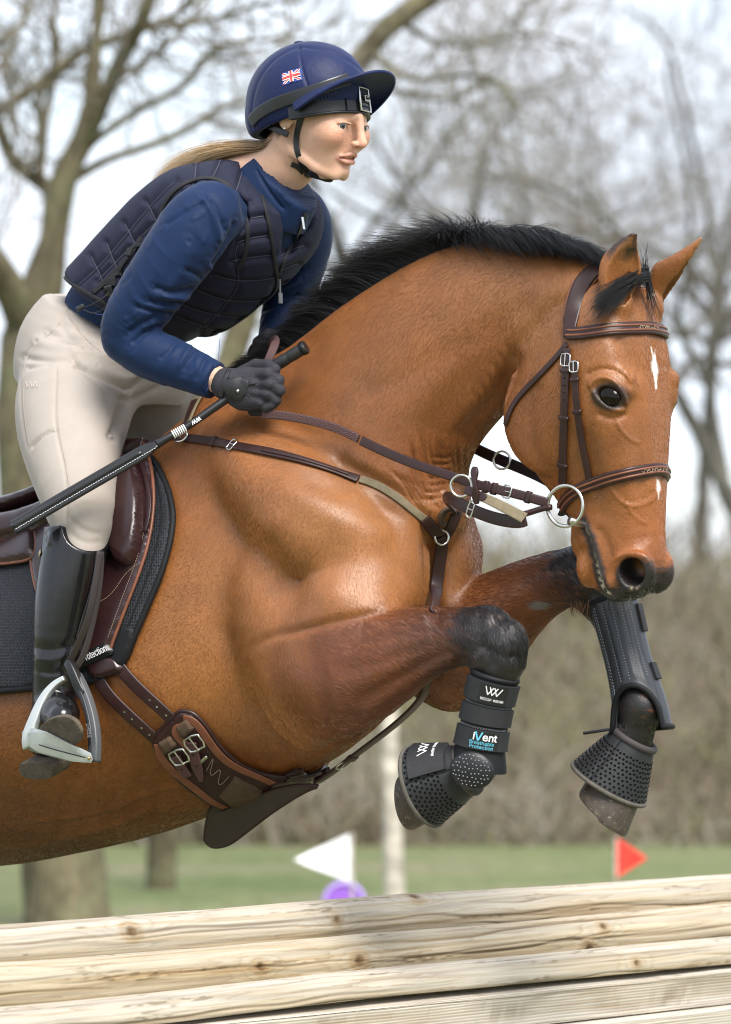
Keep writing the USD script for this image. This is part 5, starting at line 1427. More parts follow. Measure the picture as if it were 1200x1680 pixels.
m, p, u = laid(SK2, [(246, 770), (249, 820), (244, 868), (232, 915), (215, 960), (196, 1010), (180, 1055)], .003, .002, lift=.010, n=36); part(fl, 'stitching', stitches(p, u, .0, .005, .0032, .0005), M['thread'])
G = Field(axis((-1.25, -.20, .0055)), axis((-.24, .24, .0055)), axis((1.2, 1.80, .005)))
st = QQ([(246, 742), (222, 716), (185, 736), (130, 778), (70, 808), (0, 822), (-80, 815), (-150, 780), (-190, 745)])
G.loft(st, st - np.array([0, 0, .045]), [.045, .062, .075, .105, .14, .165, .175, .17, .13], k=.01, power=2.4, steps=24)
for s in (1, -1):                                          # panels and skirts under the seat
    G.chain(QQ([(205, 748, .07), (160, 790, .11), (110, 832, .145), (50, 862, .165), (-30, 878, .175), (-130, 872, .17)]) * [1, s, 1], [.024, .030, .034, .036, .036, .034], .014)
seat = Clay(G.nets())
seat.smooth(2)
seat.stroke([(62, 857), (40, 868), (0, 880), (-30, 885)], -.004, 3)
st_ = part(SA, 'seat', seat.mesh(), M['saddle'])
m = drape(SK2, [(-200, 850), (0, 862), (58, 856), (64, 900), (56, 922), (0, 930), (-200, 940)], .020, 4.5)
sk_ = part(SA, 'skirt', m, M['saddle'], smooth=50); part(sk_, 'edge', tube(smooth_line(m.metadata['border'], 1), .003, 8, closed=True), M['tan_edge'])
part(SA, 'skirt', flipped(m), M['saddle'], smooth=50)
SKS = Skin(seat, .001)
m, p, u = laid(SKS, [(66, 862), (40, 874), (15, 883), (-10, 887)], .002, .001, n=24); part(st_, 'stitching', stitches(p, u, 0, .005, .0034, .0007), M['tan_edge'])
m, p, u = laid(SKS, [(64, 872), (40, 883), (15, 891), (-10, 894)], .005, .003, n=24); part(st_, 'piping', m, M['tan_edge'])
# pommel arch with its stud
m, p, u = laid(SKS, [(187, 770), (200, 757), (212, 748), (226, 744)], [.022, .024, .026], .004, n=16, snap=(0, 1)); pt = part(SA, 'pommel_tab', m, M['saddle'])
c_, n_ = SKS.hit([(191, 750)], snap=(0, 1)); part(SA, 'stud', ring(c_[0] + n_[0] * .003, .006, .0018, n_[0]), M['steel'])
m, p, u = laid(SK2, [(240, 722), (233, 740), (242, 775), (251, 815), (250, 850), (242, 880)], .010, .006, lift=.008, n=30); part(SA, 'front_roll', m, M['saddle'])
# printed band at the foot of the flap
m = drape(SK2, [(118, 1080), (178, 1052), (188, 1068), (186, 1074), (126, 1100)], .012, 3.5, sm=False)
bnd = part(SA, 'printed_band', m, M['blackplastic'], smooth=50)
tx = meshkit.text_mesh('Breathable Protection', 11, .0006); v = tx.vertices.copy(); sc_ = 92 / (tx.bounds[1, 0] - tx.bounds[0, 0]); v[:, 0] *= sc_
dx_ = np.array([60., -28.]) / np.hypot(60, 28); dy_ = np.array([-dx_[1], dx_[0]])
pp_ = np.array([98., 1108.]) + v[:, :1] * dx_ - v[:, 1:2] * dy_
pq, uq_ = SK2.hit(pp_); part(bnd, 'lettering', trimesh.Trimesh(pq + uq_ * (.0128 + v[:, 2:3]), tx.faces, process=False), M['white_print'], smooth=False)
# billets that come out under the flap
part(SA, 'billet_guard', drape(SK1, [(140, 1086), (183, 1070), (205, 1092), (204, 1104), (160, 1116), (150, 1108)], .016, 4.0), M['saddle'], smooth=50)
for ln in ([(196, 1092), (225, 1126), (262, 1160), (300, 1196), (318, 1214)], [(160, 1104), (180, 1140), (212, 1172), (250, 1206), (283, 1232)]):
    m, p, u = laid(SK1, ln, .0245, .0055, lift=.001, n=44)
    bl = part(SA, 'billet', m, M['leather'])
    for f in (.44, .54, .64, .74): q = along(p, u, f); part(bl, 'hole', trimesh.creation.cylinder(.0021, .0012, sections=10).apply_transform(trimesh.geometry.align_vectors([0, 0, 1], q[1])).apply_translation(q[0] + q[1] * .0030), M['steel'], smooth=False)

# ---- girth
GI = thing('girth', 'wide brown leather girth with buckles, suede patches and hanging belly flap', 'girth')
GO = [(283, 1178), (296, 1164), (318, 1168), (340, 1190), (362, 1224), (395, 1254), (440, 1271), (495, 1274), (536, 1262), (540, 1272), (520, 1290), (480, 1302), (442, 1326), (400, 1332), (350, 1320), (302, 1286), (264, 1246), (250, 1212), (262, 1198)]
m = drape(SK1, GO, .010, 4.0)
gb = part(GI, 'girth_body', m, M['leather'], smooth=50)
bd = m.metadata; part(gb, 'edge', tube(smooth_line(bd['border'], 1), .0042, 8, closed=True), M['leather'])
part(gb, 'far_half', flipped(m), M['leather'], smooth=50)
for ln in ([(300, 1176), (322, 1180), (345, 1212), (372, 1243), (410, 1262), (450, 1280)], [(262, 1214), (272, 1246), (306, 1276), (345, 1306), (372, 1318)], [(305, 1190), (290, 1196), (305, 1216), (325, 1236)]):
    m, p, u = laid(SK1, ln, .016, .003, lift=.009, n=36); tn = part(gb, 'tan_facing', m, M['tan_edge'])
    part(tn, 'stitching', cat([stitches(p, u, o) for o in (-.005, .005)]), M['thread'])
for poly in ([(287, 1190), (310, 1172), (326, 1192), (303, 1212)], [(258, 1216), (282, 1200), (298, 1219), (274, 1238)], [(356, 1300), (386, 1264), (432, 1288), (426, 1308), (396, 1322), (378, 1318)]):
    part(GI, 'suede_patch', drape(SK1, poly, .016, 4.0, sm=False), M['suede'], smooth=50)
for (x, y), (x2, y2) in (((316, 1212), (330, 1204)), ((292, 1234), (304, 1224))):
    c_, n_ = SK1.hit([(x + 8, y - 2)]); d_ = SK1.hit([(x + 20, y + 12)])[0][0] - c_[0]
    part(GI, 'buckle', buckle(c_[0] + n_[0] * .020, n_[0], d_, .036, .030, .0022), M['steel'])
for ln, w in (([(318, 1208), (323, 1235), (330, 1260), (333, 1272)], [.020, .022, .021, .006]), ([(293, 1232), (302, 1250), (312, 1264)], [.02, .02, .018])):
    m, p, u = laid(SK1, ln, w, .005, lift=.016, n=20); tp = part(GI, 'billet_end', m, look('worn_leather', (.075, .032, .034), rough=.4, var=.3, vscale=40))
    for f in (.3, .6): q = along(p, u, f); part(tp, 'hole', trimesh.creation.icosphere(1, .0019).apply_translation(q[0] + q[1] * .002), M['pit'])
c_, n_ = SK1.hit([(336, 1238)]); d_ = SK1.hit([(346, 1228)])[0][0] - c_[0]; part(GI, 'roller', tube(np.array([c_[0] + n_[0] * .016 - d_ * .4, c_[0] + n_[0] * .016 + d_ * .6]), .004, 10), M['steel'])
m, p, u = laid(SK1, [(338, 1262), (352, 1240), (346, 1268), (364, 1252), (358, 1276), (378, 1264)], .002, .001, lift=.011, n=50); part(gb, 'stitching', stitches(p, u, 0, .005, .0036, .0007), M['thread'])
# belly guard hanging below
bg = np.array([(345, 1322), (338, 1360), (336, 1380), (350, 1391), (376, 1386), (415, 1356), (452, 1328), (500, 1298), (528, 1288), (470, 1290), (400, 1312)], float)
def hang(poly, s0, bow, th, step=5):
    import shapely
    from scipy.spatial import Delaunay
    pg = shapely.Polygon(lerp_closed(poly, 4)).buffer(0); b = np.array(pg.exterior.segmentize(step).coords)[:-1]
    x0, y0, x1, y1 = pg.bounds; X, Y = np.meshgrid(np.arange(x0, x1, step), np.arange(y0, y1, step)); g = np.c_[X.ravel(), Y.ravel()]
    g = g[shapely.contains_xy(pg.buffer(-step * .5), g[:, 0], g[:, 1])]; pts = np.vstack([b, g]); tr = Delaunay(pts).simplices
    cc = pts[tr].mean(1); tr = tr[shapely.contains_xy(pg, cc[:, 0], cc[:, 1])]
    s = s0 + bow(pts)
    f = np.array([Q(x, y, q) for (x, y), q in zip(pts, s)]); n = len(pts)
    v = np.vstack([world(f + [0, th / 2, 0]), world(f - [0, th / 2, 0])]); nb = len(b); j = np.arange(nb); j2 = (j + 1) % nb
    m = trimesh.Trimesh(v, np.vstack([tr, tr[:, ::-1] + n, np.stack([j, j2, j2 + n], 1), np.stack([j, j2 + n, j + n], 1)]), process=False); trimesh.repair.fix_normals(m)
    return m, world(f[:nb])
m, b = hang(bg, .05, lambda q: -.0004 * (q[:, 1] - 1300), .007)
fp = part(GI, 'belly_flap', m, look('belly_leather', (.028, .016, .013), rough=.5, var=.3, vscale=30, dust=((.30, .26, .2), 160, .66, .6)), smooth=50)
part(fp, 'edge', tube(b, .0042, 8, closed=True), M['leather'])

# ---- hooves, boots
def lathe(axis_pts, radii, ns=40, squash=None, mid=None):
    "rings along an axis; squash: (direction, factor)"
    p = np.asarray(axis_pts, float); return tube(p, radii, ns, cap=True)

def leg_wrap(path, rad, th, a0, a1, ref, nt=26, na=40, flare=None):
    "an open or closed cuff of thickness th around a leg; angles measured from the direction ref"
    pr = lerp_poly(np.c_[path, rad], nt); p, r = pr[:, :3], pr[:, 3]
    t = np.gradient(p, axis=0); t /= np.linalg.norm(t, axis=1, keepdims=True)
    x = ref - (t @ ref)[:, None] * t; x /= np.linalg.norm(x, axis=1, keepdims=True); y = np.cross(t, x)
    ang = np.linspace(a0, a1, na)
    c, s = np.cos(ang)[None, :, None], np.sin(ang)[None, :, None]
    d = c * x[:, None] + s * y[:, None]
    out = p[:, None] + d * (r[:, None] + (flare(np.linspace(0, 1, nt)[:, None], ang[None]) if flare else 0))[..., None]
    inn = out - d * th
    n = nt * na; v = np.vstack([out.reshape(-1, 3), inn.reshape(-1, 3)])
    i, j = np.meshgrid(np.arange(nt - 1), np.arange(na - 1), indexing='ij'); a = (i * na + j).ravel()
    q = np.stack([a, a + 1, a + na + 1, a + na], 1)
    f = [q, q[:, ::-1] + n]
    e = np.arange(na - 1); f.append(np.stack([e, e + n, e + 1 + n, e + 1], 1)); e2 = e + (nt - 1) * na; f.append(np.stack([e2, e2 + 1, e2 + 1 + n, e2 + n], 1))
    g = np.arange(nt - 1) * na; f.append(np.stack([g, g + na, g + na + n, g + n], 1)); g2 = g + na - 1; f.append(np.stack([g2, g2 + n, g2 + na + n, g2 + na], 1))
    m = tri(v, np.vstack(f)); trimesh.repair.fix_normals(m, multibody=False)
    def at(u, w, lift=0.0):
        "the outside point at (u along 0..1, angle w)"
        k = u * (nt - 1); i = int(min(k, nt - 1.001)); fr = k - i
        P0 = p[i] + (p[i + 1] - p[i]) * fr; R0 = r[i] + (r[i + 1] - r[i]) * fr
        if flare: R0 = R0 + float(np.asarray(flare(np.array([[u]]), np.array([[w]])))[0, 0])
        D = math.cos(w) * x[i] + math.sin(w) * y[i]
        return P0 + D * (R0 + lift), D, t[i]
    return m, at

def bell(parent, c0, axis_, up_, r0, r1, L, holes_from, mat=None):
    "an overreach boot: a flared cone round pastern and hoof; returns its placing function"
    ax = axis_ / np.linalg.norm(axis_)
    path = c0 + ax * np.linspace(0, L, 5)[:, None]
    rad = np.interp(np.linspace(0, 1, 5), [0, .12, 1], [r0, r0 * 1.08, r1])
    m, at = leg_wrap(path, rad, .006, 0, 2 * np.pi, up_, 22, 56)
    b = part(parent, 'cone', m, M['rubber'])
    part(b, 'rolled_rim', tube(np.array([at(0, w, -.002)[0] for w in np.linspace(0, 2 * np.pi, 40, endpoint=False)]), .007, 10, closed=True), look('rim_rubber', (.040, .034, .033), rough=.75))
    part(b, 'lower_rim', tube(np.array([at(.985, w, -.002)[0] for w in np.linspace(0, 2 * np.pi, 56, endpoint=False)]), .0042, 8, closed=True), look('dirty_rim', (.085, .075, .062), rough=.85, var=.3, vscale=60))
    return b, at

def pits(at, us, ws, size, stagger=True, lift=.0002):
    "punched holes: shallow dark cups set into the rubber"
    out = []
    for i, u in enumerate(us):
        for j, w in enumerate(ws):
            p_, d, t = at(u + .012 * math.sin(i * 5 + j * 3), w + (ws[1] - ws[0]) * .5 * (i % 2 if stagger else 0), lift)
            c = trimesh.creation.cylinder(size, .0008, sections=7)
            c.apply_transform(trimesh.geometry.align_vectors([0, 0, 1], d)); c.apply_translation(p_); out.append(c)
    return cat(out)

# near foreleg: hoof folded back
def hoof_mesh(cor, toe_c, r0, r1, up_):
    "from the coronet to the ground surface; the toe is the front"
    ax = toe_c - cor; L = np.linalg.norm(ax); ax /= L
    x = up_ - (up_ @ ax) * ax; x /= np.linalg.norm(x); y = np.cross(ax, x)
    a = np.linspace(0, 2 * np.pi, 40, endpoint=False)
    rings = []
    for t, r in ((0, r0), (.3, r0 + (r1 - r0) * .45), (.7, r0 + (r1 - r0) * .8), (.94, r1), (1.0, r1 * .97), (1.0, r1 * .6), (.97, r1 * .2)):
        rr = r * (1 + .12 * np.cos(a)) * np.where(np.cos(a) < -.4, 1 - .25 * (-.4 - np.cos(a)), 1)
        rings.append(cor + ax * L * t + ax * (L * .22 * t * np.cos(a))[:, None] * (1 if t <= 1 else 0) + rr[:, None] * (np.cos(a)[:, None] * x + .92 * np.sin(a)[:, None] * y))
    v = np.vstack(rings); n = 40; k = len(rings)
    i, j = np.meshgrid(np.arange(k - 1), np.arange(n), indexing='ij')
    q = np.stack([i * n + j, i * n + (j + 1) % n, (i + 1) * n + (j + 1) % n, (i + 1) * n + j], -1).reshape(-1, 4)
    v = np.vstack([v, v[:n].mean(0), v[-n:].mean(0)]); f = np.vstack([q[:, [0, 1, 2]], q[:, [0, 2, 3]], np.stack([np.full(n, len(v) - 2), (np.arange(n) + 1) % n, np.arange(n)], 1), np.stack([np.full(n, len(v) - 1), (k - 1) * n + np.arange(n), (k - 1) * n + (np.arange(n) + 1) % n], 1)])
    m = trimesh.Trimesh(v, f, process=False); trimesh.repair.fix_normals(m)
    return m
W = lambda *a: world(Q(*a))
nh0, nh1 = W(745, 1272, .135), W(668, 1305, .150)
toe_n = W(700, 1360, .15) - W(668, 1280, .15)
part(H, 'hoof', hoof_mesh(nh0 + (nh1 - nh0) * .25, nh1, .050, .056, toe_n), M['hoof'], smooth=45)
fh0, fh1 = W(1030, 1235, -.13), W(982, 1332, -.10)
toe_f = W(1020, 1365, -.10) - W(955, 1310, -.10)
part(H, 'hoof', hoof_mesh(fh0 + (fh1 - fh0) * .25, fh1, .050, .060, toe_f), M['hoof'], smooth=45)

BB = thing('overreach_boot', 'grey perforated overreach boot with closure tab on the near forehoof', 'overreach boot')
ax_n = W(688, 1292, .148) - W(766, 1262, .135)
cone, at_n = bell(BB, W(768, 1262, .135), ax_n, N_DIR, .046, .078, .098, 0)
ref_ang = np.linspace(-2.2, 2.2, 25)
part(cone, 'hole', pits(at_n, np.linspace(.36, .9, 8), np.linspace(-2.4, 2.4, 34), .0026), M['pit'], smooth=False, kind='stuff')
# closure flap with the printed mark
def patch(at, u0, u1, w0, w1, th, nu=12, nw=14, lift=.001):
    g = [[at(u, w, lift) for w in np.linspace(w0, w1, nw)] for u in np.linspace(u0, u1, nu)]
    o = np.array([[q[0] for q in r] for r in g]); d = np.array([[q[1] for q in r] for r in g])
    v = np.vstack([(o + d * th).reshape(-1, 3), o.reshape(-1, 3)]); n = nu * nw
    i, j = np.meshgrid(np.arange(nu - 1), np.arange(nw - 1), indexing='ij'); a = (i * nw + j).ravel(); q = np.stack([a, a + 1, a + nw + 1, a + nw], 1)
    f = [q, q[:, ::-1] + n]
    e = np.arange(nw - 1); f += [np.stack([e, e + n, e + 1 + n, e + 1], 1)]; e2 = e + (nu - 1) * nw; f += [np.stack([e2, e2 + 1, e2 + 1 + n, e2 + n], 1)]
    h = np.arange(nu - 1) * nw; f += [np.stack([h, h + nw, h + nw + n, h + n], 1)]; h2 = h + nw - 1; f += [np.stack([h2, h2 + n, h2 + nw + n, h2 + nw], 1)]
    m = tri(v, np.vstack(f)); trimesh.repair.fix_normals(m); return m

def wrap_text(at, text, height, u0, w0, lift, flip=1, bold=False, dirs=None, squeeze=1.0, r=.045):
    "lettering on a cuff centred at (u0, w0): dirs = the lettering's right and up in (along, around) metres"
    m = meshkit.text_mesh(text, height, .0005, bold); v = m.vertices.copy(); v[:, :2] -= (m.bounds[0, :2] + m.bounds[1, :2]) / 2; v[:, 0] *= squeeze
    (ra, rb), (ua, ub) = dirs
    c, d0, t0 = at(u0, w0)
    L = np.linalg.norm(at(1, w0)[0] - at(0, w0)[0])
    al = v[:, 0] * ra + v[:, 1] * ua; ar = v[:, 0] * rb + v[:, 1] * ub
    pts = np.array([at(u0 + a / L, w0 + b / r, lift + z)[0] for a, b, z in zip(al, ar, v[:, 2])])
    o = trimesh.Trimesh(pts, m.faces, process=False)
    return o
def ww_mark(at, u0, w0, h, lift, dirs, r=.045, sq=1.0):
    "the printed mark: two interlaced Vs that read as a double W"
    out = []
    (ra, rb), (ua, ub) = dirs; L = np.linalg.norm(at(1, w0)[0] - at(0, w0)[0])
    for pts in ([(-1.0, .5), (-.62, -.5), (-.05, .5)], [(-.5, .5), (-.12, -.5), (.45, .5)], [(0.05, .5), (.43, -.5), (1.0, .5)]):
        q = lerp_poly(np.array(pts[:2] , float), 8); q2 = lerp_poly(np.array(pts[1:], float), 8); q = np.vstack([q, q2[1:]]) * h * [sq, 1]
        P_ = [at(u0 + (x * ra + y * ua) / L, w0 + (x * rb + y * ub) / r, lift) for x, y in q]
        out.append(strap(np.array([z[0] for z in P_]), np.array([z[1] for z in P_]), h * .13, .0006, 6))
    return cat(out)
# near overreach boot: closure tab with its mark; the printing runs round the pastern
RIGHT_UP = ((0, -1), (-1, 0))                     # on a downward leg: right = against the winding, up = back along it
tabm = look('tab_fabric', (.012, .0125, .015), rough=.6, var=.2, vscale=60, bump=.8, bscale=600, stretch=(3, .4, 1), bdist=.002)
wc = -1.35
def px_angle(at, u, px, py):
    "the winding angle at which a cuff passes closest to a pixel, on the visible side"
    ws = np.linspace(-2.6, 1.6, 90); c = [at(u, w) for w in ws]
    q = pix(np.array([x[0] for x in c])); vis = np.array([x[1] @ np.array([0, -1.0, 0]) for x in c])
    d = np.linalg.norm(q - [px, py], axis=1) + 1e3 * (vis < .05)
    return ws[int(np.argmin(d))]
ws = np.linspace(-3, 3, 200); qy = [(at_n(.5, w)[0], at_n(.5, w)[1]) for w in ws]
top_w = ws[int(np.argmax([a[2] + (b[1] < 0) * .02 for a, b in qy]))]
sgn = 1 if pix(at_n(.5, top_w + .6)[0])[1] > pix(at_n(.5, top_w)[0])[1] and at_n(.5, top_w + .6)[1][1] < 0 else -1
w0, w1 = top_w + sgn * .02, top_w + sgn * 1.25
tb = part(cone, 'closure_tab', patch(at_n, .16, .82, min(w0, w1), max(w0, w1), .006), tabm, smooth=40)
um, wm = .52, (w0 + w1) / 2
dn = ((0, sgn), (1, 0))                            # reads from the upper edge downwards
dn = ((0, sgn), (-1 if sgn > 0 else 1, 0)) if False else ((0, sgn), (1, 0))
part(tb, 'printed_mark', ww_mark(at_n, um + .03, wm - sgn * .22, .017, .0078, dn, .062), M['white_print'], smooth=False)
part(tb, 'lettering', wrap_text(at_n, 'WOOF WEAR', .0050, um - .17, wm - sgn * .22, .0076, dirs=dn, r=.062), M['white_print'], smooth=False)

# far overreach boot
FB = thing('overreach_boot', 'grey perforated overreach boot on the far forehoof, hanging straight down', 'overreach boot')
ax_f = W(1000, 1282, -.12) - W(1040, 1212, -.13)
cone, at_f = bell(FB, W(1041, 1213, -.13), ax_f, N_DIR, .043, .078, .098, 0)
part(cone, 'hole', pits(at_f, np.linspace(.24, .9, 9), np.linspace(-2.6, 2.4, 38), .0026), M['pit'], smooth=False, kind='stuff')
q = np.array([W(1006, 1196, -.10), W(985, 1199, -.09), W(960, 1203, -.08)]); part(cone, 'closure_tab', strap(q, np.array([Z_DIR] * 3), .03, .006), tabm)

# near brushing boot
NB = thing('brushing_boot', 'black brushing boot with two printed straps on the near foreleg', 'brushing boot')
path = np.array([W(813, 1108, .135), W(803, 1150, .135), W(793, 1200, .135), W(783, 1262, .135)])
fl = lambda u, w: .006 * smoothstep(.7, 1, u) + 0 * w
m, at = leg_wrap(path, [.0445, .0430, .0435, .0480], .008, -math.pi, math.pi, N_DIR, 30, 60, fl)
b = part(NB, 'shell', m, M['neoprene'], smooth=40)
part(b, 'top_binding', tube(np.array([at(0.005, w, -.003)[0] for w in np.linspace(0, 2 * np.pi, 48, endpoint=False)]), .0052, 8, closed=True), M['neoprene'])
wm = -.62
strapm = look('strap_fabric', (.012, .0125, .0145), rough=.75, var=.15, vscale=60, bump=.4, bscale=900, bdist=.001)
for u0, u1, nm in ((.045, .27, 'strap'), (.315, .50, 'strap'), (.555, .76, 'strap')):
    sp = part(b, nm, patch(at, u0, u1, -2.1, .95, .0042, 8, 40), strapm, smooth=40)
    if u0 != .315:
        part(sp, 'label', patch(at, u0 + .012, u1 - .012, wm - .62, wm + .5, .0012, 4, 16, .0046), M['blackplastic'], smooth=40)
    if u0 == .045:
        part(sp, 'printed_mark', ww_mark(at, .125, wm - .05, .0145, .0062, RIGHT_UP, .046), M['white_print'], smooth=False)
        part(sp, 'lettering', wrap_text(at, 'WOOF WEAR', .0048, .218, wm - .05, .0060, dirs=RIGHT_UP, r=.046), M['white_print'], smooth=False)
    if u0 == .555:
        part(sp, 'lettering', wrap_text(at, 'ent', .0125, .622, wm - .27, .0060, dirs=RIGHT_UP, r=.046, bold=True), M['white_print'], smooth=False)
        part(sp, 'lettering', wrap_text(at, 'i', .0120, .622, wm + .33, .0060, dirs=RIGHT_UP, r=.046, bold=True), M['white_print'], smooth=False)
        part(sp, 'lettering', wrap_text(at, 'V', .0150, .618, wm + .16, .0060, dirs=RIGHT_UP, r=.046, bold=True), M['blue_print'], smooth=False)
        part(sp, 'lettering', wrap_text(at, 'Breathable', .0062, .685, wm, .0060, dirs=RIGHT_UP, r=.046), M['blue_print'], smooth=False)
        part(sp, 'lettering', wrap_text(at, 'Protection', .0062, .728, wm, .0060, dirs=RIGHT_UP, r=.046), M['blue_print'], smooth=False)
def studs(at, rows, r, mat=None, lift=.0006):
    out = []
    for u, w in rows:
        p_, d, t = at(u, w, lift); s = trimesh.creation.icosphere(1, r); s.apply_translation(p_); out.append(s)
    return cat(out)
rows = [(u, w + (.03 if i % 2 else 0)) for i, u in enumerate((.29, .302, .53, .542)) for w in np.linspace(-1.7, .6, 22)]
part(b, 'stud', studs(at, rows, .0012), M['stud'], kind='stuff')
# strike pad, a studded shield over the fetlock
pc = at(.985, -.42); t_ = pc[2]
S_ = Field(axis((-.2, .2, .003)), axis((-.2, .2, .003)), axis((-.2, .2, .003)))
fc = frame(pc[0] - pc[1] * .006); Rb = np.stack([frame(t_), frame(pc[1]), np.cross(frame(t_), frame(pc[1]))])
S_.ball((0, 0, 0), (.035, .014, .041), .004, R=Rb)
sm_ = S_.nets(); sm_.vertices += fc
pad = part(b, 'strike_pad', Clay(sm_).mesh(), look('strike_rubber', (.010, .0105, .012), rough=.45, spec=.4))
pv = Clay(sm_); g = []
for x in np.linspace(-.028, .027, 8):
    for k, y in enumerate(np.linspace(-.034, .034, 10)):
        yy = y + (.0035 if int(round((x + .032) / .00775)) % 2 else 0)
        if (x / .032) ** 2 + (yy / .038) ** 2 < .95: g.append(pc[0] + t_ * x + np.cross(t_, pc[1]) * yy - pc[1] * .006)
g = np.array(g); tr_ = cKDTree(pv.v); nn = tr_.query(g + pc[1] * .010)[1]
part(pad, 'stud', cat([trimesh.creation.icosphere(1, .00135).apply_translation(pv.v[i]) for i in nn]), M['stud'], kind='stuff')

# far brushing boot: long shell with ribbed stripes, arched over the fetlock
FBB = thing('brushing_boot', 'grey ribbed brushing boot with rows of studs on the far foreleg', 'brushing boot')
path = np.array([W(1006, 984, -.13), W(1020, 1040, -.13), W(1034, 1095, -.13), W(1048, 1150, -.13), W(1054, 1195, -.13)])
m, at = leg_wrap(path, [.0445, .0440, .0440, .0500, .0545], .007, -math.pi, math.pi, N_DIR, 30, 60)
wf = -.30
def umax(w):
    x = min(abs((w - wf + math.pi) % (2 * math.pi) - math.pi) / 1.02, 1.0)
    return 1.0 - .31 * math.sqrt(max(0, 1 - x * x))
nu, nw = 34, 72; ws = np.linspace(-math.pi, math.pi, nw)
grid = [[at(u * umax(w), w) for w in ws] for u in np.linspace(0, 1, nu)]
o = np.array([[q[0] for q in r] for r in grid]); d = np.array([[q[1] for q in r] for r in grid])
for k, wr in enumerate((-1.35, -1.0, -.62, -.24, .14, .62)):            # moulded ribs
    rib = np.exp(-((ws[None] - wr) / .13) ** 4) * np.clip(np.linspace(0, 1, nu)[:, None] / .04, 0, 1) * np.clip((.93 - np.linspace(0, 1, nu)[:, None]) / .05, 0, 1)
    o = o + d * (rib * .0016)[..., None]
n = nu * nw; v = np.vstack([o.reshape(-1, 3), (o - d * .007).reshape(-1, 3)])
i, j = np.meshgrid(np.arange(nu - 1), np.arange(nw - 1), indexing='ij'); a = (i * nw + j).ravel(); q = np.stack([a, a + 1, a + nw + 1, a + nw], 1)
e = np.arange(nw - 1); e2 = e + (nu - 1) * nw
mm = tri(v, np.vstack([q, q[:, ::-1] + n, np.stack([e, e + n, e + 1 + n, e + 1], 1), np.stack([e2, e2 + 1, e2 + 1 + n, e2 + n], 1)])); trimesh.repair.fix_normals(mm)
shell_m = look('boot_shell', (.024, .027, .032), rough=.42, spec=.45, var=.12, vscale=40, bump=.12, bscale=500, bdist=.001)
fb = part(FBB, 'shell', mm, shell_m, smooth=45)
part(fb, 'lower_binding', tube(np.array([at(umax(w), w, .001)[0] for w in np.linspace(-math.pi, math.pi, 90, endpoint=False)]), .0055, 8, closed=True), M['neoprene'])
part(fb, 'top_binding', tube(np.array([at(.004, w, -.002)[0] for w in np.linspace(0, 2 * np.pi, 48, endpoint=False)]), .0058, 8, closed=True), M['neoprene'])
rows = []
for k, wr in enumerate((-1.17, -.81, -.43, -.05, .38)):
    for u in np.linspace(.05, .64 if k < 4 else .74, 27): rows.append((u, wr))
for u in np.linspace(.06, .78, 31):
    for x in (-.055, .055): rows.append((u + x * .12, .38 + x + .06))
part(fb, 'stud', studs(at, rows, .00135), M['stud'], kind='stuff')
part(fb, 'strap_end', patch(at, .09, .30, -1.98, -1.55, .005, 6, 6), strapm, smooth=40)
part(fb, 'strap_end', patch(at, .55, .68, -1.9, -1.5, .005, 6, 6), strapm, smooth=40)
# ------------------------------------------------------------------ the rider
HO = Q(527, 192, 0.0)                                    # between the ears, at eye level
pt_, yw_ = math.radians(15.5), math.radians(3.5)          # chin tucked, face turned slightly to the camera
_F = np.array([math.cos(pt_) * math.cos(yw_), math.sin(yw_), -math.sin(pt_)]); _S = np.array([-math.sin(yw_), math.cos(yw_), 0]); _U = np.cross(_F, _S); _U = _U if _U[2] > 0 else -_U
HR = np.stack([_F, _S, _U])                              # rows: forward, near side, up
LOW = .86                                                # how long the face is below the eyes
def hp3(f, s, u): return HO + f * _F + s * _S + (u if u > 0 else u * LOW) * _U
def hps(rows): return np.array([hp3(*r) for r in rows])

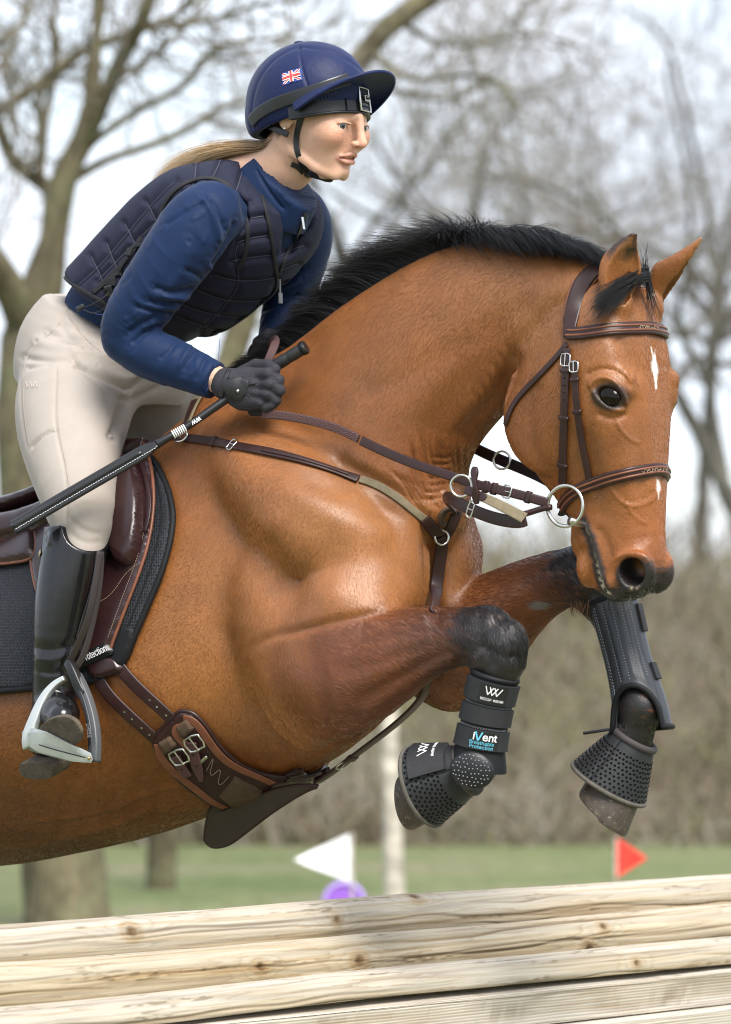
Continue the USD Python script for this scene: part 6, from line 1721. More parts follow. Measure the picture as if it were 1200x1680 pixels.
def rider_body():
    x0 = HO[0]
    F = Field(axis((-.75, x0 - .13, .010), (x0 - .13, x0 + .15, .0018)), axis((-.32, -.10, .010), (-.10, .105, .0018), (.105, .40, .010)), axis((1.10, HO[2] - .16, .010), (HO[2] - .16, HO[2] + .135, .0018)))
    # trunk, limbs inside the clothes
    F.loft(QQ([(130, 520, 0), (200, 440, 0), (270, 370, 0), (340, 310, 0), (400, 285, 0)]), QQ([(250, 600, 0), (320, 520, 0), (390, 460, 0), (440, 420, 0), (470, 360, 0)]), [.11, .11, .115, .115, .08], k=.02, steps=12)
    F.chain(QQ([(398, 318, 0), (440, 292, 0), (474, 262, 0), (492, 232, 0)]), [.075, .058, .054, .055], .02)
    for m, hip, knee, foot in ((1, (115, 620, .10), (138, 850, .30), (90, 1150, .33)), (-1, (190, 600, -.10), (400, 800, -.30), (380, 1100, -.33))):
        F.chain(QQ([hip, knee, foot]), [.060, .028, .022], .02)
    F.chain(QQ([(332, 362, .185), (252, 474, .232), (211, 545, .243), (234, 573, .234), (281, 595, .219), (345, 617, .20), (362, 626, .196)]), [.032, .028, .026, .026, .026, .0255, .0255], .008)
    F.chain(QQ([(365, 627, .196), (392, 634, .192)]), [.026, .026], .004)
    F.chain(QQ([(495, 372, -.16), (472, 492, -.19), (448, 580, -.10)]), [.03, .026, .022], .008)
    # head
    R = HR
    F.ball(hp3(-.022, 0, .025), (.088, .074, .076), .02, R=R)
    up = [.075, .045, .020, 0, -.022, -.045, -.068, -.088, -.104, -.118]
    fr = [.062, .082, .0885, .082, .083, .0845, .084, .082, .079, .068]
    bk = [-.09, -.09, -.085, -.075, -.06, -.045, -.030, -.012, .010, .038]
    wd = [.064, .067, .067, .0655, .062, .057, .050, .042, .034, .020]
    F.loft(hps([(f, 0, u) for f, u in zip(fr, up)]), hps([(b, 0, u - .012) for b, u in zip(bk, up)]), wd, side=_S, power=[2.3] * 4 + [2.2] * 6, k=.012, steps=22)
    F.chain(hps([(.092, 0, .018), (.100, 0, 0), (.107, 0, -.020), (.1135, 0, -.031)]), [.0092, .0078, .0078, .0088], .016)
    F.bone(hp3(.107, 0, -.037), hp3(.094, 0, -.043), .006, .006, .008)
    for m in (1, -1):
        F.ball(hp3(.1015, .0115 * m, -.0355), (.0085, .0052, .0058), .012, R=R)
        F.ball(hp3(.056, .040 * m, -.024), (.034, .024, .026), .03, R=R)
        F.chain(hps([(-.045, .062 * m, -.050), (-.005, .056 * m, -.080), (.045, .036 * m, -.104), (.074, .012 * m, -.112)]), [.009, .010, .010, .010], .03)
        F.ball(hp3(.103, .032 * m, -.002), (.0105, .018, .0115), .014, mode='sub', R=R)
        F.ball(hp3(.0715, .031 * m, -.002), (.0168, .0168, .0142), .004, R=R)
        F.bone(hp3(.0885, .019 * m, .0045), hp3(.081, .043 * m, .0035), .0028, .0026, .004)
        F.ball(hp3(.0890, .031 * m, -.0022), (.0110, .0138, .0047), .0016, mode='sub', R=R)
        F.ball(hp3(.108, .0075 * m, -.0425), (.006, .0038, .0038), .002, mode='sub', R=R)
    F.ball(hp3(.073, 0, -.100), (.017, .018, .013), .014, R=R)
    F.chain(hps([(.080, .022, -.0705), (.0925, .011, -.0620), (.0950, .004, -.0590), (.0950, -.004, -.0590), (.0925, -.011, -.0620), (.080, -.022, -.0705)]), [.0028, .0042, .0046, .0046, .0042, .0028], .004)
    F.chain(hps([(.078, .023, -.0735), (.0905, .010, -.0775), (.0915, 0, -.0775), (.0905, -.010, -.0775), (.078, -.023, -.0735)]), [.0028, .0050, .0054, .0050, .0028], .004)
    F.chain(hps([(.082, .0225, -.0720), (.097, .010, -.0695), (.099, 0, -.0690), (.097, -.010, -.0695), (.082, -.0225, -.0720)]), [.0012, .0030, .0034, .0030, .0012], .002, mode='sub')
    # near ear, half under the helmet
    E = np.stack([_F * .97 - _S * .25, _S * .97 + _F * .25, _U])
    F.ball(hp3(-.020, .074, -.006), (.0185, .0065, .031), .006, R=E)
    F.ball(hp3(-.016, .0805, -.004), (.0105, .0050, .020), .004, mode='sub', R=E)
    F.ball(hp3(-.020, -.074, -.006), (.0185, .0065, .031), .006, R=E)
    return F.nets()

PBc = Clay(rider_body())
def soften_face():
    q = (PBc.fr - HO) @ HR.T; head = np.linalg.norm(q - [.03, 0, -.02], axis=1) < .16
    z = q[:, 2] / np.where(q[:, 2] < 0, LOW, 1)
    eye = np.minimum(np.linalg.norm((q - [.088, .031, -.002]) / [1, 1.25, .8], axis=1), np.linalg.norm((q - [.088, -.031, -.002]) / [1, 1.25, .8], axis=1))
    lips = np.linalg.norm((np.c_[q[:, :2], z] - [.093, 0, -.067]) / [1, 1.25, .75], axis=1); nose = np.linalg.norm((np.c_[q[:, :2], z] - [.110, 0, -.030]) / [1, .9, 1.2], axis=1)
    w = head * smoothstep(.014, .024, eye)
    a = laplace(PBc.v, PBc.f, 22, .6); b = laplace(PBc.v, PBc.f, 4, .5)
    k = smoothstep(.018, .032, lips) * smoothstep(.014, .026, nose)
    PBc.v = PBc.v + (a - PBc.v) * (w * k)[:, None] + (b - PBc.v) * (w * (1 - k))[:, None]
    PBc.v = PBc.v + (laplace(PBc.v, PBc.f, 1, .4) - PBc.v) * (head * smoothstep(.006, .012, eye))[:, None]; PBc.refresh()
soften_face()
def skin_colour():
    fr = PBc.fr; q = (fr - HO) @ HR.T; q[:, 2] = np.where(q[:, 2] < 0, q[:, 2] / LOW, q[:, 2])
    c = np.tile(np.array([.60, .36, .255]), (len(fr), 1))
    c *= (0.93 + .14 * meshkit.fbm(fr * 60, 3, 4))[:, None]
    def bl(m, col, a=1.0):
        nonlocal c
        m = np.clip(m * a, 0, 1)[:, None]; c = c * (1 - m) + np.asarray(col) * m
    g = lambda p, r: np.exp(-((np.linalg.norm((q - p) / r, axis=1)) ** 2))
    for m in (1, -1):
        bl(g(np.array([.072, .040 * m, -.030]), np.array([.04, .026, .022])), (.56, .25, .165), .6)
        brow = np.array([[.0965, .011 * m, .0165], [.0930, .030 * m, .0215], [.076, .050 * m, .0165]])
        bl(np.exp(-(seg_dist(q * [1, 1, 1], brow) / .0055) ** 4), (.24, .14, .09), .5)
        lid = np.array([[.0885, .0195 * m, .0012], [.0905, .030 * m, .0040], [.081, .0435 * m, .0000]])
        bl(np.exp(-(seg_dist(q, lid) / .0030) ** 4), (.055, .032, .026), .85)
        low = np.array([[.0875, .0195 * m, -.0040], [.0880, .031 * m, -.0068], [.081, .0435 * m, -.0030]])
        bl(np.exp(-(seg_dist(q, low) / .0020) ** 2), (.30, .15, .11), .6)
        bl(g(np.array([.108, .0075 * m, -.0425]), np.array([.006, .0042, .0042])), (.16, .06, .045), .8)
    bl(g(np.array([.115, 0, -.032]), np.array([.014, .012, .012])), (.50, .20, .13), .4)
    lips = np.minimum(seg_dist(q, hps_local([(.082, .0225, -.0710), (.0965, .011, -.0630), (.1000, 0, -.0610), (.0965, -.011, -.0630), (.082, -.0225, -.0710)])), seg_dist(q, hps_local([(.082, .0225, -.0735), (.0945, .010, -.0770), (.0965, 0, -.0765), (.0945, -.010, -.0770), (.082, -.0225, -.0735)])))
    bl(np.exp(-(lips / .0062) ** 4), (.42, .165, .135), .65)
    bl(np.exp(-(seg_dist(q, hps_local([(.084, .022, -.0720), (.090, .010, -.0695), (.091, 0, -.0690), (.090, -.010, -.0695), (.084, -.022, -.0720)])) / .0028) ** 4), (.10, .025, .022), .9)
    hairl = smoothstep(-.012, -.035, q[:, 0]) * smoothstep(.075, .045, np.abs(q[:, 1]) * 0 + .05) * smoothstep(-.075, -.045, q[:, 2]) * (q[:, 0] < -.030)
    bl(hairl, (.10, .065, .040))
    fk = smoothstep(.62, .70, meshkit.noise(fr * 420, 7)) * g(np.array([.08, .03, -.02]), np.array([.05, .05, .03]))
    bl(fk, (.42, .20, .12), .5)
    return np.clip(c, .01, .9)
def hps_local(rows): return np.array(rows, float)
M['skin'] = look('skin', rough=.52, spec=.32, attr=True, var=.05, vscale=40, fine=(300, .06), bump=.15, bscale=700, bdist=.0008, sss=.22)
RD = thing('person', 'rider in navy vest, beige breeches and black boots, crouched over the horse neck', 'person')
body = part(RD, 'body', PBc.mesh(), M['skin'], color=skin_colour())
for m in (1, -1):
    c = world(hp3(.0735, .031 * m, -.002)); e = trimesh.creation.icosphere(3, .0137); e.apply_translation(c)
    ep = part(body, 'eye', e, look('eye_white', (.62, .58, .55), rough=.12, spec=.5))
    look_d = world(_F * .93 + _S * .26 + _U * .02); look_d /= np.linalg.norm(look_d)
    for r, d, mt, nm in ((.0062, .0125, look('iris', (.055, .075, .085), rough=.15), 'iris'), (.0029, .0136, look('pupil', (.004, .004, .004), rough=.1), 'iris')):
        b = trimesh.creation.icosphere(2, 1.0); b.apply_scale([r, r, .0016]); b.apply_transform(trimesh.geometry.align_vectors([0, 0, 1], look_d)); b.apply_translation(c + look_d * d)
        part(body, nm if mt is LOOKS['iris'] else 'pupil', b, mt)
t = lerp_poly(hps([(.080, .017, -.0655), (.0875, .007, -.0652), (.0885, 0, -.0652), (.0875, -.007, -.0652), (.080, -.017, -.0655)]), 14)
part(body, 'teeth', strap(world(t), world(np.broadcast_to(_F, t.shape)), .0042, .003), look('tooth', (.55, .50, .44), rough=.3))
part(body, 'earring', trimesh.creation.icosphere(2, .0030).apply_translation(world(hp3(-.013, .081, -.036))), M['steel'])

# ---- shirt: trunk hem, collar and both sleeves
M['shirt'] = look('navy_shirt', (.0060, .0185, .060), rough=.62, spec=.16, sheen=.05, var=.12, vscale=25, bump=.12, bscale=1400, bdist=.0006)
def shirt():
    F = Field(axis((-.62, .14, .0028)), axis((-.26, .33, .0028)), axis((1.62, 2.24, .0028)))
    F.loft(QQ([(137, 472, 0), (180, 425, 0), (240, 350, 0), (300, 300, 0), (360, 275, 0), (410, 272, 0)]), QQ([(268, 568, 0), (320, 545, 0), (385, 485, 0), (435, 440, 0), (470, 395, 0), (486, 352, 0)]), [.145, .140, .145, .155, .150, .10], k=.02, steps=14)
    # collar
    F.loft(QQ([(394, 286, 0), (412, 260, 0), (432, 243, 0)]), QQ([(484, 386, 0), (498, 364, 0), (507, 344, 0)]), [.090, .076, .068], k=.012, steps=8)
    # near sleeve
    F.chain(QQ([(362, 350, .135), (332, 360, .185), (300, 405, .21), (250, 475, .235), (212, 535, .245), (206, 556, .245)]), [.050, .059, .060, .054, .048, .045], .03, n=12)
    F.chain(QQ([(207, 540, .245), (232, 572, .235), (280, 594, .22), (325, 613, .205), (350, 623, .198)]), [.044, .046, .043, .037, .0355], .012, n=10)
    # far sleeve
    F.chain(QQ([(470, 345, -.11), (495, 378, -.155), (488, 430, -.175), (474, 486, -.19)]), [.058, .054, .050, .046], .03, n=9)
    F.chain(QQ([(474, 486, -.19), (466, 530, -.16), (452, 580, -.11)]), [.045, .043, .036], .012, n=6)
    F.chain(QQ([(430, 252, 0), (474, 262, 0), (510, 210, 0)]), [.0005, .050, .056], .004, mode='sub')
    ca, cb = Q(354, 624, .1975), Q(390, 638, .19); cd = (cb - ca) / np.linalg.norm(cb - ca); cd_ = cd.tolist(); ca_ = ca.tolist()
    F.put(lambda X, Y, Z: (X - ca_[0]) * cd_[0] + (Y - ca_[1]) * cd_[1] + (Z - ca_[2]) * cd_[2], ca - .05, ca + .05, .003, mode='and', pad=0)
    return F.nets()
SHc = Clay(shirt())
nearS = SHc.fr[:, 1] > .05
def SS(l, a, r, fade=0, mask=None): SHc.stroke(l, a, r, mask, fade=fade)
rs = random.Random(3)
# folds: shoulder seam pull, crook of the elbow, forearm twist, cuff seam
for l, a, r in (([(268, 372), (300, 350), (340, 332)], -.0025, 5), ([(345, 325), (360, 352), (372, 385)], -.003, 6), ([(330, 322), (352, 360), (358, 400)], .003, 7), ([(388, 360), (372, 400), (345, 440)], -.004, 7),
                ([(322, 470), (290, 478), (250, 470)], -.0035, 6), ([(330, 492), (290, 500), (240, 492)], -.005, 6), ([(335, 505), (295, 516), (255, 512), (220, 500)], -.004, 5), ([(262, 518), (235, 530), (208, 548)], -.004, 6), ([(270, 530), (240, 545), (214, 566)], -.0035, 5),
                ([(330, 480), (300, 488), (262, 482)], .0035, 6), ([(328, 520), (296, 506), (258, 503)], .0035, 5), ([(300, 440), (330, 455), (345, 470)], -.003, 5), ([(340, 430), (352, 455), (352, 478)], .003, 6), ([(300, 545), (280, 575), (258, 590)], -.002, 6), ([(330, 570), (312, 590), (300, 612)], -.0025, 5), ([(345, 578), (330, 604), (320, 628)], -.0025, 5), ([(318, 562), (302, 585), (290, 606)], .002, 5), ([(356, 592), (344, 615), (333, 640)], -.0022, 2.2),
                ([(310, 395), (300, 440), (270, 480)], .002, 10), ([(400, 300), (398, 330), (404, 362)], -.002, 6), ([(420, 275), (440, 310), (468, 345)], -.003, 3), ([(436, 262), (452, 300), (480, 338)], .002, 6), ([(512, 350), (505, 390), (488, 430)], -.003, 6), ([(500, 440), (470, 452), (430, 470)], -.003, 6), ([(497, 455), (466, 470), (428, 490)], .003, 6), ([(494, 480), (462, 496), (425, 510)], -.003, 6)):
    SS(l, a * 1.9, r * .8, 8)
for i in range(26):
    x, y = rs.uniform(190, 380), rs.uniform(340, 640); an = rs.uniform(.2, .9)
    SS([(x, y), (x + 16 * math.cos(an), y - 16 * math.sin(an)), (x + 34 * math.cos(an + .3), y - 34 * math.sin(an + .3))], rs.choice((-1, 1)) * .0016, 3.2, 10)
def limb_folds(clay, line, amp, freq, seed, reach, mask=None):
    "ring-like creases of cloth round a limb: strong where reach(t) says so"
    L = lerp_poly(np.array(line), 60); fr = clay.fr; tr_ = cKDTree(L); d, k = tr_.query(fr); m = d < .085
    if mask is not None: m &= mask
    t = k / 59.0; T = np.gradient(L, axis=0); T /= np.linalg.norm(T, axis=1, keepdims=True)
    o = fr - L[k]; al = (o * T[k]).sum(1); Ls = np.linalg.norm(np.diff(L, axis=0), axis=1).sum(); tt = t + al / Ls
    e1 = np.cross(T[k], [0, 1.0, .2]); e1 /= np.linalg.norm(e1, axis=1, keepdims=True); e2 = np.cross(T[k], e1)
    a = np.arctan2((o * e2).sum(1), (o * e1).sum(1))
    q = np.stack([tt * freq + .55 * np.sin(a + seed), np.cos(a) * .9, np.sin(a) * .9], -1)
    n1 = meshkit.noise(q, seed); n2 = meshkit.noise(q * [2.1, 1.6, 1.6] + 9, seed + 1)
    r = 1 - np.abs(2 * n1 - 1); r2 = 1 - np.abs(2 * n2 - 1)
    clay.v = clay.v + clay.n * (amp * (r ** 2.2 + .5 * r2 ** 2 - .55) * reach(np.clip(tt, 0, 1)) * m)[:, None]; clay.refresh()
armN = QQ([(345, 352, .165), (300, 405, .21), (250, 475, .235), (210, 540, .245), (234, 573, .235), (281, 595, .22), (350, 623, .198)])
bump_ = lambda t, c, w: np.exp(-((t - c) / w) ** 2)
limb_folds(SHc, armN, .0026, 16, 11, lambda t: .25 + .95 * bump_(t, .50, .13) + .5 * bump_(t, .12, .10) + .35 * bump_(t, .86, .10))
armF = QQ([(480, 355, -.13), (495, 378, -.155), (488, 430, -.175), (474, 486, -.19), (466, 530, -.16), (452, 580, -.11)])
limb_folds(SHc, armF, .0024, 13, 14, lambda t: .5 + .7 * bump_(t, .6, .2))
SHc.smooth(1, .3)
sp = part(RD, 'shirt', SHc.mesh(), M['shirt'])
SHK = Skin(SHc, .0008)
m, p, u = laid(SHK, [(500, 346), (497, 360), (491, 378), (482, 398)], .007, .003, n=20); zp = part(sp, 'zip', m, M['blackplastic'])
part(sp, 'zip_pull', strap(np.array([world(Q(496, 356, .035)), world(Q(499, 376, .035))]), np.broadcast_to(A_DIR, (2, 3)), .006, .003), M['steel'])
m, p, u = laid(SHK, [(362, 592), (352, 612), (337, 645)], .0012, .0008, n=16); part(sp, 'cuff_seam', m, M['navy_print'])
m, p, u = laid(SHK, [(112, 468), (113, 492), (140, 512), (205, 517), (255, 512)], .0012, .0008, n=20); part(sp, 'hem_seam', m, M['navy_print'])

# ---- body protector
M['vest'] = look('vest_mesh', (.0135, .0155, .034), rough=.75, spec=.25, var=.18, vscale=30, bump=.9, bscale=560, bdist=.0012, fine=(700, .4))
M['vest_edge'] = look('vest_binding', (.008, .008, .011), rough=.75)
def vest():
    F = Field(axis((-.70, .12, .0032)), axis((-.24, .24, .0032)), axis((1.66, 2.24, .0032)))
    top = QQ([(156, 437, 0), (178, 410, 0), (220, 362, 0), (275, 308, 0), (332, 275, 0), (385, 266, 0), (412, 268, 0)])
    bot = QQ([(302, 550, 0), (335, 540, 0), (390, 500, 0), (440, 458, 0), (470, 418, 0), (484, 385, 0), (490, 360, 0)])
    F.loft(top, bot, [.166, .164, .164, .168, .172, .150, .120], k=.02, power=2.3, steps=18)
    # neck opening, then arm holes
    F.loft(QQ([(392, 240, 0), (420, 262, 0), (440, 300, 0)]) + [0, 0, .03], QQ([(472, 432, 0), (520, 370, 0), (560, 330, 0)]), [.045, .075, .10], k=.01, mode='sub', steps=8)
    for m in (1, -1):
        c = QQ([(366, 350, .15), (334, 360, .19), (298, 406, .215), (256, 470, .24)])
        F.chain(c * [1, m, 1], [.050, .062, .066, .072], .004, mode='sub')
        F.bone(Q(330, 380, .23) * [1, m, 1], Q(270, 420, .27) * [1, m, 1], .085, .085, .004, mode='sub')
    return F.nets()
VSc = Clay(vest())
GR = [[(100, 462), (150, 486), (200, 518), (262, 568)]]
rows_v = [[(176, 398), (188, 430), (205, 462)], [(205, 366), (222, 400), (240, 440)], [(240, 330), (256, 360), (272, 395)], [(150, 420), (165, 452), (180, 486)],
          [(160, 462), (215, 405), (268, 352), (300, 318)], [(125, 470), (180, 418), (235, 352), (290, 296)],
          [(402, 262), (392, 300), (384, 322)], [(362, 262), (352, 285), (345, 296)], [(412, 332), (378, 344)], [(322, 268), (320, 290), (316, 306)],
          [(434, 354), (402, 360), (380, 368)], [(440, 386), (405, 392), (390, 398)], [(446, 418), (398, 424), (382, 428)], [(452, 455), (394, 460), (350, 450)],
          [(446, 490), (372, 492), (316, 470)], [(420, 522), (352, 516), (296, 498)], [(380, 548), (330, 534), (286, 516)], [(345, 560), (318, 548)],
          [(392, 398), (388, 430), (392, 462), (376, 492), (356, 516), (336, 536), (314, 560)],
          [(505, 372), (480, 380), (466, 392)], [(500, 402), (474, 412), (460, 420)], [(490, 432), (464, 442), (452, 450)], [(474, 462), (450, 470)]]
d = np.full(len(VSc.v), 60.0)
vis = VSc.facing > .02
for l in rows_v:
    d[vis] = np.minimum(d[vis], seg_dist(VSc.p[vis], lerp_poly(l, 20)))
zipl = lerp_poly([(452, 452), (450, 478), (430, 508), (398, 538), (350, 566), (322, 574)], 30)
dz = np.full(len(VSc.v), 60.0); dz[vis] = seg_dist(VSc.p[vis], zipl)
dm = np.minimum(d, dz)
# what the camera does not see is quilted too, by planes along the back
q = VSc.fr; far = ~vis
d2 = np.abs(((q[:, 0] * .7 + q[:, 2] * .7) / .058) % 1 - .5) * 2 * 26; dm[far] = np.minimum(30, d2[far])
VSc.v += VSc.n * (.0065 * (1 - np.exp(-(dm / 5.5) ** 2)) - .003)[:, None]; VSc.refresh()
VSc.smooth(1, .3)
# split: stitched channels stay in the vest, each pillow between them is a panel
fd = dm[VSc.f].min(1) < 1.9
import scipy.sparse as sps
from scipy.sparse.csgraph import connected_components
ef = {}
keepf = np.flatnonzero(~fd & vis[VSc.f].all(1))
A_ = sps.coo_matrix((np.ones(len(keepf) * 3), (np.repeat(keepf, 3), VSc.f[keepf].ravel())), (len(VSc.f), len(VSc.v))).tocsr()
nC, lab = connected_components(A_[keepf] @ A_[keepf].T, directed=False)
fl_ = np.full(len(VSc.f), -1); cnt = np.bincount(lab)
good = np.flatnonzero(cnt > 60); remap = {g: i for i, g in enumerate(good)}
for k, f in zip(lab, keepf):
    if k in remap: fl_[f] = remap[k]
def submesh(clay, mask):
    f = clay.f[mask]; u, inv = np.unique(f, return_inverse=True)
    return trimesh.Trimesh(clay.v[u], inv.reshape(-1, 3), process=False), u
def part_faces(parent, name, clay, mask, mat):
    m, u = submesh(clay, mask); path = part(parent, name, m, mat, smooth=True)
    g = UsdGeom.Mesh(stage.GetPrimAtPath(path)); g.CreateNormalsAttr(Vt.Vec3fArray.FromNumpy(clay.n[u].astype(np.float32))); return path
vp = part_faces(RD, 'vest', VSc, fl_ < 0, M['vest'])
for k in range(len(good)): part_faces(vp, 'panel', VSc, fl_ == k, M['vest'])
VSK = Skin(VSc, .0012)
def edge_loop(clay, fn, name, r, mat, parent):
    pass
m, p, u = laid(VSK, [(455, 452), (453, 478), (432, 508), (400, 538), (352, 565), (322, 574)], .006, .004, lift=-.002, n=46, snap=(-1, 0))
zp = part(vp, 'zip', m, M['blackplastic'])
part(zp, 'zip_teeth', cat([box((.003, .0018, .0012)).apply_translation(a + b * .0022) for a, b in zip(lerp_poly(p, 90), lerp_poly(u, 90))]), look('zip_teeth', (.07, .07, .075), rough=.4), smooth=False, kind='stuff')
vth = look('vest_thread', (.075, .075, .10), rough=.8)
for l in rows_v:
    m, p, u = laid(VSK, l, .0011, .0007, n=max(14, 6 * len(l)), lift=.0005, sm=1.0); part(vp, 'stitching', m, vth)
c0 = VSK.hit([(455, 458)], snap=(-1, 0))[0][0]
part(zp, 'zip_pull', cat([strap(np.array([c0 + A_DIR * .006, c0 + A_DIR * .007 - Z_DIR * .030]), np.broadcast_to(A_DIR, (2, 3)), .004, .003), strap(np.array([c0 + A_DIR * .007 - Z_DIR * .026, c0 + A_DIR * .008 - Z_DIR * .046]), np.broadcast_to(A_DIR, (2, 3)), .011, .004)]), look('pull_grey', (.09, .09, .095), rough=.35))
m, p, u = laid(VSK, [(263, 396), (262, 362), (275, 326), (302, 302), (340, 292), (372, 302), (396, 330), (406, 366), (404, 410), (388, 444)], .0085, .006, lift=-.002, n=70, snap=(0, -1)); part(vp, 'armhole_binding', m, M['vest_edge'])
m, p, u = laid(VSK, [(412, 262), (424, 300), (436, 345), (446, 392), (452, 436), (456, 456)], .0075, .006, lift=-.003, n=50, snap=(-1, 0)); part(vp, 'neck_binding', m, M['vest_edge'])
m, p, u = laid(VSK, [(505, 350), (496, 372), (478, 402), (464, 432), (457, 455)], .0075, .006, lift=-.003, n=40, snap=(-1, .3)); part(vp, 'neck_binding', m, M['vest_edge'])
m, p, u = laid(VSK, [(100, 458), (150, 484), (200, 515), (250, 552)], .007, .005, lift=-.002, n=40, snap=(.3, -1)); part(vp, 'hem_binding', m, M['vest_edge'])
m, p, u = laid(VSK, [(150, 482), (176, 460), (205, 430), (234, 386)], .011, .003, lift=.0, n=24); part(vp, 'side_webbing', m, M['vest_edge'])
for l in ([(176, 470), (188, 452), (200, 446)], [(198, 446), (206, 428), (214, 420)], [(214, 412), (226, 402), (236, 402)], [(194, 486), (214, 462), (240, 440)], [(206, 492), (228, 470), (250, 452)]):
    m, p, u = laid(VSK, l, .0075, .003, lift=.002, n=12); part(vp, 'lacing', m, M['vest_edge'])
for x, y in ((196, 446), (214, 414), (186, 462)):
    a, b = VSK.hit([(x, y)]); part(vp, 'loop_plate', box((.016, .016, .004), bevel=.0015).apply_transform(trimesh.geometry.align_vectors([0, 0, 1], b[0])).apply_translation(a[0] + b[0] * .004), M['vest_edge'])
a, b = VSK.hit([(182, 476)]); lk = box((.021, .021, .007), bevel=.003); lk.apply_transform(trimesh.geometry.align_vectors([0, 0, 1], b[0])); lk.apply_translation(a[0] + b[0] * .005); part(vp, 'cord_lock', lk, M['blackplastic'])
part(vp, 'cord_button', trimesh.creation.icosphere(2, .0048).apply_translation(a[0] + b[0] * .009), M['pit'])
cord = np.array([a[0] + b[0] * .006] + [world(Q(*t)) for t in ((170, 488, .195), (150, 500, .205), (134, 504, .20))])
part(vp, 'cord', tube(lerp_poly(cord, 16), .0013, 6), M['vest_edge'])
cord = np.array([world(Q(*t)) for t in ((136, 504, .20), (160, 512, .215), (178, 500, .215), (190, 484, .205))]); part(vp, 'cord', tube(lerp_poly(cord, 16), .0013, 6), M['vest_edge'])
part(vp, 'toggle', box((.018, .010, .010), bevel=.003).apply_transform(trimesh.transformations.rotation_matrix(-.5, [0, 1, 0])).apply_translation(world(Q(132, 505, .203))), M['blackplastic'])

# ---- breeches
M['breeches'] = look('beige_breeches', (.345, .305, .272), rough=.76, spec=.2, sheen=.05, var=.05, vscale=20, bump=.12, bscale=1500, bdist=.0006)
def breeches():
    F = Field(axis((-.92, .10, .0040)), axis((-.42, .42, .0040)), axis((1.30, 2.02, .0040)))
    F.loft(QQ([(106, 482, 0), (70, 545, 0), (58, 610, 0)]), QQ([(245, 545, 0), (285, 610, 0), (270, 665, 0)]), [.140, .165, .160], k=.03, steps=8)
    for m in (1, -1):
        F.ball(Q(112, 586, .080) * [1, m, 1], (.098, .084, .108), .07)
    F.chain(QQ([(126, 640, .125), (118, 690, .18), (118, 740, .225), (124, 790, .265), (131, 835, .288), (136, 862, .295)]), [.106, .095, .082, .069, .058, .052], .07, n=10)
    F.chain(QQ([(136, 860, .295), (128, 905, .305), (118, 960, .31)]), [.052, .050, .048], .01)
    F.chain(QQ([(190, 620, -.09), (250, 665, -.16), (320, 715, -.23), (390, 770, -.28), (430, 830, -.30)]), [.105, .094, .080, .066, .055], .05, n=9)
    F.chain(QQ([(430, 830, -.30), (410, 960, -.32)]), [.055, .048], .01)
    return F.nets()
BCc = Clay(breeches())
for l, a, r in (([(118, 498), (80, 545), (42, 580), (34, 612)], -.0012, 2.2), ([(34, 612), (36, 680), (46, 735)], -.0012, 2.2), ([(108, 508), (150, 562), (200, 592)], -.0015, 2.2), ([(150, 562), (118, 590)], -.0015, 2.2), ([(92, 600), (90, 660), (92, 705), (104, 760), (110, 810), (106, 860)], -.0015, 2.2), ([(50, 738), (66, 718), (92, 706)], -.0035, 2.4),
                ([(38, 586), (70, 590), (118, 590)], -.004, 5), ([(40, 606), (60, 600), (84, 596)], -.003, 4), ([(120, 592), (170, 622), (215, 640)], -.004, 5), ([(118, 596), (150, 616), (192, 650), (208, 655)], -.006, 6), ([(140, 604), (180, 640), (204, 662)], .004, 6), ([(125, 575), (170, 585), (205, 592)], .004, 8), ([(60, 560), (100, 570), (140, 575)], .003, 8), ([(75, 545), (110, 556), (145, 560)], -.0025, 6),
                ([(205, 660), (196, 690), (186, 715)], -.008, 8), ([(210, 640), (240, 615), (262, 600)], -.004, 6), ([(215, 655), (250, 640), (290, 618)], -.0035, 5), ([(100, 530), (120, 560), (150, 580)], -.0018, 6), ([(160, 600), (200, 620), (240, 610)], .003, 6), ([(112, 845), (140, 870), (170, 875)], -.0014, 5), ([(115, 872), (140, 890), (168, 886)], -.0012, 4)):
    BCc.stroke(l, a * 1.5, r, None, fade=6)
limb_folds(BCc, QQ([(150, 600, .10), (122, 690, .18), (118, 740, .225), (124, 790, .265), (131, 835, .288), (136, 890, .30)]), .0030, 10, 21, lambda t: .9 * bump_(t, .08, .14) + .25 * bump_(t, .45, .2) + .55 * bump_(t, .88, .12), BCc.fr[:, 1] > .02)
limb_folds(BCc, QQ([(190, 620, -.09), (250, 665, -.16), (320, 715, -.23)]), .0040, 8, 23, lambda t: .8 + 0 * t, BCc.fr[:, 1] < -.02)
bp_ = part(RD, 'breeches', BCc.mesh(), M['breeches'])
BSK = Skin(BCc, .0006)
for l in ([(96, 604), (94, 660), (97, 705), (108, 760), (114, 810), (110, 852)], [(118, 500), (82, 546), (46, 582), (38, 612), (40, 680), (50, 735)], [(110, 512), (152, 566), (204, 596)]):
    m, p, u = laid(BSK, l, .0012, .0006, n=40); part(bp_, 'seam', m, look('beige_thread', (.40, .33, .28), rough=.8))
wm_ = [laid(BSK, l, .0022, .0006, n=8)[0] for l in ([(42, 624), (45, 638)], [(46, 636), (50, 624)], [(50, 624), (53, 637)], [(54, 636), (58, 624)], [(58, 624), (61, 636)])]
part(bp_, 'embossed_mark', cat(wm_), look('beige_gloss', (.47, .39, .34), rough=.4))

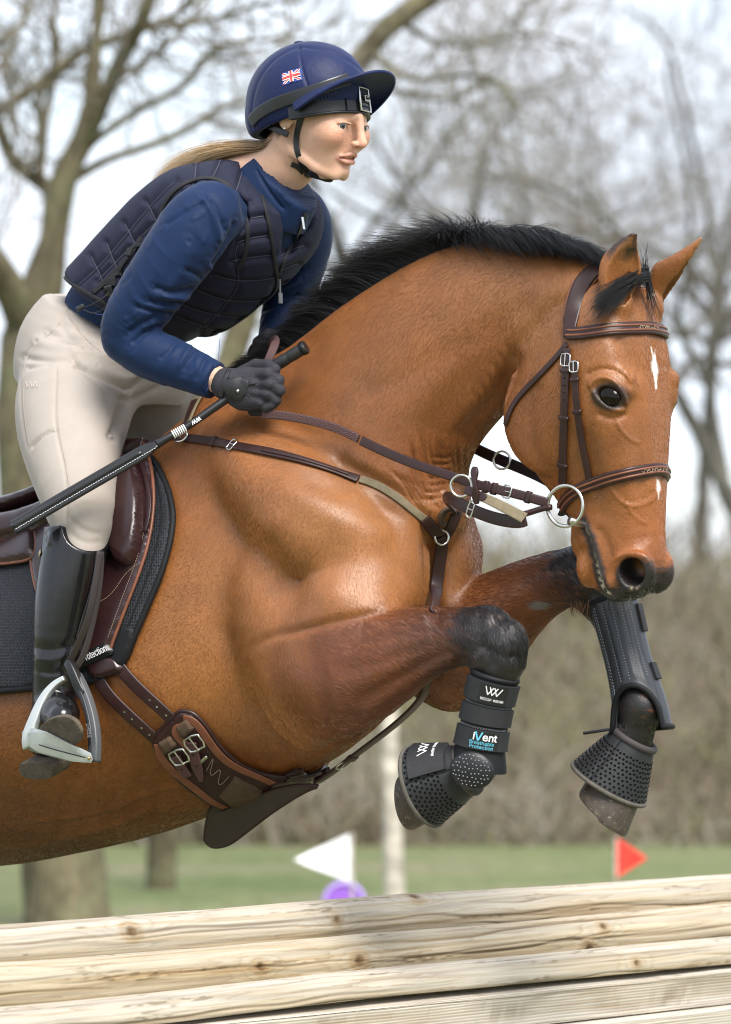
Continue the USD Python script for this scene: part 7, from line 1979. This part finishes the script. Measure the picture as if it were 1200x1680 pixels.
# ---- near boot, far boot
M['boot'] = look('boot_leather', (.0055, .0055, .0065), rough=.22, spec=.55, var=.2, vscale=12, bump=.10, bscale=240, bdist=.001, rough_var=.06, dust=((.12, .11, .10), 70, .70, .35))
M['sole'] = look('dusty_sole', (.085, .066, .046), rough=.9, var=.45, vscale=60, bump=.8, bscale=220, bdist=.003)
def boot(side):
    s = 1.0
    F = Field(axis((-.95, -.28, .0032)), axis((.18, .52, .0032)), axis((1.0, 1.56, .0032)))
    F.chain(QQ([(126, 868, .300), (122, 905, .305), (112, 960, .315), (104, 1010, .322), (98, 1060, .328), (93, 1100, .33), (90, 1140, .33), (88, 1170, .33)]), [.0615, .0600, .0575, .0540, .0480, .0430, .0400, .0400], .01, n=16)
    F.chain(QQ([(84, 1185, .325), (92, 1176, .36), (100, 1172, .395)]), [.040, .040, .035], .02)
    F.chain(QQ([(98, 1174, .395), (102, 1178, .420)]), [.035, .026], .012)
    F.chain(QQ([(74, 1212, .300), (80, 1212, .32)]), [.036, .036], .012)
    # cut the top away in front of the knee, and the underside flat
    F.ball(Q(148, 858, .36), (.068, .13, .058), .003, mode='sub')
    F.ball(Q(120, 838, .30), (.10, .10, .036), .004, mode='sub')
    return F.nets()
BTc = Clay(boot(1))
for l, a, r in (([(52, 1058), (80, 1066), (110, 1060), (128, 1052)], -.004, 7), ([(56, 1078), (90, 1084), (124, 1070)], .003, 7), ([(62, 1098), (90, 1104), (122, 1092)], -.003, 5), ([(80, 868), (72, 885), (76, 900)], -.004, 5), ([(90, 862), (84, 880), (80, 900)], .004, 5), ([(96, 1120), (110, 1128), (122, 1122)], -.003, 4), ([(92, 1134), (108, 1142), (122, 1134)], -.003, 4), ([(90, 1148), (108, 1154), (124, 1148)], -.003, 4), ([(94, 1127), (110, 1135), (122, 1129)], .002, 3.5), ([(92, 1141), (108, 1148), (122, 1142)], .002, 3.5)):
    BTc.stroke(l, a * .6, r, None, fade=12)
bt = part(RD, 'boot', BTc.mesh(), M['boot'])
part(RD, 'boot', flipped(trimesh.Trimesh(BTc.v + A_DIR * .0, BTc.f, process=False)), M['boot'])
BTK = Skin(BTc, .0008)
m, p, u = laid(BTK, [(160, 905), (152, 960), (138, 1010), (126, 1052)], .010, .003, n=30, snap=(-1, 0)); part(bt, 'zip_cover', m, look('boot_strip', (.020, .018, .018), rough=.5))
a, b = BTK.hit([(66, 908)], snap=(1, 0)); bd_ = trimesh.creation.icosphere(2, 1.0); bd_.apply_scale([.007, .011, .002]); bd_.apply_transform(trimesh.geometry.align_vectors([0, 0, 1], b[0])); bd_.apply_translation(a[0] + b[0] * .001); part(bt, 'crest_badge', bd_, look('gold_badge', (.45, .38, .24), rough=.35, metal=.7))
def slab(poly, normal_f, th, mat, name, parent, bulge=0):
    v = np.array([Q(*p) for p in poly]); c = v.mean(0); v = lerp_closed(v, 3) if len(v) > 4 else v; v = np.asarray(v); nrm = np.cross(v[len(v) // 3] - v[0], v[2 * len(v) // 3] - v[0]); nrm /= np.linalg.norm(nrm)
    pr = np.vstack([v + nrm * th * .38, v - nrm * th * .38, c + (v - c) * .93 + nrm * th / 2, c + (v - c) * .93 - nrm * th / 2]); m = trimesh.convex.convex_hull(pr)
    m = m.subdivide().subdivide(); return part(parent, name, Clay(trimesh.Trimesh(world(m.vertices), m.faces, process=False), False).mesh(), mat, smooth=40)
sole = [(62, 1202, .425), (70, 1187, .445), (88, 1176, .462), (110, 1173, .470), (127, 1182, .470), (136, 1200, .462), (134, 1216, .445), (118, 1224, .42), (86, 1218, .40)]
slab(sole, None, .010, M['sole'], 'sole', bt)
heel = [(44, 1242, .335), (104, 1246, .345), (104, 1264, .335), (92, 1272, .33), (58, 1271, .325), (44, 1262, .325)]
slab(heel, None, .05, M['sole'], 'heel', bt)

# ---- glove gripping whip and rein
M['glove'] = look('grey_glove', (.034, .033, .041), rough=.75, spec=.25, var=.15, vscale=60, bump=.8, bscale=430, bdist=.0015, voronoi=True)
M['glove_black'] = look('glove_trim', (.012, .012, .014), rough=.5)
def glove():
    c = Q(415, 638, .19)
    F = Field(axis((c[0] - .10, c[0] + .09, .0017)), axis((c[1] - .075, c[1] + .075, .0017)), axis((c[2] - .075, c[2] + .075, .0017)))
    F.chain(QQ([(372, 630, .195), (390, 635, .193)]), [.0305, .0300], .006)
    F.loft(QQ([(380, 606, .19), (405, 602, .19), (432, 606, .186), (444, 612, .18)]), QQ([(378, 662, .19), (400, 674, .186), (424, 674, .18), (438, 668, .175)]), [.027, .026, .024, .019], k=.008, power=2.3, steps=10)
    # four fingers: knuckle, middle joint, tip curled back under the handle
    for k, (kx, ky, mx, my, tx, ty, r) in enumerate(((440, 614, 457, 624, 447, 636, .0105), (443, 630, 458, 640, 446, 651, .0108), (438, 646, 452, 656, 440, 664, .0104), (428, 660, 440, 669, 428, 675, .0094))):
        F.chain(QQ([(kx - 14, ky, .190), (kx, ky, .194), (mx, my, .182), (mx - 4, my + 5, .158), (tx - 14, ty, .150)]), [r * 1.1, r * 1.12, r * 1.02, r, r * .9], .008)
    F.chain(QQ([(398, 612, .165), (420, 600, .158), (440, 600, .168), (452, 606, .186)]), [.014, .0125, .0115, .0100], .006)
    F.chain(QQ([(436, 668, .19), (446, 664, .185), (449, 660, .178)]), [.0085, .0085, .007], .004)
    return F.nets()
GLc = Clay(glove())
for l in ([(446, 622), (430, 622), (412, 620)], [(448, 640), (430, 639), (412, 636)], [(440, 655), (424, 653), (408, 650)]): GLc.stroke(l, -.0018, 4, None, fade=4)
for l in ([(440, 612), (443, 630), (438, 648), (428, 662)],): GLc.stroke(l, .0016, 5)
gp = part(RD, 'glove', GLc.mesh(), M['glove'])
part(RD, 'glove', Clay(trimesh.Trimesh(GLc.fr * [1, -1, 1] + [.02, -.0, .0] + np.array([Q(455, 590, -.10) - mirror(Q(415, 638, .19))]), GLc.f[:, ::-1], process=False)).mesh(), M['glove'])
GSK = Skin(GLc, .0008)
part(gp, 'wrist_tab', drape(GSK, [(366, 638), (372, 622), (388, 618), (400, 620), (411, 626), (404, 646), (396, 657), (380, 656)], .0035, 2.5), M['glove_black'])
m, p, u = laid(GSK, [(377, 606), (370, 620), (366, 636), (363, 652)], .009, .003, n=20, snap=(1, 0)); part(gp, 'wrist_binding', m, M['glove_black'])
m, p, u = laid(GSK, [(372, 618), (390, 624), (408, 630), (421, 628)], .003, .002, n=20); part(gp, 'trim', m, M['glove_black'])
a, b = GSK.hit([(391, 641)]); part(gp, 'stud', trimesh.creation.icosphere(2, .0036).apply_translation(a[0] + b[0] * .003), M['steel'])

# ---- helmet
M['silk'] = look('navy_silk', (.006, .013, .060), rough=.54, spec=.26, sheen=.03, var=.1, vscale=18, bump=.45, bscale=60, bdist=.003)
M['hblack'] = look('helmet_black', (.007, .0075, .010), rough=.42, spec=.5)
ti = pt_ + math.radians(9.0)                             # the helmet sits a little tipped back
HF = _F * math.cos(ti) + _U * math.sin(ti); HU = -_F * math.sin(ti) + _U * math.cos(ti); HX = np.stack([HF, _S, HU])
HC = Q(506, 168, 0.0)
def hh(f, s, u): return HC + f * HF + s * _S + u * HU
def helmet():
    F = Field(axis((HO[0] - .17, HO[0] + .20, .0026)), axis((-.13, .13, .0026)), axis((HO[2] - .08, HO[2] + .18, .0026)))
    F.ball(HC + HU * .008, (.126, .102, .106), .004, R=HX)
    F.ball(HC - HF * .03 - HU * .02, (.100, .096, .075), .02, R=HX)
    def plane(X, Y, Z):
        f = (X - float(HC[0])) * float(HF[0]) + (Y - float(HC[1])) * float(HF[1]) + (Z - float(HC[2])) * float(HF[2])
        u = (X - float(HC[0])) * float(HU[0]) + (Y - float(HC[1])) * float(HU[1]) + (Z - float(HC[2])) * float(HU[2])
        return (-.043 + .06 * np.clip(f, -.06, .2)) - u
    F.put(plane, HC - .3, HC + .3, .010, mode='and')
    F.ball(HC + HU * .0 - HU * .012, (.113, .089, .096), .003, mode='sub', R=HX)
    return F.nets()
HLc = Clay(helmet())
HLc.smooth(1, .4)
for l in ([(492, 76), (496, 110), (507, 145)], [(492, 76), (555, 90), (594, 116)], [(492, 76), (440, 108), (418, 150), (413, 195)]): HLc.stroke(l, -.0022, 2.4)
for i in range(30):
    x = 412 + i * 5.6; y = 205 - i * 2.3; HLc.stroke([(x, y), (x + 2, y + 9)], -.0016, 2.0)
hl = part(RD, 'helmet', HLc.mesh(), M['silk'])
HSK = Skin(HLc, .0006)
part(hl, 'button', trimesh.creation.icosphere(2, 1.0).apply_scale([.011, .011, .005]).apply_translation(world(hh(-.004, 0, .115))), M['silk'])
m, p, u = laid(HSK, [(411, 202), (424, 186), (450, 171), (485, 158), (520, 147), (552, 136), (575, 128)], .024, .003, n=50, snap=(0, -1), mirror_too=False)
part(hl, 'band', m, look('helmet_band', (.014, .015, .019), rough=.30))
# peak: a curved visor, dark below
def peak():
    a = np.linspace(-1.30, 1.30, 41); r = np.linspace(0, 1, 12); rows = []
    for k in r:
        row = []
        for w in a:
            b = np.array([.119 * math.cos(w), .097 * math.sin(w), -.022 + .030 * math.cos(w)])
            reach = .070 * max(0, math.cos(w * 1.10)) ** .55
            o = b + np.array([math.cos(w * .55), .30 * math.sin(w), .26 - .16 * k]) * reach * k
            o[2] -= .030 * (1 - math.cos(w)) * k
            row.append(hh(*o))
        rows.append(row)
    o = np.array(rows); n = o.shape[0] * o.shape[1]; nu, nw = o.shape[:2]
    v = np.vstack([(o + HU * .0028).reshape(-1, 3), (o - HU * .0028).reshape(-1, 3)])
    i, j = np.meshgrid(np.arange(nu - 1), np.arange(nw - 1), indexing='ij'); q = (i * nw + j).ravel(); q = np.stack([q, q + 1, q + nw + 1, q + nw], 1)
    e2 = np.arange(nw - 1) + (nu - 1) * nw
    m = tri(world(v), np.vstack([q, q[:, ::-1] + n, np.stack([e2, e2 + 1, e2 + 1 + n, e2 + n], 1)])); trimesh.repair.fix_normals(m)
    return m, world(o[-1])
pm_, rim_ = peak()
pk = part(hl, 'peak', pm_, M['silk'], smooth=50)
part(pk, 'piping', tube(rim_, .0036, 8), M['silk'])
# hard shell showing below the peak, badge with lettering
def front_strip(a0, a1, u0, u1, r=0.0, n=40):
    a = np.linspace(a0, a1, n); o = np.array([[hh((.118 + r) * math.cos(w), (.095 + r) * math.sin(w), u) for w in a] for u in np.linspace(u0, u1, 6)])
    nu, nw = o.shape[:2]; c = np.array([[math.cos(w) * HF + math.sin(w) * _S for w in a]] * nu); N_ = nu * nw
    v = np.vstack([(o + c * .002).reshape(-1, 3), (o - c * .004).reshape(-1, 3)])
    i, j = np.meshgrid(np.arange(nu - 1), np.arange(nw - 1), indexing='ij'); q = (i * nw + j).ravel(); q = np.stack([q, q + 1, q + nw + 1, q + nw], 1); e = np.arange(nw - 1); e2 = e + (nu - 1) * nw; g = np.arange(nu - 1) * nw; g2 = g + nw - 1
    m = tri(world(v), np.vstack([q, q[:, ::-1] + N_, np.stack([e, e + 1, e + 1 + N_, e + N_], 1), np.stack([e2, e2 + 1, e2 + 1 + N_, e2 + N_], 1), np.stack([g, g + nw, g + nw + N_, g + N_], 1), np.stack([g2, g2 + nw, g2 + nw + N_, g2 + N_], 1)])); trimesh.repair.fix_normals(m, multibody=False); return m
part(hl, 'front_shell', front_strip(-1.35, 1.35, -.046, .028), M['hblack'], smooth=40)
part(hl, 'front_groove', front_strip(.30, .33, -.044, .010, .0012, 4), M['pit'], smooth=40)
part(hl, 'lower_lip', tube(world(np.array([hh(.119 * math.cos(w), .096 * math.sin(w), -.046) for w in np.linspace(-1.3, 1.3, 30)])), .0032, 8), M['hblack'])
bgm = front_strip(-.36, .01, -.043, .001, .004, 8); bg_ = part(hl, 'badge', bgm, M['blackplastic'], smooth=40)
fr_w = lambda w, u: world(hh(.1255 * math.cos(w), .1025 * math.sin(w), u))
fpts = [fr_w(w, u) for w, u in [(-.36, -.043), (-.36, .001), (-.175, .001), (.01, .001), (.01, -.043), (-.175, -.043)]]
part(bg_, 'frame', tube(np.array(fpts), .0022, 8, closed=True), M['steel'])
for u in (-.034, -.026, -.010, -.003): part(bg_, 'grille_bar', tube(np.array([fr_w(w, u) for w in np.linspace(-.34, -.01, 8)]), .0013, 6), M['hblack'])
rt = fr_w(-.29, 0) - fr_w(-.06, 0); upv = world(HU)
pl = box((.017, .011, .002), bevel=.0007); Rm = np.eye(4); rx = rt / np.linalg.norm(rt); ux = upv - (upv @ rx) * rx; ux /= np.linalg.norm(ux); Rm[:3, :3] = np.stack([rx, ux, np.cross(rx, ux)], 1); pl.apply_transform(Rm); pc_ = fr_w(-.20, -.019) + np.cross(rx, ux) * .0025; pl.apply_translation(pc_)
pb = part(bg_, 'plate', pl, M['white_print'], smooth=False)
part(pb, 'lettering', text_on('KEP', .0062, pc_ + np.cross(rx, ux) * .0012, rx, ux, bold=True), M['pit'], smooth=False)
# flag patch
pc4 = [(463, 121), (492, 112), (495, 129), (466, 140)]
a, b = HSK.hit(pc4); cc_ = a.mean(0); nb_ = b.mean(0); nb_ /= np.linalg.norm(nb_); rx = (a[1] - a[0]) / np.linalg.norm(a[1] - a[0]); ux = np.cross(nb_, rx); Wf, Hf = np.linalg.norm(a[1] - a[0]), np.linalg.norm(a[1] - a[2])
def quad(pts2, mat, z, name, parent):
    import shapely
    g = shapely.Polygon(pts2).intersection(shapely.box(-Wf / 2, -Hf / 2, Wf / 2, Hf / 2)) if name != 'cloth_patch' else shapely.Polygon(pts2)
    m = trimesh.creation.extrude_polygon(g, .0006, engine='earcut'); v = m.vertices
    v3 = cc_ + v[:, :1] * rx + v[:, 1:2] * ux + nb_ * (.0018 + z + v[:, 2:3]) - nb_ * (v[:, :1] ** 2 * 4.2 + v[:, 1:2] ** 2 * 4.2)
    return part(parent, name, trimesh.Trimesh(v3, m.faces, process=False), mat, smooth=False)
def bar(p, q, w):
    p, q = np.array(p), np.array(q); d = (q - p) / np.linalg.norm(q - p); n_ = np.array([-d[1], d[0]]) * w / 2
    k = np.linspace(0, 1, 9)[:, None]; l = p + (q - p) * k
    return np.vstack([l + n_, (l - n_)[::-1]])
w_, h_ = Wf / 2, Hf / 2
k9 = np.linspace(-1, 1, 9); bb_ = 1.13
fpch = quad(np.vstack([np.c_[k9 * w_ * bb_, k9 * 0 + h_ * bb_], np.c_[k9[::-1] * w_ * bb_, k9 * 0 - h_ * bb_]]), M['navy_print'], 0, 'cloth_patch', hl)
for z, mat, ws_ in ((.0004, M['white_print'], .0052), ):
    for p, q in (((-w_, -h_), (w_, h_)), ((-w_, h_), (w_, -h_))): quad(bar(p, q, ws_), mat, z, 'white_saltire', fpch)
for p, q in (((-w_, -h_), (w_, h_)), ((-w_, h_), (w_, -h_))): quad(bar(p, q, .0018), M['red_print'], .0009, 'red_saltire', fpch)
quad(bar((0, -h_), (0, h_), .0080), M['white_print'], .0014, 'white_cross', fpch); quad(bar((-w_, 0), (w_, 0), .0080), M['white_print'], .0015, 'white_cross', fpch)
quad(bar((0, -h_), (0, h_), .0044), M['red_print'], .0020, 'red_cross', fpch); quad(bar((-w_, 0), (w_, 0), .0044), M['red_print'], .0021, 'red_cross', fpch)
# harness
BDK = Skin(PBc, .0015)
def harness(line, w, th=.0028, **k):
    m, p, u = laid(BDK, line, w, th, n=40, sm=2.5, **k); return m
cs_ = part(RD, 'chin_strap', harness([(496, 188), (489, 212), (486, 236), (491, 258), (501, 278), (516, 294), (534, 303), (548, 306)], [.014, .013, .011, .011, .012, .013, .012], snap=(0, -1)), M['hblack'])
part(cs_, 'rear_strap', strap(world(lerp_poly(np.array([hp3(-.085, .060, -.018), hp3(-.065, .073, -.036), hp3(-.035, .079, -.043), hp3(-.004, .078, -.047)]), 20)), np.broadcast_to(N_DIR, (20, 3)), .011, .003), M['hblack'])
m, p, u = laid(BDK, [(476, 268), (488, 272), (498, 284)], .010, .0028, lift=.002, n=12); part(cs_, 'strap_end', m, M['hblack'])
a, b = BDK.hit([(505, 283)]); part(cs_, 'slider', box((.016, .012, .005), bevel=.0015).apply_transform(trimesh.geometry.align_vectors([0, 0, 1], b[0])).apply_translation(a[0] + b[0] * .004), M['blackplastic'])
q = np.array([hp3(.030, .036, -.118), hp3(.040, .012, -.126), hp3(.040, -.012, -.126), hp3(.028, -.038, -.116), hp3(.010, -.060, -.07), hp3(.0, -.072, -.03), hp3(.0, -.076, .01)])
part(cs_, 'under_chin', strap(world(lerp_poly(q, 30)), world(lerp_poly(np.array([[0, .6, -.8], [0, .1, -1], [0, -.1, -1], [0, -.6, -.8], [0, -1, 0], [0, -1, 0], [0, -1, 0]]), 30)), .014, .003), M['hblack'])
# hair
rng = np.random.default_rng(41)
st, wd = [], []
for i in range(1000):
    o = rng.normal(0, 1, 3) * [.008, .012, .006]
    t = rng.uniform(.75, 1.08); fl2 = rng.normal(0, 1)
    path = np.array([Q(462, 226, .03), Q(440, 240, .035), Q(400, 240, .03), Q(345, 248, .02), Q(300, 268, .015), Q(266, 292, .01)])
    p = lerp_poly(path, 14); w = np.linspace(0, 1, 14)[:, None]
    p = p + o * (.55 + .6 * w) + np.array([0, 0, -.012]) * w * abs(fl2) + np.array([.01 * fl2, .012 * rng.normal(), .010 * rng.normal()]) * w ** 2
    n = max(4, int(14 * min(t, 1))); st.append(world(p[:n])); wd.append(np.linspace(.0011, .0003, n))
curves(RD, 'ponytail', st, wd, usdkit.material(stage, '/World/Looks/blonde_hair', {'o': ('geometry', {}), 'x': ('separate_xyz', {}), 'q': ('map_range', {'from_min': -.16, 'from_max': -.33, 'to_min': 0.0, 'to_max': 1.0, 'clamp': True}), 'r': ('rgb_ramp', {'ramp': [(0, (.12, .075, .042)), (.25, (.22, .135, .07)), (.6, (.44, .29, .15)), (1, (.52, .38, .23))]}), 'p': ('principled_bsdf', {'roughness': .4, 'specular_ior_level': .4})}, [('o.position', 'x.vector'), ('x.x', 'q.value'), ('q.result', 'r.fac'), ('r.color', 'p.base_color')], surface='p.BSDF'))
st, wd = [], []
for i in range(500):
    a0 = rng.uniform(-.075, -.025); s0 = rng.uniform(.03, .074)
    p = np.array([hp3(a0, s0 + .004, -.005), hp3(a0 - .012, s0 * .95, -.03), hp3(a0 * .5 - .06, .045, -.046)]) + rng.normal(0, .0025, (3, 3)); st.append(world(lerp_poly(p, 8))); wd.append(np.linspace(.0011, .0006, 8))
curves(RD, 'hair', st, wd, look('dark_blonde', (.07, .045, .028), rough=.45))

# ---- whip
WH = thing('whip', 'black riding whip with padded flat end, held across the rider leg', 'whip')
wp = np.array([world(Q(22, 866, .440)), world(Q(258, 729, .300))]); wn = np.array([N_DIR, N_DIR])
wl_ = wp[0] + (wp[1] - wp[0]) * np.linspace(0, 1, 40)[:, None]
pd = part(WH, 'padded_end', strap(wl_, np.broadcast_to(N_DIR + Z_DIR * .3, wl_.shape), np.r_[.030, np.full(34, .0305), .030, .028, .024, .018, .015], .009, 16), look('whip_leather', (.012, .012, .013), rough=.28, bump=.1, bscale=300, bdist=.001))
un_ = (N_DIR + Z_DIR * .3) / np.linalg.norm(N_DIR + Z_DIR * .3)
part(pd, 'stitching', stitches(wl_ + un_ * .0052, np.broadcast_to(un_, wl_.shape), .0095, .0052, .0034, .0006), M['white_print'])
part(pd, 'ridge', tube(wl_[:36] + un_ * .0035, .0055, 8), LOOKS['whip_leather'])
k1, k2, k3, k4 = (world(Q(*q)) for q in ((258, 729, .300), (284, 713, .278), (306, 701, .262), (440, 606, .152)))
part(WH, 'shaft', tube(np.array([k1, k2, k3, k4]), [.0085, .0068, .0068, .0095], 12), M['blackplastic'])
d_ = (k3 - k2) / np.linalg.norm(k3 - k2)
for i in range(7): c = k2 + (k3 - k2) * (i + .2) / 7; part(WH, 'white_binding', ring(c, .0070, .0013, d_ + np.array([.25, 0, .1]), n=20, sides=6), M['white_print'])
h0, h1 = world(Q(428, 614, .162)), world(Q(497, 572, .140)); hd = (h1 - h0) / np.linalg.norm(h1 - h0)
hl_ = h0 + (h1 - h0) * np.linspace(0, 1, 60)[:, None]
part(WH, 'handle', tube(hl_, .0102 + .0016 * np.abs(np.sin(np.linspace(0, 9.5, 60))) ** .35, 16), look('grip_black', (.014, .014, .015), rough=.55, bump=.5, bscale=600, bdist=.001))
part(WH, 'end_cap', tube(np.array([h1 - hd * .002, h1 + hd * .006, h1 + hd * .008]), [.0135, .0135, .011], 18), M['blackplastic'])
lt = text_on('WW', .0075, world(Q(322, 690, .272)), hd, np.cross(N_DIR, hd) * -1, bold=True)
part(WH, 'lettering', lt, M['white_print'], smooth=False)

# ---- stirrup
SR = thing('stirrup', 'silver and black safety stirrup on a thin leather under the rider foot', 'stirrup')
lp = lerp_poly(np.array([Q(164, 905, .355), Q(156, 960, .365), Q(143, 1020, .375), Q(126, 1062, .382), Q(113, 1090, .385)]), 30); nrm_ = np.broadcast_to(N_DIR * .55 + A_DIR * .85, lp.shape)
part(SR, 'stirrup_leather', strap(world(lp), nrm_, .0125, .0035), look('stirrup_strap', (.016, .010, .009), rough=.45))
lp = lerp_poly(np.array([Q(166, 905, .345), Q(161, 975, .350), Q(150, 1030, .36), Q(138, 1072, .37), Q(124, 1096, .38)]), 30)
part(SR, 'stirrup_leather', strap(world(lp), nrm_, .0125, .0035), look('stirrup_strap', (.016, .010, .009), rough=.45))
sb = lerp_poly(np.array([Q(107, 1113, .385), Q(88, 1126, .395), Q(70, 1150, .41), Q(55, 1185, .425), Q(48, 1208, .43), Q(50, 1226, .43)]), 40)
part(SR, 'near_branch', strap(world(sb), np.broadcast_to(N_DIR, sb.shape), np.interp(np.linspace(0, 1, 40), [0, .3, .8, 1], [.010, .015, .024, .03]), .016, 18), M['silver'])
sb = lerp_poly(np.array([Q(113, 1088, .385), Q(122, 1106, .39), Q(132, 1130, .39), Q(140, 1142, .39)]), 20)
part(SR, 'swivel_eye', strap(world(sb), np.broadcast_to(N_DIR, sb.shape), np.linspace(.017, .022, 20), .018, 14), M['blackplastic'])
sb = lerp_poly(np.array([Q(126, 1108, .385), Q(142, 1142, .39), Q(153, 1180, .40), Q(157, 1215, .41), Q(156, 1250, .415)]), 40)
rb = part(SR, 'far_branch', strap(world(sb), np.broadcast_to(N_DIR, sb.shape), np.linspace(.016, .018, 40), .018, 14), look('branch_grey', (.07, .075, .08), rough=.4))
part(rb, 'inner_face', strap(world(sb)[8:] + N_DIR * .002 - A_DIR * .006, np.broadcast_to(N_DIR, sb[8:].shape), .010, .018, 12), M['blackplastic'])
Mt = manifest = None
tv = [Q(*p) for p in ((46, 1204, .44), (52, 1194, .44), (76, 1200, .445), (86, 1208, .445), (150, 1236, .425), (153, 1246, .425), (150, 1252, .425), (120, 1250, .43), (62, 1234, .44), (50, 1226, .44))]
tv = np.array(tv); back = tv + np.array([-.045, -.035, .0]) 
tm = trimesh.convex.convex_hull(np.vstack([tv, back, tv * .985 + tv.mean(0) * .015 + np.array([.004, .005, 0])]))
rt2 = world(sb)[26] + N_DIR * .011 - A_DIR * .006
part(rb, 'lettering', text_on('RIGHT', .0065, rt2, world(sb)[22] - world(sb)[30], -A_DIR), M['stud'], smooth=False)
tr_ = part(SR, 'tread', trimesh.Trimesh(world(tm.vertices), tm.faces), M['silver'], smooth=35)
g_ = np.array([Q(64, 1222, .452), Q(90, 1230, .450), Q(120, 1238, .444), Q(140, 1243, .438)]); part(tr_, 'groove', tube(world(lerp_poly(g_, 16)), .0012, 6), M['blackplastic'])
for o in ((62, 1212), (70, 1228)): pass
part(tr_, 'screw', trimesh.creation.icosphere(2, .0035).apply_translation(world(Q(146, 1244, .436))), look('brass', (.45, .33, .16), rough=.35, metal=.8))
# ------------------------------------------------------------------ flags of the next fence, far behind
def pennant(name, label, pts, y, mat, pole_px, group=None):
    T = thing(name, label, 'flag')
    v = np.array([P(a, b, y) for a, b in pts]); n = len(v)
    c = v.mean(0); k = np.linspace(0, 1, 12)
    # a gently waving triangular cloth: hoist edge v0-v1, fly v2
    rows = []
    for s in np.linspace(0, 1, 14):
        for t in np.linspace(0, 1, 10):
            p = v[0] + (v[1] - v[0]) * t; p = p + (v[2] - p) * s; p = p + np.array([0, .03 * math.sin(s * 4.5 + t) * s, 0]); rows.append(p)
    o = np.array(rows); i, j = np.meshgrid(np.arange(13), np.arange(9), indexing='ij'); a = (i * 10 + j).ravel(); q = np.stack([a, a + 1, a + 11, a + 10], 1)
    vv = np.vstack([o + [0, .003, 0], o - [0, .003, 0]]); m = tri(vv, np.vstack([q, q[:, ::-1] + 140]))
    part(T, 'cloth', m, mat)
    top = P(pole_px[0], pole_px[1], y); base = np.array([top[0], top[1], -.1])
    part(T, 'pole', tube(np.array([base, top]), .006, 10), LOOKS['pale_bark'])
    return T
pennant('white_flag', 'white triangular flag pointing left, above the top rail', [(573, 1368), (582, 1450), (482, 1411)], 9.0, look('flag_white', (.80, .80, .82), rough=.8), (578, 1366))
pennant('red_flag', 'red triangular flag pointing right, below the far forehoof', [(1011, 1374), (1013, 1440), (1062, 1408)], 10.0, look('flag_red', (.72, .035, .02), rough=.7), (1011, 1374))
T = thing('marker_sign', 'round purple marker peeping over the top rail under the white flag', 'sign')
d = trimesh.creation.cylinder(.085, .02, sections=48); d.apply_transform(trimesh.transformations.rotation_matrix(math.pi / 2, [1, 0, 0])); d.apply_translation(P(565, 1482, 9.4))
part(T, 'disc', d, look('purple', (.26, .10, .52), rough=.5), smooth=40)
b = P(565, 1482, 9.4); part(T, 'post', tube(np.array([[b[0], b[1] + .03, -.1], [b[0], b[1] + .03, b[2]]]), .02, 10), bark3)
rim = ring(P(565, 1482, 9.4) + np.array([0, -.011, 0]), .076, .008, [0, -1, 0]); part(T, 'pale_ring', rim, look('lilac', (.42, .30, .70), rough=.5))
